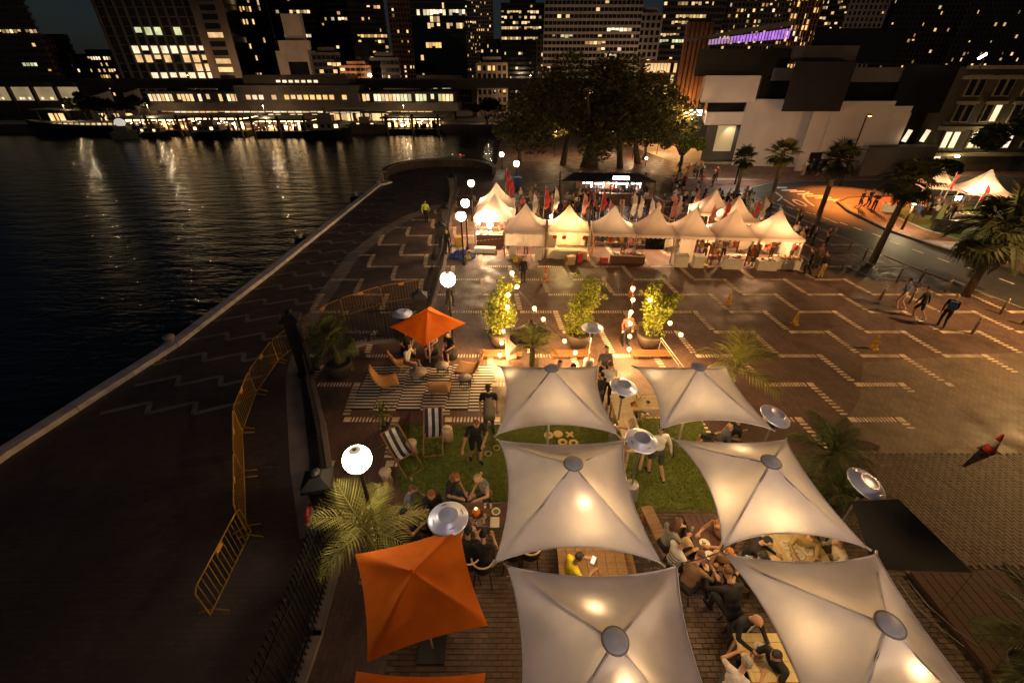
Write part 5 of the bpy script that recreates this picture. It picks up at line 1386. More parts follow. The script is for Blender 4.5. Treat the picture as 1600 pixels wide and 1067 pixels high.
def hair_mesh(kind, hv, nod, HR, m):
    mb = MB(); o = len(mb.v)
    hc = hv(0, .018, .188)
    def put(c, r, keep=None):
        k = len(mb.v); t = MB().ball((0, 0, 0), 1, 14); vs = []
        for x, y, z in t.v: vs.append((x * r[0], y * r[1], z * r[2]))
        vs2 = [Vector(c) + HR @ rotx(Vector(v), -nod) for v in vs]
        fs = [f for f in t.f if keep is None or all(keep(*t.v[i]) for i in f)]
        mb.add(vs2, fs)
    put(hc, (.084, .102, .104), lambda x, y, z: z > -.62 and not (y > .35 and z < .30))
    if kind == 'long':
        put(hv(0, -.05, .09), (.088, .06, .17), lambda x, y, z: True)
        for s in (-1, 1): put(hv(s * .066, .02, .09), (.026, .05, .14))
    if kind == 'tied': put(hv(0, -.105, .2), (.04, .045, .045))
    if kind == 'cap':
        put(hv(0, .03, .205), (.088, .107, .1), lambda x, y, z: z > -.05)
        a = hv(-.06, .12, .205); b = hv(.06, .12, .205); c = hv(.045, .2, .19); d = hv(-.045, .2, .19)
        up_ = Vector((0, 0, .012)); mb.add([a, b, c, d, a + up_, b + up_, c + up_, d + up_], [(0, 3, 2, 1), (4, 5, 6, 7), (0, 1, 5, 4), (1, 2, 6, 5), (2, 3, 7, 6), (3, 0, 4, 7)])
    return mb.mesh('cap' if kind == 'cap' else 'hair', m)
HAIRC = {'dark': (.02, .014, .01), 'brown': (.09, .045, .02), 'blond': (.45, .29, .11), 'grey': (.25, .22, .2), 'black': (.01, .009, .009), 'red': (.2, .07, .02), 'tan': (.33, .24, .13)}
def person(label, loc, rz, pose, top, bot, hair='dark', style='short', sleeve='short', legs='long', shoe=BLK, skin='a', h=1.0, detail=True, group=None, fem=False, face=False, extra=None, head=None):
    """loc: feet (or floor) point; rz: heading in degrees, 0 = away from the camera, 180 = facing it"""
    key = (pose, sleeve, legs, fem, detail)
    if key not in BODY: BODY[key] = body_mesh(mk(PO[pose], fem=fem), dict(sleeve=sleeve, legs=legs), detail)
    me0, mi, hc, HR, nod, hv, up = BODY[key]
    me = me0.copy(); me.name = 'body'; me.materials.clear()
    for m in (colmat('skin', SKINC[skin]), colmat('cloth', top), colmat('cloth', bot), colmat('shoe', shoe)): me.materials.append(m)
    me.polygons.foreach_set('material_index', mi); me.polygons.foreach_set('use_smooth', [True] * len(mi))
    if head:
        q = gp(head[0], head[1], loc[2] + hc.z * h); k = Matrix.Rotation(R(rz), 3, 'Z') @ Vector((hc.x * h, hc.y * h, 0)); loc = (q.x - k.x, q.y - k.y, loc[2])
    t = thing('person', label, 'person', loc, R(rz), group); t.scale = (h, h, h)
    link('body', me, t)
    if style != 'bald':
        hm = hair_mesh(style, hv, nod, HR, colmat('hair' if style != 'cap' else 'cloth', HAIRC.get(hair, hair if isinstance(hair, tuple) else (.02, .014, .01))))
        link('cap' if style == 'cap' else 'hair', hm, t)
    if face:
        for s in (-1, 1): link('eye', EYE, t, hv(s * .03, .122, .183))
        link('mouth', MOUTH, t, hv(0, .115, .112))
    if extra: extra(t, up, hv)
    return t
def apron(t, up, hv):
    mb = MB(); rows = []
    for h_, w_ in ((.40, .09), (.2, .145), (.0, .165), (-.2, .175), (-.42, .18)):
        p = up(h_) if h_ > -.05 else up(0) + Vector((0, .03, h_)); rows.append([(p.x + x * w_, p.y + .125 + (1 - abs(x)) * .02 - .04 * abs(x), p.z) for x in (-1, -.5, 0, .5, 1)])
    vs = [q for r_ in rows for q in r_]; fs = [(i * 5 + k, i * 5 + k + 1, i * 5 + 6 + k, i * 5 + 5 + k) for i in range(4) for k in range(4)]
    o = mb.add(vs, fs).build('apron', mat('grey_apron', (.20, .16, .12), .9), t, True); o.modifiers.new('s', 'SOLIDIFY').thickness = .01
def skirt(col, L=.45):
    def f(t, up, hv):
        p = up(-.02); MB().lathe([(.16, .06), (.175, -.1), (.23, -L)], 14, p, 0, False).build('skirt', colmat('cloth', col), t, True)
    return f
def stripes(t, up, hv):
    for k in range(5):
        p = up(.08 + k * .075); MB().lathe([(.192, -.014), (.192, .014)], 18, (0, 0, 0), 0, False).build('shirt_stripe', mat('black_stripe', BLK), t, True, p).scale = (1, .68, 1)
def hold(nm, f):
    def g_(t, up, hv): f(t, up, hv)
    return g_
def backpack(col):
    def f(t, up, hv):
        p = up(.28, 0, -.17); MB().box((0, 0, 0), (.27, .15, .38)).build('backpack', colmat('cloth', col), t, False, p)
    return f
# =================================================================== MARKET STALLS
M_tent = cloth('marquee_canvas', (.66, .56, .49), .30, .06, 1.5)
M_tentw = cloth('marquee_wall', (.62, .54, .44), .35, .06, 1.5)
M_alu = mat('aluminium', (.5, .46, .42), .35, .8)
M_cloth = mat('table_cloth', (.62, .56, .48), .85, var=.08, bump=.2)
M_card = mat('cardboard', (.33, .21, .12), .85, var=.15)
E_flood = emis('stall_lamp', (1.0, .78, .48), 60)
def canopy_mesh(s, eave, apex, m, val=.2, scallop=False, n=8, expo=1.7):
    mb = MB(); ring = []
    N_ = 6
    per = [(-1 + 2 * i / N_, -1) for i in range(N_)] + [(1, -1 + 2 * i / N_) for i in range(N_)] + [(1 - 2 * i / N_, 1) for i in range(N_)] + [(-1, 1 - 2 * i / N_) for i in range(N_)]
    lv = []
    for k in range(n + 1):
        t = k / n; r_ = (1 - t) * s / 2 + t * .03; z = eave + (apex - eave) * t ** expo
        lv.append([(x * r_, y * r_, z) for x, y in per])
    vs = [p for l in lv for p in l]; c = len(per)
    fs = [(k * c + i, k * c + (i + 1) % c, (k + 1) * c + (i + 1) % c, (k + 1) * c + i) for k in range(n) for i in range(c)]
    mb.add(vs, fs)
    return mb.mesh('canopy', m, True)
S_ = 2.55; EA = 1.72; AP_ = 3.05
can = canopy_mesh(S_, EA, AP_, M_tent)
valm = MB()
for i, (sx, sy) in enumerate(((0, -1), (1, 0), (0, 1), (-1, 0))):
    n = 9
    for k in range(n):
        a, b = -S_ / 2 + S_ * k / n, -S_ / 2 + S_ * (k + 1) / n; m_ = (a + b) / 2; z = EA; o = S_ / 2 + .006
        pt = (lambda q, zz: (q, -o, zz) if i == 0 else (o, q, zz) if i == 1 else (-q, o, zz) if i == 2 else (-o, -q, zz))
        valm.add([pt(a, z), pt(b, z), pt(b, z - .16), pt(m_, z - .21), pt(a, z - .16)], [(0, 4, 3, 2, 1)])
valm = valm.mesh('valance', M_tent)
legm = MB().bb(-.03, .03, -.03, .03, 0, EA).mesh('leg', M_alu)
BASE_A = R(-5.5)
GS = 'white pagoda marquees of the night market'
def stall(label, x, y, rz=BASE_A, back=False, sides='', front=None, light=420, lcol=(1, .53, .23), scale=1.0, wallm=None, lamp=(.2, -.2)):
    t = thing('market_stall', label, 'stall', (x, y, 0), rz, GS); t.scale = (scale,) * 3
    link('canopy', can, t); link('valance', valm, t)
    for sx in (-1, 1):
        for sy in (-1, 1): link('leg', legm, t, (sx * (S_ / 2 - .05), sy * (S_ / 2 - .05), 0))
    h = S_ / 2 - .02; wm_ = wallm or M_tentw
    def wall(nm, a, b, z0, z1):
        n = 8; mb = MB(); vs = []
        for k in range(n + 1):
            p = Vector(a).lerp(Vector(b), k / n); q = Vector((-(b[1] - a[1]), b[0] - a[0], 0)).normalized() * .03 * math.sin(k * 2.1)
            vs += [(p.x + q.x, p.y + q.y, z0), (p.x, p.y, z1)]
        mb.add(vs, [(2 * k, 2 * k + 2, 2 * k + 3, 2 * k + 1) for k in range(n)]).build(nm, wm_, t)
    if back: wall('back_wall', (-h, h), (h, h), .05, EA)
    if 'L' in sides: wall('side_wall', (-h, -h), (-h, h), .05, EA)
    if 'R' in sides: wall('side_wall', (h, -h), (h, h), .05, EA)
    if front == 'low': wall('front_wall', (-h, -h), (h, -h), .03, .72)
    if front == 'high': wall('front_wall', (-h, -h), (h, -h), .75, EA)
    if light:
        lx, ly = lamp
        lo = MB().box((0, 0, 0), (.14, .1, .07)).build('lamp', E_flood, t, False, (lx, ly, EA - .02))
        point('stall_light', (lx, ly, EA - .2), light * .7, lcol, .08, t)
    return t
def counter(label, x, y, w_, d_, h_, m, rz=BASE_A, grp='counters of the market stalls', goods=0, seed=1, gcols=None):
    t = thing('counter', label, 'counter', (x, y, 0), rz, grp)
    MB().bb(-w_ / 2, w_ / 2, -d_ / 2, d_ / 2, 0.02, h_ - .03).build('body', m, t)
    MB().bb(-w_ / 2 - .03, w_ / 2 + .03, -d_ / 2 - .03, d_ / 2 + .03, h_ - .029, h_ + .005).build('top', M_cloth, t)
    r_ = random.Random(seed)
    if goods:
        mb = MB()
        for i in range(goods):
            gx, gy = r_.uniform(-w_ * .45, w_ * .45), r_.uniform(-d_ * .4, d_ * .4); s = r_.uniform(.04, .11)
            if r_.random() < .5: mb.lathe([(s * .6, 0), (s * .8, s), (.001, s * 1.1)], 8, (gx, gy, h_ + .006), i % 4)
            else: mb.box((gx, gy, h_ + .006 + s / 2), (s * 1.5, s, s), r_.uniform(0, 3), i % 4)
        gc = gcols or [(.45, .2, .05), (.6, .5, .35), (.3, .06, .04), (.2, .25, .06)]
        stuff(mb.build('goods', [mat('goods_%d_%d_%d' % tuple(int(c_ * 100) for c_ in c), c, .6) for c in gc], t))
    return t
def at_front(u, v): return gp(u, v)
def row_y(x): return 25.9 - (x - .7) * .10
# the row of stalls (centre sits half a stall behind the front edge)
XS = [(.85, 'plain white marquee stall, second from the left, open below its front wall'), (3.55, 'marquee stall with a yellow glowing back wall and red lanterns'), (6.3, 'marquee stall hung with red and orange goods beside an orange board'), (8.85, 'marquee stall with a black screen inside and a scalloped edge'), (11.05, 'marquee stall with a grey cloth side between the black screen and the wide stalls'), (13.4, 'marquee stall with two white cloth counters, third from the right'), (15.9, 'marquee stall at the right end of the front row, with a goods table')]
mk_ = [dict(front='high', sides='R', light=260, lamp=(.3, .6)), dict(back=True, sides='L', front='low', light=900, lcol=(1, .62, .2), lamp=(0, .2)), dict(sides='', back=False, light=420, lcol=(1, .62, .3), lamp=(.6, .9)), dict(sides='', light=300, lamp=(.7, 1.0)), dict(sides='R', light=420, lamp=(.8, .9)), dict(back=False, light=500, lamp=(.9, .9)), dict(sides='R', light=620, lamp=(.2, .2))]
for (x, lab), k in zip(XS, mk_): stall(lab, x, row_y(x) + 1.35, **k)
stall('tallest looking marquee stall at the left end, flooded with white light', -1.15, 29.6, R(-3), back=False, light=1300, lamp=(-.5, -.9), lcol=(1, .62, .32), scale=1.04)
stall('marquee stall at the left end behind the brightest one', -1.15, 32.6, R(-3), light=900, lamp=(-.8, .5), lcol=(1, .60, .30), scale=1.04)
stall('marquee stall in the second row behind the wide right stalls', 15.0, 29.2, light=520, lamp=(-.9, .3))
stall('marquee stall peeping over the second row at the right, with a flag in front', 14.2, 31.0, light=420, lamp=(-.9, .3))
# canvas infill between the second and third stall
wl = thing('canvas_screen', 'pale canvas screen filling the gap beside the yellow glowing stall', 'screen', (2.25, 27.0, 0), BASE_A)
MB().bb(-.55, .55, -.02, .02, .25, 1.75).build('canvas', M_tentw, wl); MB().bb(-.57, -.53, -.03, .03, 0, 1.8).build('pole', M_alu, wl); MB().bb(.53, .57, -.03, .03, 0, 1.8).build('pole', M_alu, wl)
# counters, low walls and goods
M_dw = mat('dark_timber', (.10, .045, .025), .6, var=.25, stretch=(1, 1, 8))
counter('dark timber counter piled with food under the brightest stall', -1.2, 28.35, 2.3, .55, .8, M_dw, R(-3), goods=60, seed=3, gcols=[(.6, .25, .06), (.75, .65, .45), (.8, .5, .2), (.55, .5, .2)])
counter('white cloth counter at the left of the plain white stall', .05, 25.95, .42, .5, .78, M_cloth)
counter('white cloth counter at the right of the plain white stall', 1.65, 25.75, .42, .5, .78, M_cloth)
counter('low counter with warm food under the yellow stall', 3.55, 25.9, 1.9, .5, .55, M_tentw, goods=14, seed=4)
counter('long brown goods counter under the red and orange stall', 7.1, 25.25, 2.0, .6, .52, M_dw, goods=36, seed=5, gcols=[(.5, .08, .05), (.6, .25, .05), (.08, .2, .22), (.3, .2, .12)])
counter('white cloth counter left of the grey cloth side', 10.15, 24.6, .75, .5, .72, M_cloth)
counter('white cloth counter right of the grey cloth side', 11.15, 24.5, .6, .5, .72, M_cloth)
counter('white cloth counter in the middle of the two counter stall', 13.1, 24.3, 1.05, .55, .66, M_cloth, goods=12, seed=6)
counter('draped white counter left of the last stall', 15.05, 24.1, 1.1, .55, .6, M_cloth, goods=18, seed=7)
counter('goods table under the last stall of the row', 16.4, 24.3, 1.3, .6, .62, M_cloth, goods=40, seed=8)
def slab_thing(name, label, cat, c, d, rz, m, ry=0., rx=0., grp=None):
    t = thing(name, label, cat, c, rz, grp); MB().box((0, 0, 0), d, 0, 0, rx, ry).build('panel', m, t); return t
t = thing('board', 'orange board leaning against the red and orange stall', 'board', (4.95, 25.7, 0), R(70)); MB().box((0, 0, .55), (1.2, .03, 1.0), 0, 0, R(14)).build('panel', mat('orange_board', (.55, .22, .04), .6), t); MB().box((0, .1, .4), (.05, .03, .8), 0, 0, R(-12)).build('strut', M_dw, t)
t = thing('screen', 'black flat screen hanging inside the fourth marquee', 'screen', (8.75, 25.6, 1.05), BASE_A); MB().bb(-.55, .55, -.03, .03, -.33, .33).build('display', mat('screen_black', (.01, .01, .011), .25), t); MB().bb(-.58, .58, -.02, .05, -.36, .36).build('bezel', M_black, t)
t = thing('hanging_goods', 'red and brown cloths hanging in rows inside the red and orange stall', 'cloths', (6.15, 26.2, 0), BASE_A)
r_ = random.Random(3)
for i in range(9):
    x = -1.0 + i * .24; c = r_.choice([(.35, .05, .03), (.12, .1, .09), (.5, .2, .05), (.25, .12, .06), (.06, .07, .08), (.6, .35, .12)])
    MB().bb(-.10, .10, -.015, .015, -.55 - r_.random() * .2, 0).build('cloth', colmat('cloth', c), t, False, (x, 0, 1.6))
MB().tube([(-1.15, 0, 1.62), (1.15, 0, 1.62)], .012, 5).build('rail', M_alu, t)
for i, (x, lab) in enumerate([(2.65, 'red paper lantern at the left of the yellow stall'), (3.2, 'red paper lantern in the yellow stall near its middle'), (4.45, 'red paper lantern at the right of the yellow stall')]):
    t = thing('paper_lantern', lab, 'lantern', (x, row_y(x) + .25, 1.35), 0, 'red lanterns of the yellow stall'); MB().ball((0, 0, 0), .14, 12, sz=.9).build('shade', cloth('red_lantern', (.6, .10, .05), .4), t, True); MB().lathe([(.05, .12), (.05, .16)], 8).build('rim', M_dw, t)
# odds and ends on the paving in front of the stalls
tp = thing('tarpaulin_heap', 'crumpled blue and yellow tarpaulin heap round the lower globe lamp post', 'tarpaulin', gp(722, 402))
def heap(rx, ry, h, seed, n=18):
    rs_ = np.random.RandomState(seed); vs = []; 
    for i in range(n + 1):
        for j in range(n + 1):
            x, y = -1 + 2 * i / n, -1 + 2 * j / n; r2 = max(0, 1 - x * x - y * y)
            z = h * (r2 ** .6) * rs_.uniform(.35, 1.15); vs.append((x * rx + rs_.normal() * .03, y * ry + rs_.normal() * .03, max(.01, z)))
    fs = [(i * (n + 1) + j, (i + 1) * (n + 1) + j, (i + 1) * (n + 1) + j + 1, i * (n + 1) + j + 1) for i in range(n) for j in range(n)
          if all((-1 + 2 * a / n) ** 2 + (-1 + 2 * b / n) ** 2 < 1.05 for a, b in ((i, j), (i + 1, j + 1)))]
    return MB().add(vs, fs)
heap(.85, .42, .5, 1).build('sheet', mat('blue_tarp', (.05, .10, .34), .45, var=.3, scale=3), tp)
heap(.3, .2, .42, 2, 12).build('yellow_sheet', mat('yellow_tarp', (.5, .36, .06), .5), tp, False, (.35, -.2, 0))
lh = thing('laundry_heap', 'heap of pale pink and grey cloth lying before the red and orange stall', 'cloth heap', gp(985, 407)); heap(.7, .35, .3, 5).build('cloth', mat('pale_pink_cloth', (.38, .26, .25), .9, var=.35, scale=5), lh)
def carton(lab, u, v, d, m, z=0., rz=.2, name='cardboard_box', cat='box', grp='boxes and bags before the stalls'):
    b = gp(u, v); t = thing(name, lab, cat, (b.x, b.y, z), rz, grp); MB().bb(-d[0] / 2, d[0] / 2, -d[1] / 2, d[1] / 2, 0, d[2]).build('carton', m, t); MB().bb(-d[0] / 2 + .02, d[0] / 2 - .02, -.03, .03, d[2] + .001, d[2] + .004).build('tape', mat('tape', (.45, .33, .2), .5), t); return t
carton('lower cardboard box of the pair before the yellow stall', 889, 412, (.62, .42, .26), M_card)
carton('upper cardboard box of the pair before the yellow stall', 891, 412, (.55, .4, .24), M_card, .265, .3)
carton('small white box on the paving before the last stall', 1203, 418, (.4, .3, .28), M_cloth)
carton('flat yellow tray on the paving between the right hand stalls', 1097, 414, (.5, .4, .06), mat('yellow_plastic', (.6, .42, .03), .5))
carton('flat pale cushion box in front of the timber counter', 758, 393, (1.35, .5, .3), M_cloth, 0, -.05)
carton('small yellow bin beside the plain white stall', 805, 408, (.26, .26, .36), mat('yellow_plastic', (.6, .42, .03), .5))
carton('red sack leaning at the orange board', 943, 409, (.4, .3, .3), mat('red_sack', (.42, .04, .04), .8))
carton('blue bin by the brown goods counter', 964, 408, (.26, .26, .34), mat('blue_bin', (.06, .12, .16), .6))
carton('red sack hanging low at the yellow stall', 905, 408, (.3, .28, .55), mat('red_sack', (.42, .04, .04), .8))
carton('yellow crate stack left of the brightest stall', 717, 383, (.5, .5, .62), mat('yellow_plastic_dull', (.45, .27, .05), .6))
bb_ = gp(808, 296); t = thing('blue_bin', 'blue wheeled bin under the far globe lamp', 'bin', bb_); MB().bb(-.45, .45, -.35, .35, .1, 1.15).build('body', mat('bin_blue', (.02, .05, .16), .5), t); MB().bb(-.48, .48, -.38, .38, 1.151, 1.22).build('lid', mat('bin_blue', (.02, .05, .16), .5), t); MB().tube([(-.5, .3, .12), (.5, .3, .12)], .1, 8).build('wheel', M_rub, t)
# red and white tape across the timber counter
tpm = thing('barrier_tape', 'red and white tape strung across the timber counter', 'tape', (-1.2, 27.95, 0))
for i in range(18): MB().bb(-.06, .06, -.004, .004, -.02, .02).build('tape_stripe', mat('tape_red', (.5, .06, .05)) if i % 2 else M_cloth, tpm, False, (-1.1 + i * .125, 0, .42 + i * .014))
# ------------------------------------------------------------------ flags
M_fr = cloth('red_flag_cloth', (.52, .07, .06), .35, .15, 4); M_fw = cloth('white_flag_cloth', (.66, .58, .5), .35, .1, 4); M_fp = cloth('pink_flag_cloth', (.62, .24, .2), .35, .15, 4)
def flag(label, u, vt, vb, Yd, m, seed, lean=0.):
    a = P(u, vb, Yd); b = P(u, vt, Yd); h = b.z
    t = thing('flag', label, 'flag', (a.x, Yd, 0), 0, 'flags flying over the market')
    MB().tube([(0, 0, 0), (lean * h * .5, 0, h * .5), (lean * h, 0, h)], [.022, .018, .01], 6).build('pole', M_cloth, t)
    r_ = random.Random(seed); vs = []; n = 12
    for i in range(n + 1):
        s = i / n; z = h - s * 1.35; w_ = (.05 + .3 * math.sin(math.pi * min(1, s * .8 + .1))) * r_.uniform(.75, 1.1)
        for k in range(4):
            q = k / 3; vs.append((lean * z + w_ * q, .12 * math.sin(s * 9 + q * 3 + seed), z - q * .22 + .05 * math.sin(s * 14)))
    MB().add(vs, [(i * 4 + k, i * 4 + k + 1, i * 4 + 5 + k, i * 4 + 4 + k) for i in range(n) for k in range(3)]).build('cloth', m, t, True)
FL = [('tall red flag beside the tip of the brightest stall', 786, 262, 300, 31, M_fr), ('red flag drooping right behind the brightest stall', 792, 275, 310, 30.5, M_fr), ('pink red flag between the second and third stall tips', 846, 290, 330, 28.2, M_fr), ('white flag beside the pink red one over the second stall gap', 861, 291, 330, 28.6, M_fw), ('red flag left of the neon lit bar', 934, 294, 335, 28.4, M_fr), ('pink flag behind the red and orange stall', 947, 311, 335, 28.8, M_fp), ('white flag under the neon lit bar', 983, 300, 330, 28.4, M_fw), ('bare topped pale flag next to the white flag under the bar', 993, 305, 340, 28.8, M_fw), ('pink flag of the pair right of the neon bar', 1045, 303, 335, 28.2, M_fp), ('white flag of the pair right of the neon bar', 1053, 304, 335, 28.5, M_fw), ('small white flag above the fifth stall tip', 1076, 316, 345, 27.6, M_fw), ('pink flag between the fifth and sixth stall tips', 1101, 318, 350, 27.6, M_fp), ('red flag among the tips of the right hand stalls', 1168, 311, 345, 28.6, M_fr), ('white flag blown sideways at the right hand stalls', 1180, 308, 345, 29.5, M_fw), ('white flag left of the red one at the right hand stalls', 1158, 312, 345, 28.9, M_fw), ('dark flag furled on its pole over the market crowd', 1080, 292, 320, 34, M_fp)]
FL += [('white flag behind the plain white stall', 829, 300, 335, 29.0, M_fw), ('pink flag beside the tip of the yellow stall', 906, 300, 335, 28.6, M_fp), ('white flag leaning at the fourth stall tip', 1010, 308, 340, 28.4, M_fw), ('red flag over the sixth stall', 1122, 312, 345, 28.2, M_fr), ('white flag at the far right stall tip', 1204, 322, 350, 28.0, M_fw)]
for i, (lab, u, vt, vb, Yd, m) in enumerate(FL): flag(lab, u, vt, vb, Yd, m, i, .06 if u < 1060 else .12)
# ------------------------------------------------------------------ dark roofed bar with white neon behind the stalls
kb = thing('market_bar', 'low dark roofed bar with white neon strips behind the stalls', 'bar', (gp(955, 322).x, 40.5, 0), R(-4))
kb.scale = (.85, .85, .85); MB().prism([(-5.0, -2.2), (4.4, -2.2), (3.4, 1.6), (-3.6, 1.6)], 2.3, 2.44).build('roof', mat('dark_roof', (.014, .012, .011), .7), kb)
for x in (-5, -2.6, 0, 2.4, 4.4):
    for y in (-2, 3): MB().bb(-.07, .07, -.07, .07, 0, 2.3).build('post', M_dw, kb, False, (x, y, 0))
MB().bb(-3.6, 3.6, -1.6, -1.0, 0, 1.0).build('counter', M_dw, kb)
E_neon = emis('white_neon', (.95, .97, 1.0), 14)
for i, x in enumerate((-2.4, -1.2, .1, 1.2, 2.5)):
    MB().bb(-.45, .45, -.03, .03, -.04, .04).build('neon_tube', E_neon, kb, False, (x, -1.9, 2.12 - .05 * (i % 2)))
    MB().bb(-.03, .03, -.03, .03, -.25, .25).build('neon_tube', E_neon, kb, False, (x + .45, -1.9, 1.95))
MB().bb(-.8, .8, -.1, .1, 2.55, 2.85).build('roof_sign', emis('roof_sign_glow', (.95, .97, 1), 6), kb, False, (.9, -2.2, 0))
MB().bb(-3.3, 3.3, 1.2, 1.3, .9, 2.2).build('back_bar', M_dw, kb)
mb = MB(); r_ = random.Random(2)
for i in range(70): mb.lathe([(.035, 0), (.035, .16), (.012, .2), (.012, .26)], 6, (r_.uniform(-3.2, 3.2), 1.1, r_.choice((1.0, 1.4, 1.8))), i % 3)
stuff(mb.build('bottle', [mat('bottle_green', (.05, .12, .04), .2), mat('bottle_amber', (.3, .12, .03), .2), mat('bottle_clear', (.5, .5, .45), .2)], kb))
point('bar_light', (0, .2, 2.0), 500, (1, .93, .85), .15, kb)
# park market on the right
gp_ = 'white tents of the park market'
for lab, u, v, s, e in [('white peaked tent in the park at the right with a red flag on it', 1530, 338, 1.15, 500), ('smaller white tent in the park half hidden by a palm crown', 1462, 322, 1.0, 260)]:
    b = gp(u, v, .1); q = stall(lab, b.x, b.y + 1, R(-20), light=e, scale=s); q['group'] = gp_
flag('red flag in front of the park tent', 1526, 284, 320, gp(1530, 338).y - .6, M_fr, 5)
flag('dark red flag in the park beside the dark tree', 1480, 268, 300, gp(1530, 338).y + 2, M_fr, 7)
for i, (u, v, w_, m, lab) in enumerate([(1388, 330, 1.1, M_cloth, 'white trestle table in the park behind the lawn lamp'), (1440, 333, 1.3, M_dw, 'dark trestle table in the park by the bright lamp'), (1495, 345, 1.6, M_cloth, 'pale trestle table in front of the park tent')]):
    b = gp(u, v, .1); counter(lab, b.x, b.y, w_, .6, .7, m, R(-30), grp='trestle tables in the park', goods=16, seed=40 + i)
b = gp(1476, 362, .1); t = thing('sofa', 'black boxy sofa standing on the lawn at the park market', 'sofa', (b.x, b.y, .1), R(-25)); MB().bb(-.8, .8, -.35, .35, .05, .4).build('seat', M_black, t); MB().bb(-.8, .8, .2, .4, .4, .8).build('back', M_black, t)
for sx in (-.75, .75): MB().bb(-.08, .08, -.35, .35, .4, .58).build('arm', M_black, t, False, (sx, 0, 0))
point('park_string_light', (gp(1500, 340).x, gp(1500, 340).y, 2.4), 500, WARM2, .2)
hc_ = gp(1418, 318, .1)
hb = thing('heater_panel', 'glowing white light box leaning in the park market', 'light', (hc_.x + 1.2, hc_.y - 3, 1.3)); MB().box((0, 0, 0), (.55, .1, .3), R(20)).build('lamp', emis('light_box', (.9, .95, 1), 12), hb); MB().bb(-.02, .02, -.02, .02, -1.2, -.1).build('stand', M_black, hb)
# ------------------------------------------------------------------ market goers
r_ = random.Random(11)
TOPS = [('black jacket', BLK), ('navy jumper', NAVY), ('grey top', GRY), ('white shirt', WHT), ('red top', RED), ('tan coat', TAN), ('brown jacket', BRN), ('olive jacket', OLV), ('pink top', PNK), ('cream top', CRM), ('blue jacket', BLU), ('dark grey coat', DGR)]
HAIRS = ['dark', 'brown', 'blond', 'black', 'grey']
WHERE = []
def crowd(n, box_, place, grp, seed, poses=('stand', 'walk', 'talk', 'phone', 'carry'), h=.88, used=set()):
    r2 = random.Random(seed); pts = []
    for i in range(n):
        for _ in range(40):
            u, v = r2.uniform(box_[0], box_[1]), r2.uniform(box_[2], box_[3]); b = gp(u, v)
            if all((b - q).length > .5 for q in pts): break
        pts.append(b); tn, tc = r2.choice(TOPS); bn, bc = r2.choice([('jeans', JEAN), ('black trousers', BLK), ('grey trousers', DGR), ('tan trousers', TAN), ('black skirt', BLK)])
        hr = r2.choice(HAIRS); fem = r2.random() < .5; st = 'long' if fem and r2.random() < .7 else 'short'
        lab = '%s, %s, %s %s hair, %s' % (tn, bn, st, hr, place(u, v)); k = 0
        while lab in used and k < 40:
            tn, tc = r2.choice(TOPS); hr = r2.choice(HAIRS); lab = '%s, %s, %s %s hair, %s' % (tn, bn, st, hr, place(u, v)); k += 1
        used.add(lab)
        person('person: ' + lab, (b.x, b.y, 0), r2.uniform(0, 360), r2.choice(poses), tc, bc, hr, st, r2.choice(('long', 'long', 'short')), 'long' if bn != 'black skirt' else 'short', BLK, r2.choice('aabc'), h * r2.uniform(.93, 1.05), False, grp, fem, extra=skirt(BLK) if bn == 'black skirt' else None)
STP = [(818, 'second'), (890, 'third'), (964, 'fourth'), (1027, 'fifth'), (1082, 'sixth'), (1145, 'seventh'), (1212, 'last')]
def behind(u, v): return 'behind the %s stall' % min(STP, key=lambda s: abs(s[0] - u))[1]
crowd(78, (790, 1125, 306, 352), behind, 'crowd behind the market stalls', 1)
crowd(16, (1120, 1200, 316, 350), lambda u, v: 'by the road behind the stalls', 'crowd behind the market stalls', 2)
crowd(14, (1040, 1120, 275, 300), lambda u, v: 'under the fig tree', 'walkers by the fig tree', 3, h=.9)
crowd(9, (1228, 1290, 352, 395), lambda u, v: 'beyond the last stall', 'people beside the last stall', 4, h=.9)
crowd(7, (1250, 1292, 268, 279), lambda u, v: 'by the museum doorway', 'people at the museum doorway', 5, h=.95)
crowd(18, (1420, 1560, 322, 352), lambda u, v: '%s in the park' % ('by the white tent' if u > 1495 else 'near the lamp'), 'people at the park market', 6, h=.92)
crowd(6, (780, 830, 345, 372), lambda u, v: 'beside the brightest stall', 'crowd behind the market stalls', 7, h=.86)
# stall keepers
for lab, x, y, rz, top in [('stall keeper in a white shirt behind the food counter of the brightest stall', -1.5, 29.3, 180, WHT), ('stall keeper in a red top behind the food counter of the brightest stall', -.7, 29.4, 170, RED), ('stall keeper in black between the counters of the plain white stall', .9, 26.8, 180, BLK), ('stall keeper in orange behind the brown goods counter', 7.0, 26.2, 175, (.45, .16, .04)), ('stall keeper in a grey top under the two counter stall', 13.0, 25.4, 180, GRY), ('stall keeper in a tan top under the last stall', 16.0, 25.5, 190, TAN), ('stall keeper in black beside the draped white counter', 14.4, 25.0, 160, BLK), ('stall keeper in brown kneeling among goods under the sixth stall', 11.8, 25.3, 180, BRN)]:
    person(lab, (x, y, 0), rz, 'carry', top, DGR, r_.choice(HAIRS), 'short', 'short', 'long', h=.86, detail=False, group='stall keepers')

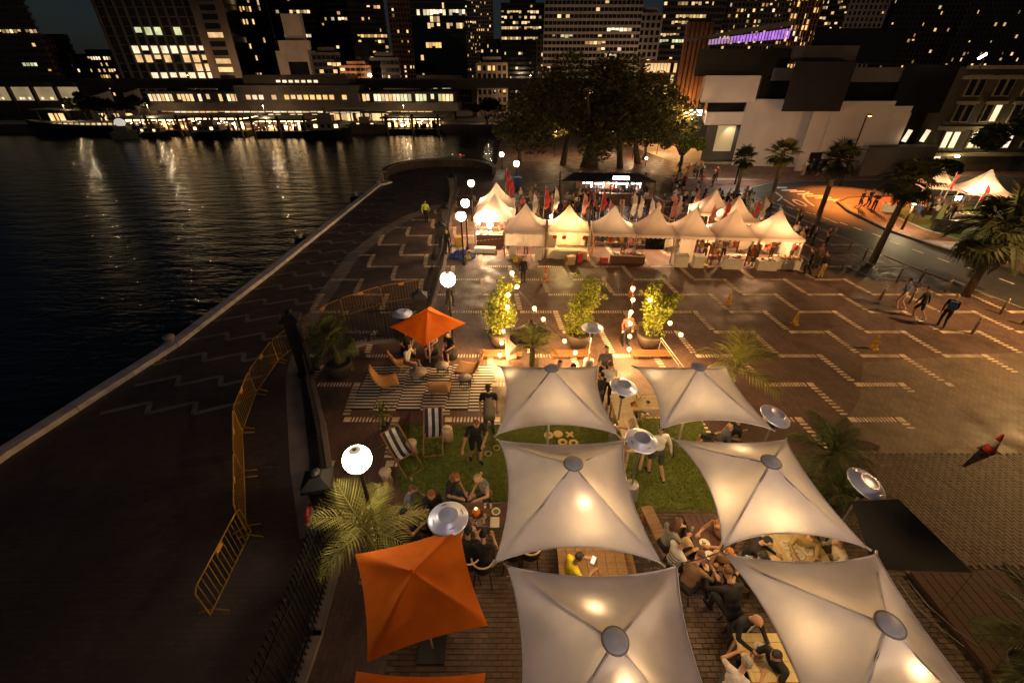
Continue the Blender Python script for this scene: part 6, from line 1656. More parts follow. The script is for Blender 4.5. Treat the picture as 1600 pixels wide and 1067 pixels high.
for i, (u, v, Yd, lab) in enumerate([(861, 338, 28.3, 'bare white lamp between the second and third stall tips'), (872, 344, 28.0, 'bare lamp at the left eave of the yellow stall'), (905, 343, 28.0, 'bare lamp at the right eave of the yellow stall'), (1002, 346, 27.6, 'bare lamp between the fourth and fifth stall'), (1046, 354, 27.2, 'bare lamp at the left eave of the sixth stall'), (1051, 358, 27.0, 'lower bare lamp at the left eave of the sixth stall'), (1106, 354, 27.0, 'bare lamp between the sixth and the wide stall'), (796, 328, 30.5, 'upper bare lamp on the right side of the brightest stall'), (794, 345, 29.2, 'lower bare lamp on the right side of the brightest stall'), (748, 348, 28.6, 'bare lamp at the left eave of the brightest stall')]):
    q = P(u, v, Yd); t = thing('bare_lamp', lab, 'lamp', (q.x, Yd, 0), 0, 'bare lamps on poles among the stalls')
    MB().tube([(0, 0, 0), (0, 0, q.z - .08)], .015, 5).build('pole', M_alu, t); MB().ball((0, 0, q.z), .10, 10).build('lamp', emis('bare_lamp_glow', (1, .64, .33), 150), t, True)

def rack(lab, x, y, w_, h, seed, rz=BASE_A):
    t = thing('goods_rack', lab, 'rack', (x, y, 0), rz, 'racks of goods in the stalls'); r2 = random.Random(seed)
    for sx in (-1, 1): MB().bb(-.025, .025, -.025, .025, 0, h).build('upright', M_dw, t, False, (sx * w_ / 2, 0, 0))
    mb = MB()
    for k in range(3):
        z = .35 + k * (h - .45) / 2.2; MB().bb(-w_ / 2, w_ / 2, -.16, .16, z, z + .03).build('shelf', M_dw, t)
        x_ = -w_ / 2 + .05
        while x_ < w_ / 2 - .1:
            a = r2.uniform(.06, .2); mb.bb(x_, x_ + a, -.12, .1, z + .032, z + .032 + r2.uniform(.08, .3), r2.randrange(5)); x_ += a + r2.uniform(0, .07)
    stuff(mb.build('goods', [colmat('cloth', c) for c in ((.35, .06, .03), (.5, .25, .06), (.05, .045, .04), (.16, .10, .05), (.5, .42, .3))], t))
for i, (x, y, w_, lab) in enumerate([(.8, 28.2, 1.8, 'rack at the back of the plain white stall'), (6.4, 27.9, 2.2, 'rack at the back of the red and orange stall'), (8.9, 27.6, 2.2, 'rack behind the black screen'), (11.0, 27.2, 1.9, 'rack at the back of the grey cloth stall'), (12.6, 27.0, 1.2, 'rack at the back left of the two counter stall'), (14.0, 27.0, 1.2, 'rack at the back right of the two counter stall'), (15.7, 26.6, 2.0, 'rack at the back of the last stall'), (12.25, 24.9, .7, 'small rack between the grey cloth and the wide stalls'), (14.35, 24.55, .6, 'small rack left of the draped white counter')]):
    rack(lab, x, y, w_, 1.25, i)
for x, y, w_, h, rz, lab in [(10.6, 25.2, .9, 1.35, 0, 'hanging pale cloth panel at the fifth stall'), (13.9, 24.9, .8, .6, .3, 'pale cloth draped over the edge of the wide stall counter'), (14.75, 25.0, .7, .5, -.2, 'pale hanging cloth under the wide stall eave'), (9.55, 25.3, .8, .5, .5, 'pale cloth wall sloping right of the black screen')]:
    t = thing('cloth_panel', lab, 'cloth', (x, y, 0), BASE_A + rz, 'pale cloth panels of the stalls'); z0 = .1 if h > 1 else .95
    MB().add([(-w_ / 2 + w_ * i / 6, .03 * math.sin(i * 2), z) for z in (z0, z0 + h) for i in range(7)], [(i, i + 1, i + 8, i + 7) for i in range(6)]).build('cloth', M_tentw, t, True)
from mathutils import noise
# =================================================================== THE BAR: sails, parasols, heaters, furniture
M_sail = cloth('sail_fabric', (.82, .73, .68), .24, .08, 1.6)
M_hem = mat('sail_hem', (.66, .60, .56), .9)
M_orange = cloth('orange_canvas', (.80, .17, .008), .36, .10, 2.0)
M_spole = mat('sail_pole', (.45, .40, .34), .5)
M_rib = mat('sail_rib', (.26, .22, .21), .6)
def sail(label, x0, x1, y0, y1, zc, apex, za, grp='white four pointed shade sails', sag=.13, ribs=True, m=None):
    """A square of stretched fabric: four low corners, edges curved inward, raised in the middle on a pole."""
    cx, cy = apex; t = thing('shade_sail', label, 'shade sail', (cx, cy, 0), 0, grp)
    c = [Vector((x0, y0, zc)), Vector((x1, y0, zc)), Vector((x1, y1, zc)), Vector((x0, y1, zc))]
    A = Vector((cx, cy, za)); n = 14; k_ = 14; mb = MB()
    def edge(a, b, s):
        p = a.lerp(b, s); inw = (Vector((cx, cy, zc)) - (a + b) / 2).normalized()
        return p + inw * sag * 4 * s * (1 - s) * (b - a).length * .62 + Vector((0, 0, .10 * 4 * s * (1 - s)))
    vs = []; fs = []
    for i in range(4):
        a, b = c[i], c[(i + 1) % 4]; base = len(vs)
        for j in range(k_ + 1):
            q = j / k_
            for s_ in range(n + 1):
                s = s_ / n; e = edge(a, b, s)
                p = e.lerp(A, q); p.z = e.z + (za - e.z) * (q ** 1.22) - .10 * math.sin(math.pi * q) * math.sin(math.pi * s)
                p.z += .022 * noise.noise(Vector((p.x * 3.1, p.y * 3.1, cx))) * min(1, q * 4) + .006 * math.sin(s * 26 + i) * max(0, 1 - q * 2.2) * math.sin(math.pi * s) ** .5
                vs.append((p.x - cx, p.y - cy, p.z))
        for j in range(k_):
            for s_ in range(n): fs.append((base + j * (n + 1) + s_, base + j * (n + 1) + s_ + 1, base + (j + 1) * (n + 1) + s_ + 1, base + (j + 1) * (n + 1) + s_))
    me = mb.add(vs, fs).mesh('fabric', m or M_sail, True)
    bm = bmesh.new(); bm.from_mesh(me); bmesh.ops.remove_doubles(bm, verts=bm.verts, dist=.0008); bm.to_mesh(me); bm.free()
    me.polygons.foreach_set('use_smooth', [True] * len(me.polygons))
    link('fabric', me, t)
    for i in range(4):
        q = [edge(c[i], c[(i + 1) % 4], s / 14) - Vector((cx, cy, 0)) for s in range(15)]
        MB().tube(q, .014, 6).build('hem', M_hem, t, True)
    MB().lathe([(.04, 0), (.04, za - .04)], 12).build('pole', M_spole, t, True)
    MB().lathe([(.17, za - .015), (.185, za + .012), (.15, za + .035), (.0001, za + .05)], 22).build('cap', mat('sail_cap', (.48, .47, .50), .5, bump=.1), t, True)
    MB().lathe([(.176, za - .012), (.196, za - .004), (.196, za + .016), (.18, za + .02)], 22, caps=False).build('cap_rim', M_rib, t, True)
    for p in c:
        d = (Vector((p.x - cx, p.y - cy, 0))).normalized()
        if ribs:
            pts = [];
            for s in range(8):
                q = s / 7; z = p.z + (za - p.z) * (q ** 1.22); pts.append(((p.x - cx) * (1 - q), (p.y - cy) * (1 - q), z - .035))
            MB().tube(pts, .022, 6).build('rib', M_rib, t)
        MB().tube([(p.x - cx - d.x * .03, p.y - cy - d.y * .03, p.z + .005), (p.x - cx + d.x * .10, p.y - cy + d.y * .10, p.z - .02)], .024, 6).build('corner_ring', M_steel, t)
    return t
sail('white shade sail at the back left, before the feathery palm', -.36, 2.58, 7.75, 10.6, 2.5, (1.05, 9.3), 3.36)
sail('white shade sail at the back right, before the yellow lit palm', 3.68, 6.42, 7.93, 10.58, 2.5, (4.95, 9.35), 3.36)
sail('white shade sail in the middle left with one bright glowing lamp spot', -.30, 2.68, 4.5, 7.52, 2.5, (1.22, 6.0), 3.38)
sail('white shade sail in the middle right, beside the dark green palm', 3.92, 6.58, 4.8, 7.55, 2.5, (5.18, 6.05), 3.38)
sail('white shade sail at the bottom left, cut by the bottom edge', -.08, 2.95, 1.35, 4.42, 2.5, (1.45, 2.92), 3.22)
sail('white shade sail at the bottom right, with a lamp glowing near its cap', 3.9, 6.68, 1.6, 4.65, 2.5, (5.38, 3.08), 3.32)
M_blkc = cloth('black_canvas', (.014, .012, .012), .05, .2, 2)
t = thing('black_canopy', 'flat black canopy at the right of the middle right sail', 'canopy', (7.4, 5.1, 0))
mb = MB(); P4 = [gp(1330, 782, 2.3), gp(1404, 779, 2.3), gp(1521, 894, 2.3), gp(1366, 889, 2.3)]; o_ = Vector((7.4, 5.1, 0))
vs = []
for j in range(9):
    for i in range(9):
        a = P4[0].lerp(P4[1], i / 8); b = P4[3].lerp(P4[2], i / 8); p = a.lerp(b, j / 8) - o_
        p.z -= .14 * math.sin(math.pi * i / 8) * math.sin(math.pi * j / 8); vs.append(p)
mb.add(vs, [(j * 9 + i, j * 9 + 9 + i, j * 9 + 10 + i, j * 9 + 1 + i) for j in range(8) for i in range(8)]).build('fabric', M_blkc, t, True)
for i, p in enumerate(P4): MB().tube([(p.x - 7.4 + (.25 if i in (1, 2) else 0), p.y - 5.1, 0), (p.x - 7.4, p.y - 5.1, 2.28)], .004 if i in (1, 2) else .02, 6).build('tie_rope' if i in (1, 2) else 'pole', M_black, t)

def parasol(label, corners, zc, apex, za, pole_xy, lean=0):
    cx, cy = apex; t = thing('orange_parasol', label, 'umbrella', (pole_xy[0], pole_xy[1], 0), 0, 'square orange parasols')
    o_ = Vector((pole_xy[0], pole_xy[1], 0)); A = Vector((cx, cy, za)) - o_; c = [Vector((x, y, zc)) - o_ for x, y in corners]
    mb = MB(); n, k_ = 10, 12; vs = []; fs = []
    for i in range(4):
        a, b = c[i], c[(i + 1) % 4]; base = len(vs)
        for j in range(k_ + 1):
            q = j / k_
            for s_ in range(n + 1):
                s = s_ / n; e = a.lerp(b, s); e += ((A - (a + b) / 2) * Vector((1, 1, 0))) * .07 * 4 * s * (1 - s)
                p = e.lerp(A, q); p.z -= .07 * math.sin(math.pi * q) * math.sin(math.pi * s) + .012 * math.sin(q * 40 + s * 7) * math.sin(math.pi * s) * (q > .5) + .035 * noise.noise(Vector((p.x * 3 + p.y, p.y * 3 - p.x, cx * 5))) * min(1, 4 * q)
                vs.append(p)
        for j in range(k_):
            for s_ in range(n): fs.append((base + j * (n + 1) + s_, base + j * (n + 1) + s_ + 1, base + (j + 1) * (n + 1) + s_ + 1, base + (j + 1) * (n + 1) + s_))
    me = mb.add(vs, fs).mesh('canopy', M_orange, True)
    bm = bmesh.new(); bm.from_mesh(me); bmesh.ops.remove_doubles(bm, verts=bm.verts, dist=.0008); bm.to_mesh(me); bm.free()
    me.polygons.foreach_set('use_smooth', [True] * len(me.polygons)); link('canopy', me, t)
    MB().tube([(0, 0, .05), A - Vector((0, 0, .02))], .03, 10).build('pole', M_spole, t, True)
    MB().bb(-.28, .28, -.28, .28, 0, .06).build('base', M_black, t)
    MB().lathe([(.04, 0), (.045, .03), (.02, .07), (.0001, .08)], 10, A).build('finial', M_orange, t, True)
    for p in c: MB().tube([A - Vector((0, 0, .05)), p - Vector((0, 0, .03))], .012, 5).build('rib', M_dw, t)
    return t
parasol('small orange parasol over the wicker lounge, folded square at an angle', [(-3.02, 12.5), (-1.72, 14.15), (-3.3, 15.5), (-4.55, 13.85)], 1.98, (-3.12, 14.1), 2.55, (-3.3, 14.3))
parasol('big orange parasol at the bottom left with a bright folded edge', [(-2.28, 3.1), (-.40, 3.63), (-1.07, 5.50), (-3.03, 4.9)], 2.1, (-1.75, 4.3), 2.55, (-1.62, 4.15))
parasol('orange parasol cut off by the bottom edge', [(-2.5, 1.1), (-.42, 1.1), (-.42, 3.06), (-2.5, 3.08)], 1.84, (-1.5, 2.1), 2.3, (-1.5, 2.1))

# ---- patio heaters
M_dish = mat('heater_aluminium', (.58, .60, .78), .36, .45, var=.08, scale=2)  # bluish base colour stands in for sky reflected in the hoods
def heater(label, u, v, z=2.2, r_=.40, tilt=(0, 0), flip=False):
    c = gp(u, v, z); t = thing('patio_heater', label, 'heater', (c.x, c.y, 0), 0, 'gas patio heaters with round metal hoods')
    MB().lathe([(.22, 0), (.22, .1), (.19, .5), (.17, .56), (.0001, .57)], 18).build('base', mat('heater_body', (.38, .36, .34), .4, .6), t, True)
    MB().tube([(0, 0, .5), (0, 0, z - .4)], .03, 8).build('pole', M_steel, t)
    MB().lathe([(.085, z - .42), (.10, z - .2), (.075, z - .06)], 14).build('burner', M_black, t, True)
    d = MB().lathe([(r_, -.06), (r_ * 1.01, -.045), (r_ * .94, -.02), (r_ * .55, .055), (r_ * .52, .075), (r_ * .44, .08), (r_ * .38, .065), (.0001, .07)], 36).build('hood', M_dish, t, True, (0, 0, z)); d.rotation_euler = (tilt[0], tilt[1], 0)
    b = MB()
    for k in range(4):
        a = math.pi / 2 * k + .4; b.box((math.cos(a) * r_ * .74, math.sin(a) * r_ * .74, .022), (.015, .11, .012), a)
    b.build('hood_seam', M_steel, d)
    return t
heater('largest patio heater hood beside the tip of the big orange parasol', 700, 807, r_=.415)
heater('white topped patio heater beside the small orange parasol', 628, 488, 1.95, .40)
heater('patio heater at the back between two potted bushes', 926, 510, 2.0, .40)
heater('patio heater beside the cream bowl yucca at the gap of the sails', 975, 602, 2.2, .40, (R(4), R(6)))
heater('patio heater in the gap between the four sails', 1003, 686, 2.2, .41, (R(5), R(5)))
heater('tilted patio heater at the right of the back right sail', 1213, 648, 2.2, .40, (R(8), R(14)))
heater('tilted patio heater at the right of the middle right sail', 1356, 754, 2.2, .42, (R(10), R(14)))

# ---- festoon bulbs, hung on their cables
E_bulb = emis('festoon_bulb', (1.0, .60, .22), 5)
bulb_me = MB().ball((0, 0, 0), .085, 12).mesh('bulb', E_bulb, True); sock_me = MB().lathe([(.022, .05), (.022, .12)], 8).mesh('socket', M_black)
def festoon(label, pts, bulbs, sag=.1):
    t = thing('festoon_string', label, 'string lights', (0, 0, 0), 0, 'festoon light strings')
    pts = [Vector(p) for p in pts]; path = []
    for a, b in zip(pts, pts[1:]):
        for k in range(7):
            s = k / 7; p = a.lerp(b, s); p.z -= sag * 4 * s * (1 - s); path.append(p)
    path.append(pts[-1]); t.location = pts[0]
    MB().tube([p - pts[0] for p in path], .011, 5).build('cable', M_black if sag < .3 else M_spole, t)
    for p in bulbs:
        p = Vector(p); link('bulb', bulb_me, t, p - pts[0]); link('socket', sock_me, t, p - pts[0]); point('bulb_light', p - pts[0] + Vector((0, 0, -.14)), 115, (1, .56, .20), .05, t)
    return t
Yb_ = 15.1
def Pb(u, v, Y=Yb_): return P(u, v, Y)
lb = [Pb(800, 426), Pb(808, 447), Pb(794, 460), Pb(793, 479), Pb(787, 517), Pb(784, 535, 14.6), Pb(781, 554, 14.2)]
festoon('string of bulbs hanging down through the left bushy tree', lb, lb, .01)
mbp = [Pb(812, 455), Pb(835, 481), Pb(849, 498), Pb(882, 532, 14.4), Pb(899, 550, 13.9)]
festoon('string of bulbs drooping from the left tree to the bar counter', mbp, mbp[1:], .02)
rb = [Pb(989, 430), Pb(989, 450), Pb(989, 468), Pb(986, 487), Pb(985, 505), Pb(984, 525, 14.7), Pb(983, 545, 14.3)]
festoon('straight string of bulbs hanging left of the right potted bush', rb, rb[1:], .01)
rb2 = [Pb(1000, 455), Pb(1016, 468), Pb(1047, 504, 14.6), Pb(1064, 522, 14.3), Pb(1090, 560, 13.6)]
festoon('string of bulbs running right from the right potted bush', rb2, rb2[1:4], .02)
festoon('bare pale cord swagged between the sails above the diners', [(2.72, 4.47, 2.5), (3.9, 4.72, 2.5)], [], .12)
# bulbs glowing under the sails
def sail_bulb(label, p, e, r_=.05):
    t = thing('hanging_bulb', label, 'bulb', p, 0, 'bulbs hung under the sails')
    MB().tube([(0, 0, .03), (0, 0, .075)], .012, 5).build('cord', M_black, t)
    MB().ball((0, 0, 0), r_, 10).build('bulb', emis('sail_bulb_glow', (1, .7, .35), 60), t, True)
    point('bulb_light', (0, 0, -.0), e, (1, .66, .30), .075, t)
    return t
bpy.context.view_layer.update(); dg_s = bpy.context.evaluated_depsgraph_get()
def under(u, v, Y, dz):      # a little below the fabric seen at (u, v)
    ok, q, nrm, i_, ob, m_ = SC.ray_cast(dg_s, Vector((0, 0, HC)), ray(u, v).normalized())
    if not ok or not ob.name.startswith('fabric'): q = P(u, v, Y)
    return (q.x, q.y, q.z - dz)
sail_bulb('bulb glowing through the middle left sail below its cap', under(914, 777, 5.3, .13), 11)
sail_bulb('bulb glowing through the bottom left sail above its cap', under(931, 952, 3.4, .14), 12)
sail_bulb('bulb glowing through the bottom left sail at the bottom edge', under(980, 1058, 2.45, .14), 12)
sail_bulb('bulb glowing through the bottom right sail beside its cap', under(1437, 1035, 2.65, .14), 14)
sail_bulb('bulb hidden under the middle right sail left of its cap', under(1160, 703, 6.4, .2), 14)
sail_bulb('bulb hidden under the back left sail at its far corner', under(800, 582, 10.2, .2), 9)
sail_bulb('bulb hidden under the back right sail near its far edge', under(1030, 580, 10.2, .3), 12)
sail_bulb('bulb under the back left sail above the game pieces', (1.3, 8.9, 2.2), 70)  # from here on, unseen bulbs added to brighten the guests below
sail_bulb('bulb under the back right sail above the reclining man', (4.9, 9.0, 2.2), 60)
sail_bulb('bulb at the back right corner of the back right sail', (6.25, 10.75, 1.9), 90)  # unseen bulb added to brighten the palm behind this sail
sail_bulb('bulb over the diners in the gap of the right hand sails', (5.2, 5.4, 2.2), 90)
sail_bulb('bulb over the timber table between the left hand sails', (1.5, 5.35, 2.2), 80)
sail_bulb('bulb over the man in the suit', (4.75, 3.3, 2.2), 70)
sail_bulb('bulb over the crowded table between the sails', (4.5, 5.75, 2.2), 70)

# ---- rug of striped runners
M_rw = mat('rug_white', (.60, .55, .50), .95, var=.1, scale=10); M_rbk = mat('rug_black', (.02, .018, .018), .95)
rl = [(-5.65, -4.85), (-4.84, -4.05), (-4.04, -3.2), (-3.19, -2.35), (-2.34, -1.55), (-1.54, -.72)]
for i, (x0, x1) in enumerate(rl):
    off = .05 * (i % 2) + .03 * (i % 3); y0, y1 = 11.5 - off * .6, 14.25
    t = thing('striped_runner', ['striped black and white runner at the left end of the lounge rug', 'second striped runner from the left, under the left wicker chair', 'third striped runner, before the front wicker chair', 'fourth striped runner, under the wicker chair turned away', 'fifth striped runner, under the small glass table', 'striped runner at the right end, next to the man in the grey apron'][i], 'rug', ((x0 + x1) / 2, y0, .012), R(rnd.uniform(-.5, .5)), 'striped runners laid side by side')
    n = int((y1 - y0) / .086); hw_ = (x1 - x0) / 2 - .01; a, b = MB(), MB()
    for k in range(n):
        (a if (k + i) % 2 else b).bb(-hw_, hw_, k * .086, k * .086 + .086, 0, .012)
    stuff(a.build('white_stripe', M_rw, t)); stuff(b.build('black_stripe', M_rbk, t))
# ---- wicker lounge chairs
M_wick = mat('wicker', (.44, .235, .08), .7, var=.3, scale=30, bump=.8, stretch=(1, 1, 2))
def wicker_mesh():
    prof = [(.36, .30), (.30, .36), (.05, .33), (-.18, .33), (-.30, .42), (-.44, .72), (-.50, .92)]
    mb = MB(); n = 8; W = .34
    def pt(i, k, off):
        y, z = prof[i]; x = -W + 2 * W * k / n; c = 1 - (2 * k / n - 1) ** 2
        return (x * (1 + .05 * (i > 3)), y - (.06 * c if i > 3 else 0) + (0 if i < 4 else -off * .9), z - .02 * c * (i < 4) - (off if i < 4 else off * .3))
    m = len(prof)
    vs = [pt(i, k, 0) for i in range(m) for k in range(n + 1)] + [pt(i, k, .07) for i in range(m) for k in range(n + 1)]; o = m * (n + 1); fs = []
    for i in range(m - 1):
        for k in range(n):
            a = i * (n + 1) + k; fs += [(a, a + 1, a + n + 2, a + n + 1), (o + a, o + a + n + 1, o + a + n + 2, o + a + 1)]
        a = i * (n + 1); fs.append((a, a + n + 1, o + a + n + 1, o + a)); a = i * (n + 1) + n; fs.append((a, o + a, o + a + n + 1, a + n + 1))
    for k in range(n): a = k; fs.append((a, o + a, o + a + 1, a + 1)); a = (m - 1) * (n + 1) + k; fs.append((a, a + 1, o + a + 1, o + a))
    return mb.add(vs, fs)
wc = thing('wicker_chair', 'x', 'chair'); w_ = wicker_mesh().build('shell', M_wick, wc, True)
mb = MB()
for sx in (-.3, .3): MB().tube([(0, .3, .28), (0, .3, .02), (0, -.32, .02), (0, -.28, .34)], .014, 6).build('leg', M_dw, wc, False, (sx, 0, 0))
for i, (u, v, rz, s, lab) in enumerate([(608, 604, -70, 1.0, 'wicker lounge chair seen from the side at the left of the lounge'), (690, 616, 0, 1.0, 'wicker lounge chair with its back to the camera'), (730, 586, 78, 1.12, 'wicker lounge chair turned left beside the small glass table'), (632, 574, -60, .9, 'wicker lounge chair under the seated woman with her hand at her mouth')]):
    o = wc if i == 0 else copy_tree(wc); o.location = gp(u, v, .025); o.rotation_euler = (0, 0, R(rz)); o.scale = (s, s, s); tag(o, lab, 'chair', 'wicker lounge chairs')
M_glt = mat('glass_top', (.30, .27, .25), .12, .0, spec=.8)
def cage_table(lab, u, v, r_, h):
    t = thing('wire_table', lab, 'side table', gp(u, v, .025), 0, 'round wire side tables')
    MB().lathe([(r_, h), (r_, h + .02)], 24).build('table_top', M_glt, t, True)
    for zz, k in ((.02, .85), (h * .5, .78), (h - .01, .98)):
        MB().tube([(r_ * k * math.cos(a), r_ * k * math.sin(a), zz) for a in [2 * math.pi * i / 18 for i in range(19)]], .009, 5, cap=False).build('ring', M_black, t)
    w_ = MB()
    for i in range(14):
        a = 2 * math.pi * i / 14; w_.tube([(r_ * .85 * math.cos(a), r_ * .85 * math.sin(a), .02), (r_ * .78 * math.cos(a + .2), r_ * .78 * math.sin(a + .2), h * .5), (r_ * .97 * math.cos(a), r_ * .97 * math.sin(a), h)], .006, 4)
    stuff(w_.build('wire', M_black, t)); return t
cage_table('round wire table in front of the wicker chair turned left', 727, 603, .25, .42)
cage_table('round wire table with glasses at the feet of the man in black', 692, 583, .27, .38)
cage_table('low dark wire table in the middle of the lounge', 655, 592, .34, .34)
# ---- deck chairs
M_tk = mat('teak', (.30, .13, .05), .6, var=.2, stretch=(1, 1, 6))
def deck_chair(lab, loc, rz):
    t = thing('deck_chair', lab, 'deck chair', loc, R(rz), 'striped canvas deck chairs')
    W = .29
    for sx in (-W, W):
        MB().tube([(sx, -.78, .03), (sx, .52, .84)], .022, 6).build('long_rail', M_tk, t); MB().tube([(sx * .86, .5, .03), (sx * .86, -.40, .43)], .02, 6).build('cross_rail', M_tk, t)
    for nm, p in (('crossbar', (0, .52, .84)), ('crossbar', (0, -.78, .03)), ('crossbar', (0, -.40, .42)), ('crossbar', (0, .5, .03))):
        MB().tube([(-W, 0, 0), (W, 0, 0)], .018, 6).build(nm, M_tk, t, False, p)
    cols = 5; n = 14
    def sl(s):
        a = Vector((0, .53, .84)); b = Vector((0, -.40, .42)); p = a.lerp(b, s); p.z -= .34 * math.sin(math.pi * s) ** .85 * (1 - .25 * (1 - s)); p.y -= .05 * math.sin(math.pi * s); return p
    for c in range(cols):
        x0, x1 = -W * .92 + 2 * W * .92 * c / cols, -W * .92 + 2 * W * .92 * (c + 1) / cols
        sm_ = MB()
        for k in range(n):
            a, b = sl(k / n), sl((k + 1) / n); sm_.quad((x0, a.y, a.z), (x0, b.y, b.z), (x1, b.y, b.z), (x1, a.y, a.z))
        sm_.build('white_stripe' if c % 2 else 'dark_stripe', colmat('cloth', (.62, .57, .52) if c % 2 else (.03, .03, .04)), t, True)
    return t
deck_chair('striped deck chair at the left edge of the turf, turned to the right', gp(628, 716, .03), 42)
deck_chair('striped deck chair facing the camera between the two log stools', gp(679, 684, .03), 6)
M_log = mat('log_stool', (.40, .28, .17), .8, var=.2, scale=8)
for u, v, lab, prof in [(700, 686, 'cylindrical log stool right of the deck chair facing the camera', [(.17, 0), (.18, .22), (.175, .45)]), (645, 706, 'hourglass stool between the two deck chairs', [(.17, 0), (.12, .2), (.17, .42)]), (605, 752, 'hourglass stool at the foot of the left deck chair', [(.18, 0), (.13, .2), (.18, .42)])]:
    t = thing('log_stool', lab, 'stool', gp(u, v, .03), 0, 'round timber stools on the turf'); MB().lathe(prof, 18).build('body', M_log, t, True); MB().lathe([(prof[-1][0] * .98, prof[-1][1] + .001), (prof[-1][0] * .9, prof[-1][1] + .03)], 18).build('seat', mat('log_end', (.52, .40, .27), .8, var=.25, scale=14), t, True)
for u, v, lab in [(763, 708, 'lower left rope quoit lying on the turf'), (776, 699, 'upper right rope quoit lying on the turf')]:
    t = thing('quoit_ring', lab, 'ring', gp(u, v, .05), 0, 'rope quoits on the turf'); MB().tube([(.1 * math.cos(a), .1 * math.sin(a), 0) for a in [2 * math.pi * i / 16 for i in range(17)]], .018, 7, cap=False).build('rope', mat('rope', (.45, .33, .2), .9, scale=40), t, True)
t = thing('paper_cup', 'crushed white paper cup lying on the turf before the seated pair', 'cup', gp(643, 750, .035)); MB().lathe([(.03, 0), (.04, .09)], 10).build('cup', M_cloth, t)
# giant noughts and crosses
M_ply = mat('plywood', (.62, .42, .17), .7, var=.12, stretch=(1, 6, 1))
bp_ = thing('game_board', 'square timber frame holding the giant noughts and crosses game', 'game', (1.15, 7.72, .03))
for a, b in (((-.95, 0), (.95, 0)), ((-.95, .62), (.95, .62))): MB().box(((a[0] + b[0]) / 2, a[1], .02), (1.9, .05, .04)).build('bar', M_tk, bp_)
for k in range(4): MB().box((-.95 + k * .634, .31, .021), (.05, .56, .038)).build('bar', M_tk, bp_)
pieces = [(857, 680, 'O', 'cut off nought at the left end of the game'), (879, 691, 'O', 'nought in the front row next to the hidden piece'), (896, 692, 'O', 'nought nearest the bottom right of the game'), (890, 679, 'X', 'cross at the right of the back row'), (872, 678, 'D', 'solid round disc in the back row of the game')]
for u, v, k, lab in pieces:
    t = thing('game_piece', lab, 'game piece', gp(u, v, .075), 0, 'giant noughts and crosses pieces')
    if k == 'O': MB().lathe([(.07, 0), (.15, 0), (.15, .035), (.07, .035), (.07, 0)], 20, caps=False).build('nought', M_ply, t)
    elif k == 'X': MB().box((0, 0, .018), (.3, .07, .035), R(45)).build('cross', M_ply, t); MB().box((0, 0, .02), (.3, .07, .036), R(-45)).build('cross', M_ply, t)
    else: MB().lathe([(.15, 0), (.15, .035)], 20).build('disc', M_ply, t)
# ---- tables and chairs
M_oak = mat('table_timber', (.24, .135, .06), .55, var=.3, scale=2.5, stretch=(1, 9, 1), bump=.25)
M_wal = mat('table_dark', (.085, .04, .026), .45, var=.3, scale=2.5, stretch=(9, 1, 1), bump=.15)
M_pale = mat('table_pale', (.56, .42, .20), .6, var=.2, scale=2.5, stretch=(9, 1, 1))
def table(lab, cx, cy, wx, wy, h, m, nb=6, along_y=False, rz=0., edge=None, grp='tables of the bar'):
    t = thing('table', lab, 'table', (cx, cy, .0), rz, grp)
    for i in range(nb):
        if along_y: MB().bb(-wx / nb / 2 + .004, wx / nb / 2 - .004, -wy / 2, wy / 2, h - .04, h + rnd.uniform(0, .004)).build('plank', m, t, False, (-wx / 2 + wx * (i + .5) / nb, 0, 0))
        else: MB().bb(-wx / 2, wx / 2, -wy / nb / 2 + .004, wy / nb / 2 - .004, h - .04, h + rnd.uniform(0, .004)).build('plank', m, t, False, (0, -wy / 2 + wy * (i + .5) / nb, 0))
    for sx in (-1, 1):
        for sy in (-1, 1): MB().bb(-.035, .035, -.035, .035, 0, h - .045).build('leg', edge or m, t, False, (sx * (wx / 2 - .08), sy * (wy / 2 - .08), 0))
    for sy in (-1, 1): MB().bb(-wx / 2 + .1, wx / 2 - .1, -.012, .012, h - .11, h - .045).build('apron_rail', edge or m, t, False, (0, sy * (wy / 2 - .06), 0))
    if edge:
        for sy in (-1, 1): MB().bb(-wx / 2, wx / 2, -.012, .012, h - .045, h + .006).build('edge_trim', edge, t, False, (0, sy * (wy / 2 + .014), 0))
    return t
M_edge = mat('blue_grey_trim', (.10, .10, .16), .4)
c_ = gp(768, 803, .92); table('long dark bar height table with drinks and an orange pumpkin', c_.x + .05, c_.y, 2.2, .62, .92, M_wal, 5, edge=M_edge)
c_ = gp(925, 880, .76); table('broad timber table with the phone user in yellow', c_.x, c_.y, 1.5, 1.5, .76, M_oak, 7, True)
tb_ = thing('timber_bench', 'timber bench along the right side of the broad timber table', 'bench', (gp(977, 880, .46).x, gp(977, 880, .46).y, 0)); 
for i in range(2): MB().bb(-.1, .1, -.95, .95, .42, .46).build('plank', M_oak, tb_, False, (-.11 + i * .22, 0, 0))
for sy in (-.7, .7): MB().bb(-.16, .16, -.03, .03, 0, .42).build('leg', M_oak, tb_, False, (0, sy, 0))
c_ = gp(1108, 845, .76); CT_ = c_; table('crowded dark table between the middle sails', c_.x, c_.y, .75, 1.4, .76, M_wal, 5, True)
bn = thing('timber_bench', 'orange timber bench behind the diners in stripes', 'bench', (gp(1036, 845, .47).x, gp(1036, 845, .47).y, 0), R(8))
MB().bb(-.15, .15, -1.0, 1.0, .42, .47).build('seat', M_oak, bn)
for sy in (-.8, .8): MB().bb(-.15, .15, -.03, .03, 0, .42).build('leg', M_tk, bn, False, (0, sy, 0))
c_ = gp(1243, 860, .76); PT_ = c_; table('wooden table covered with plates between the right hand sails', c_.x, c_.y, 1.3, .85, .76, M_pale, 5)
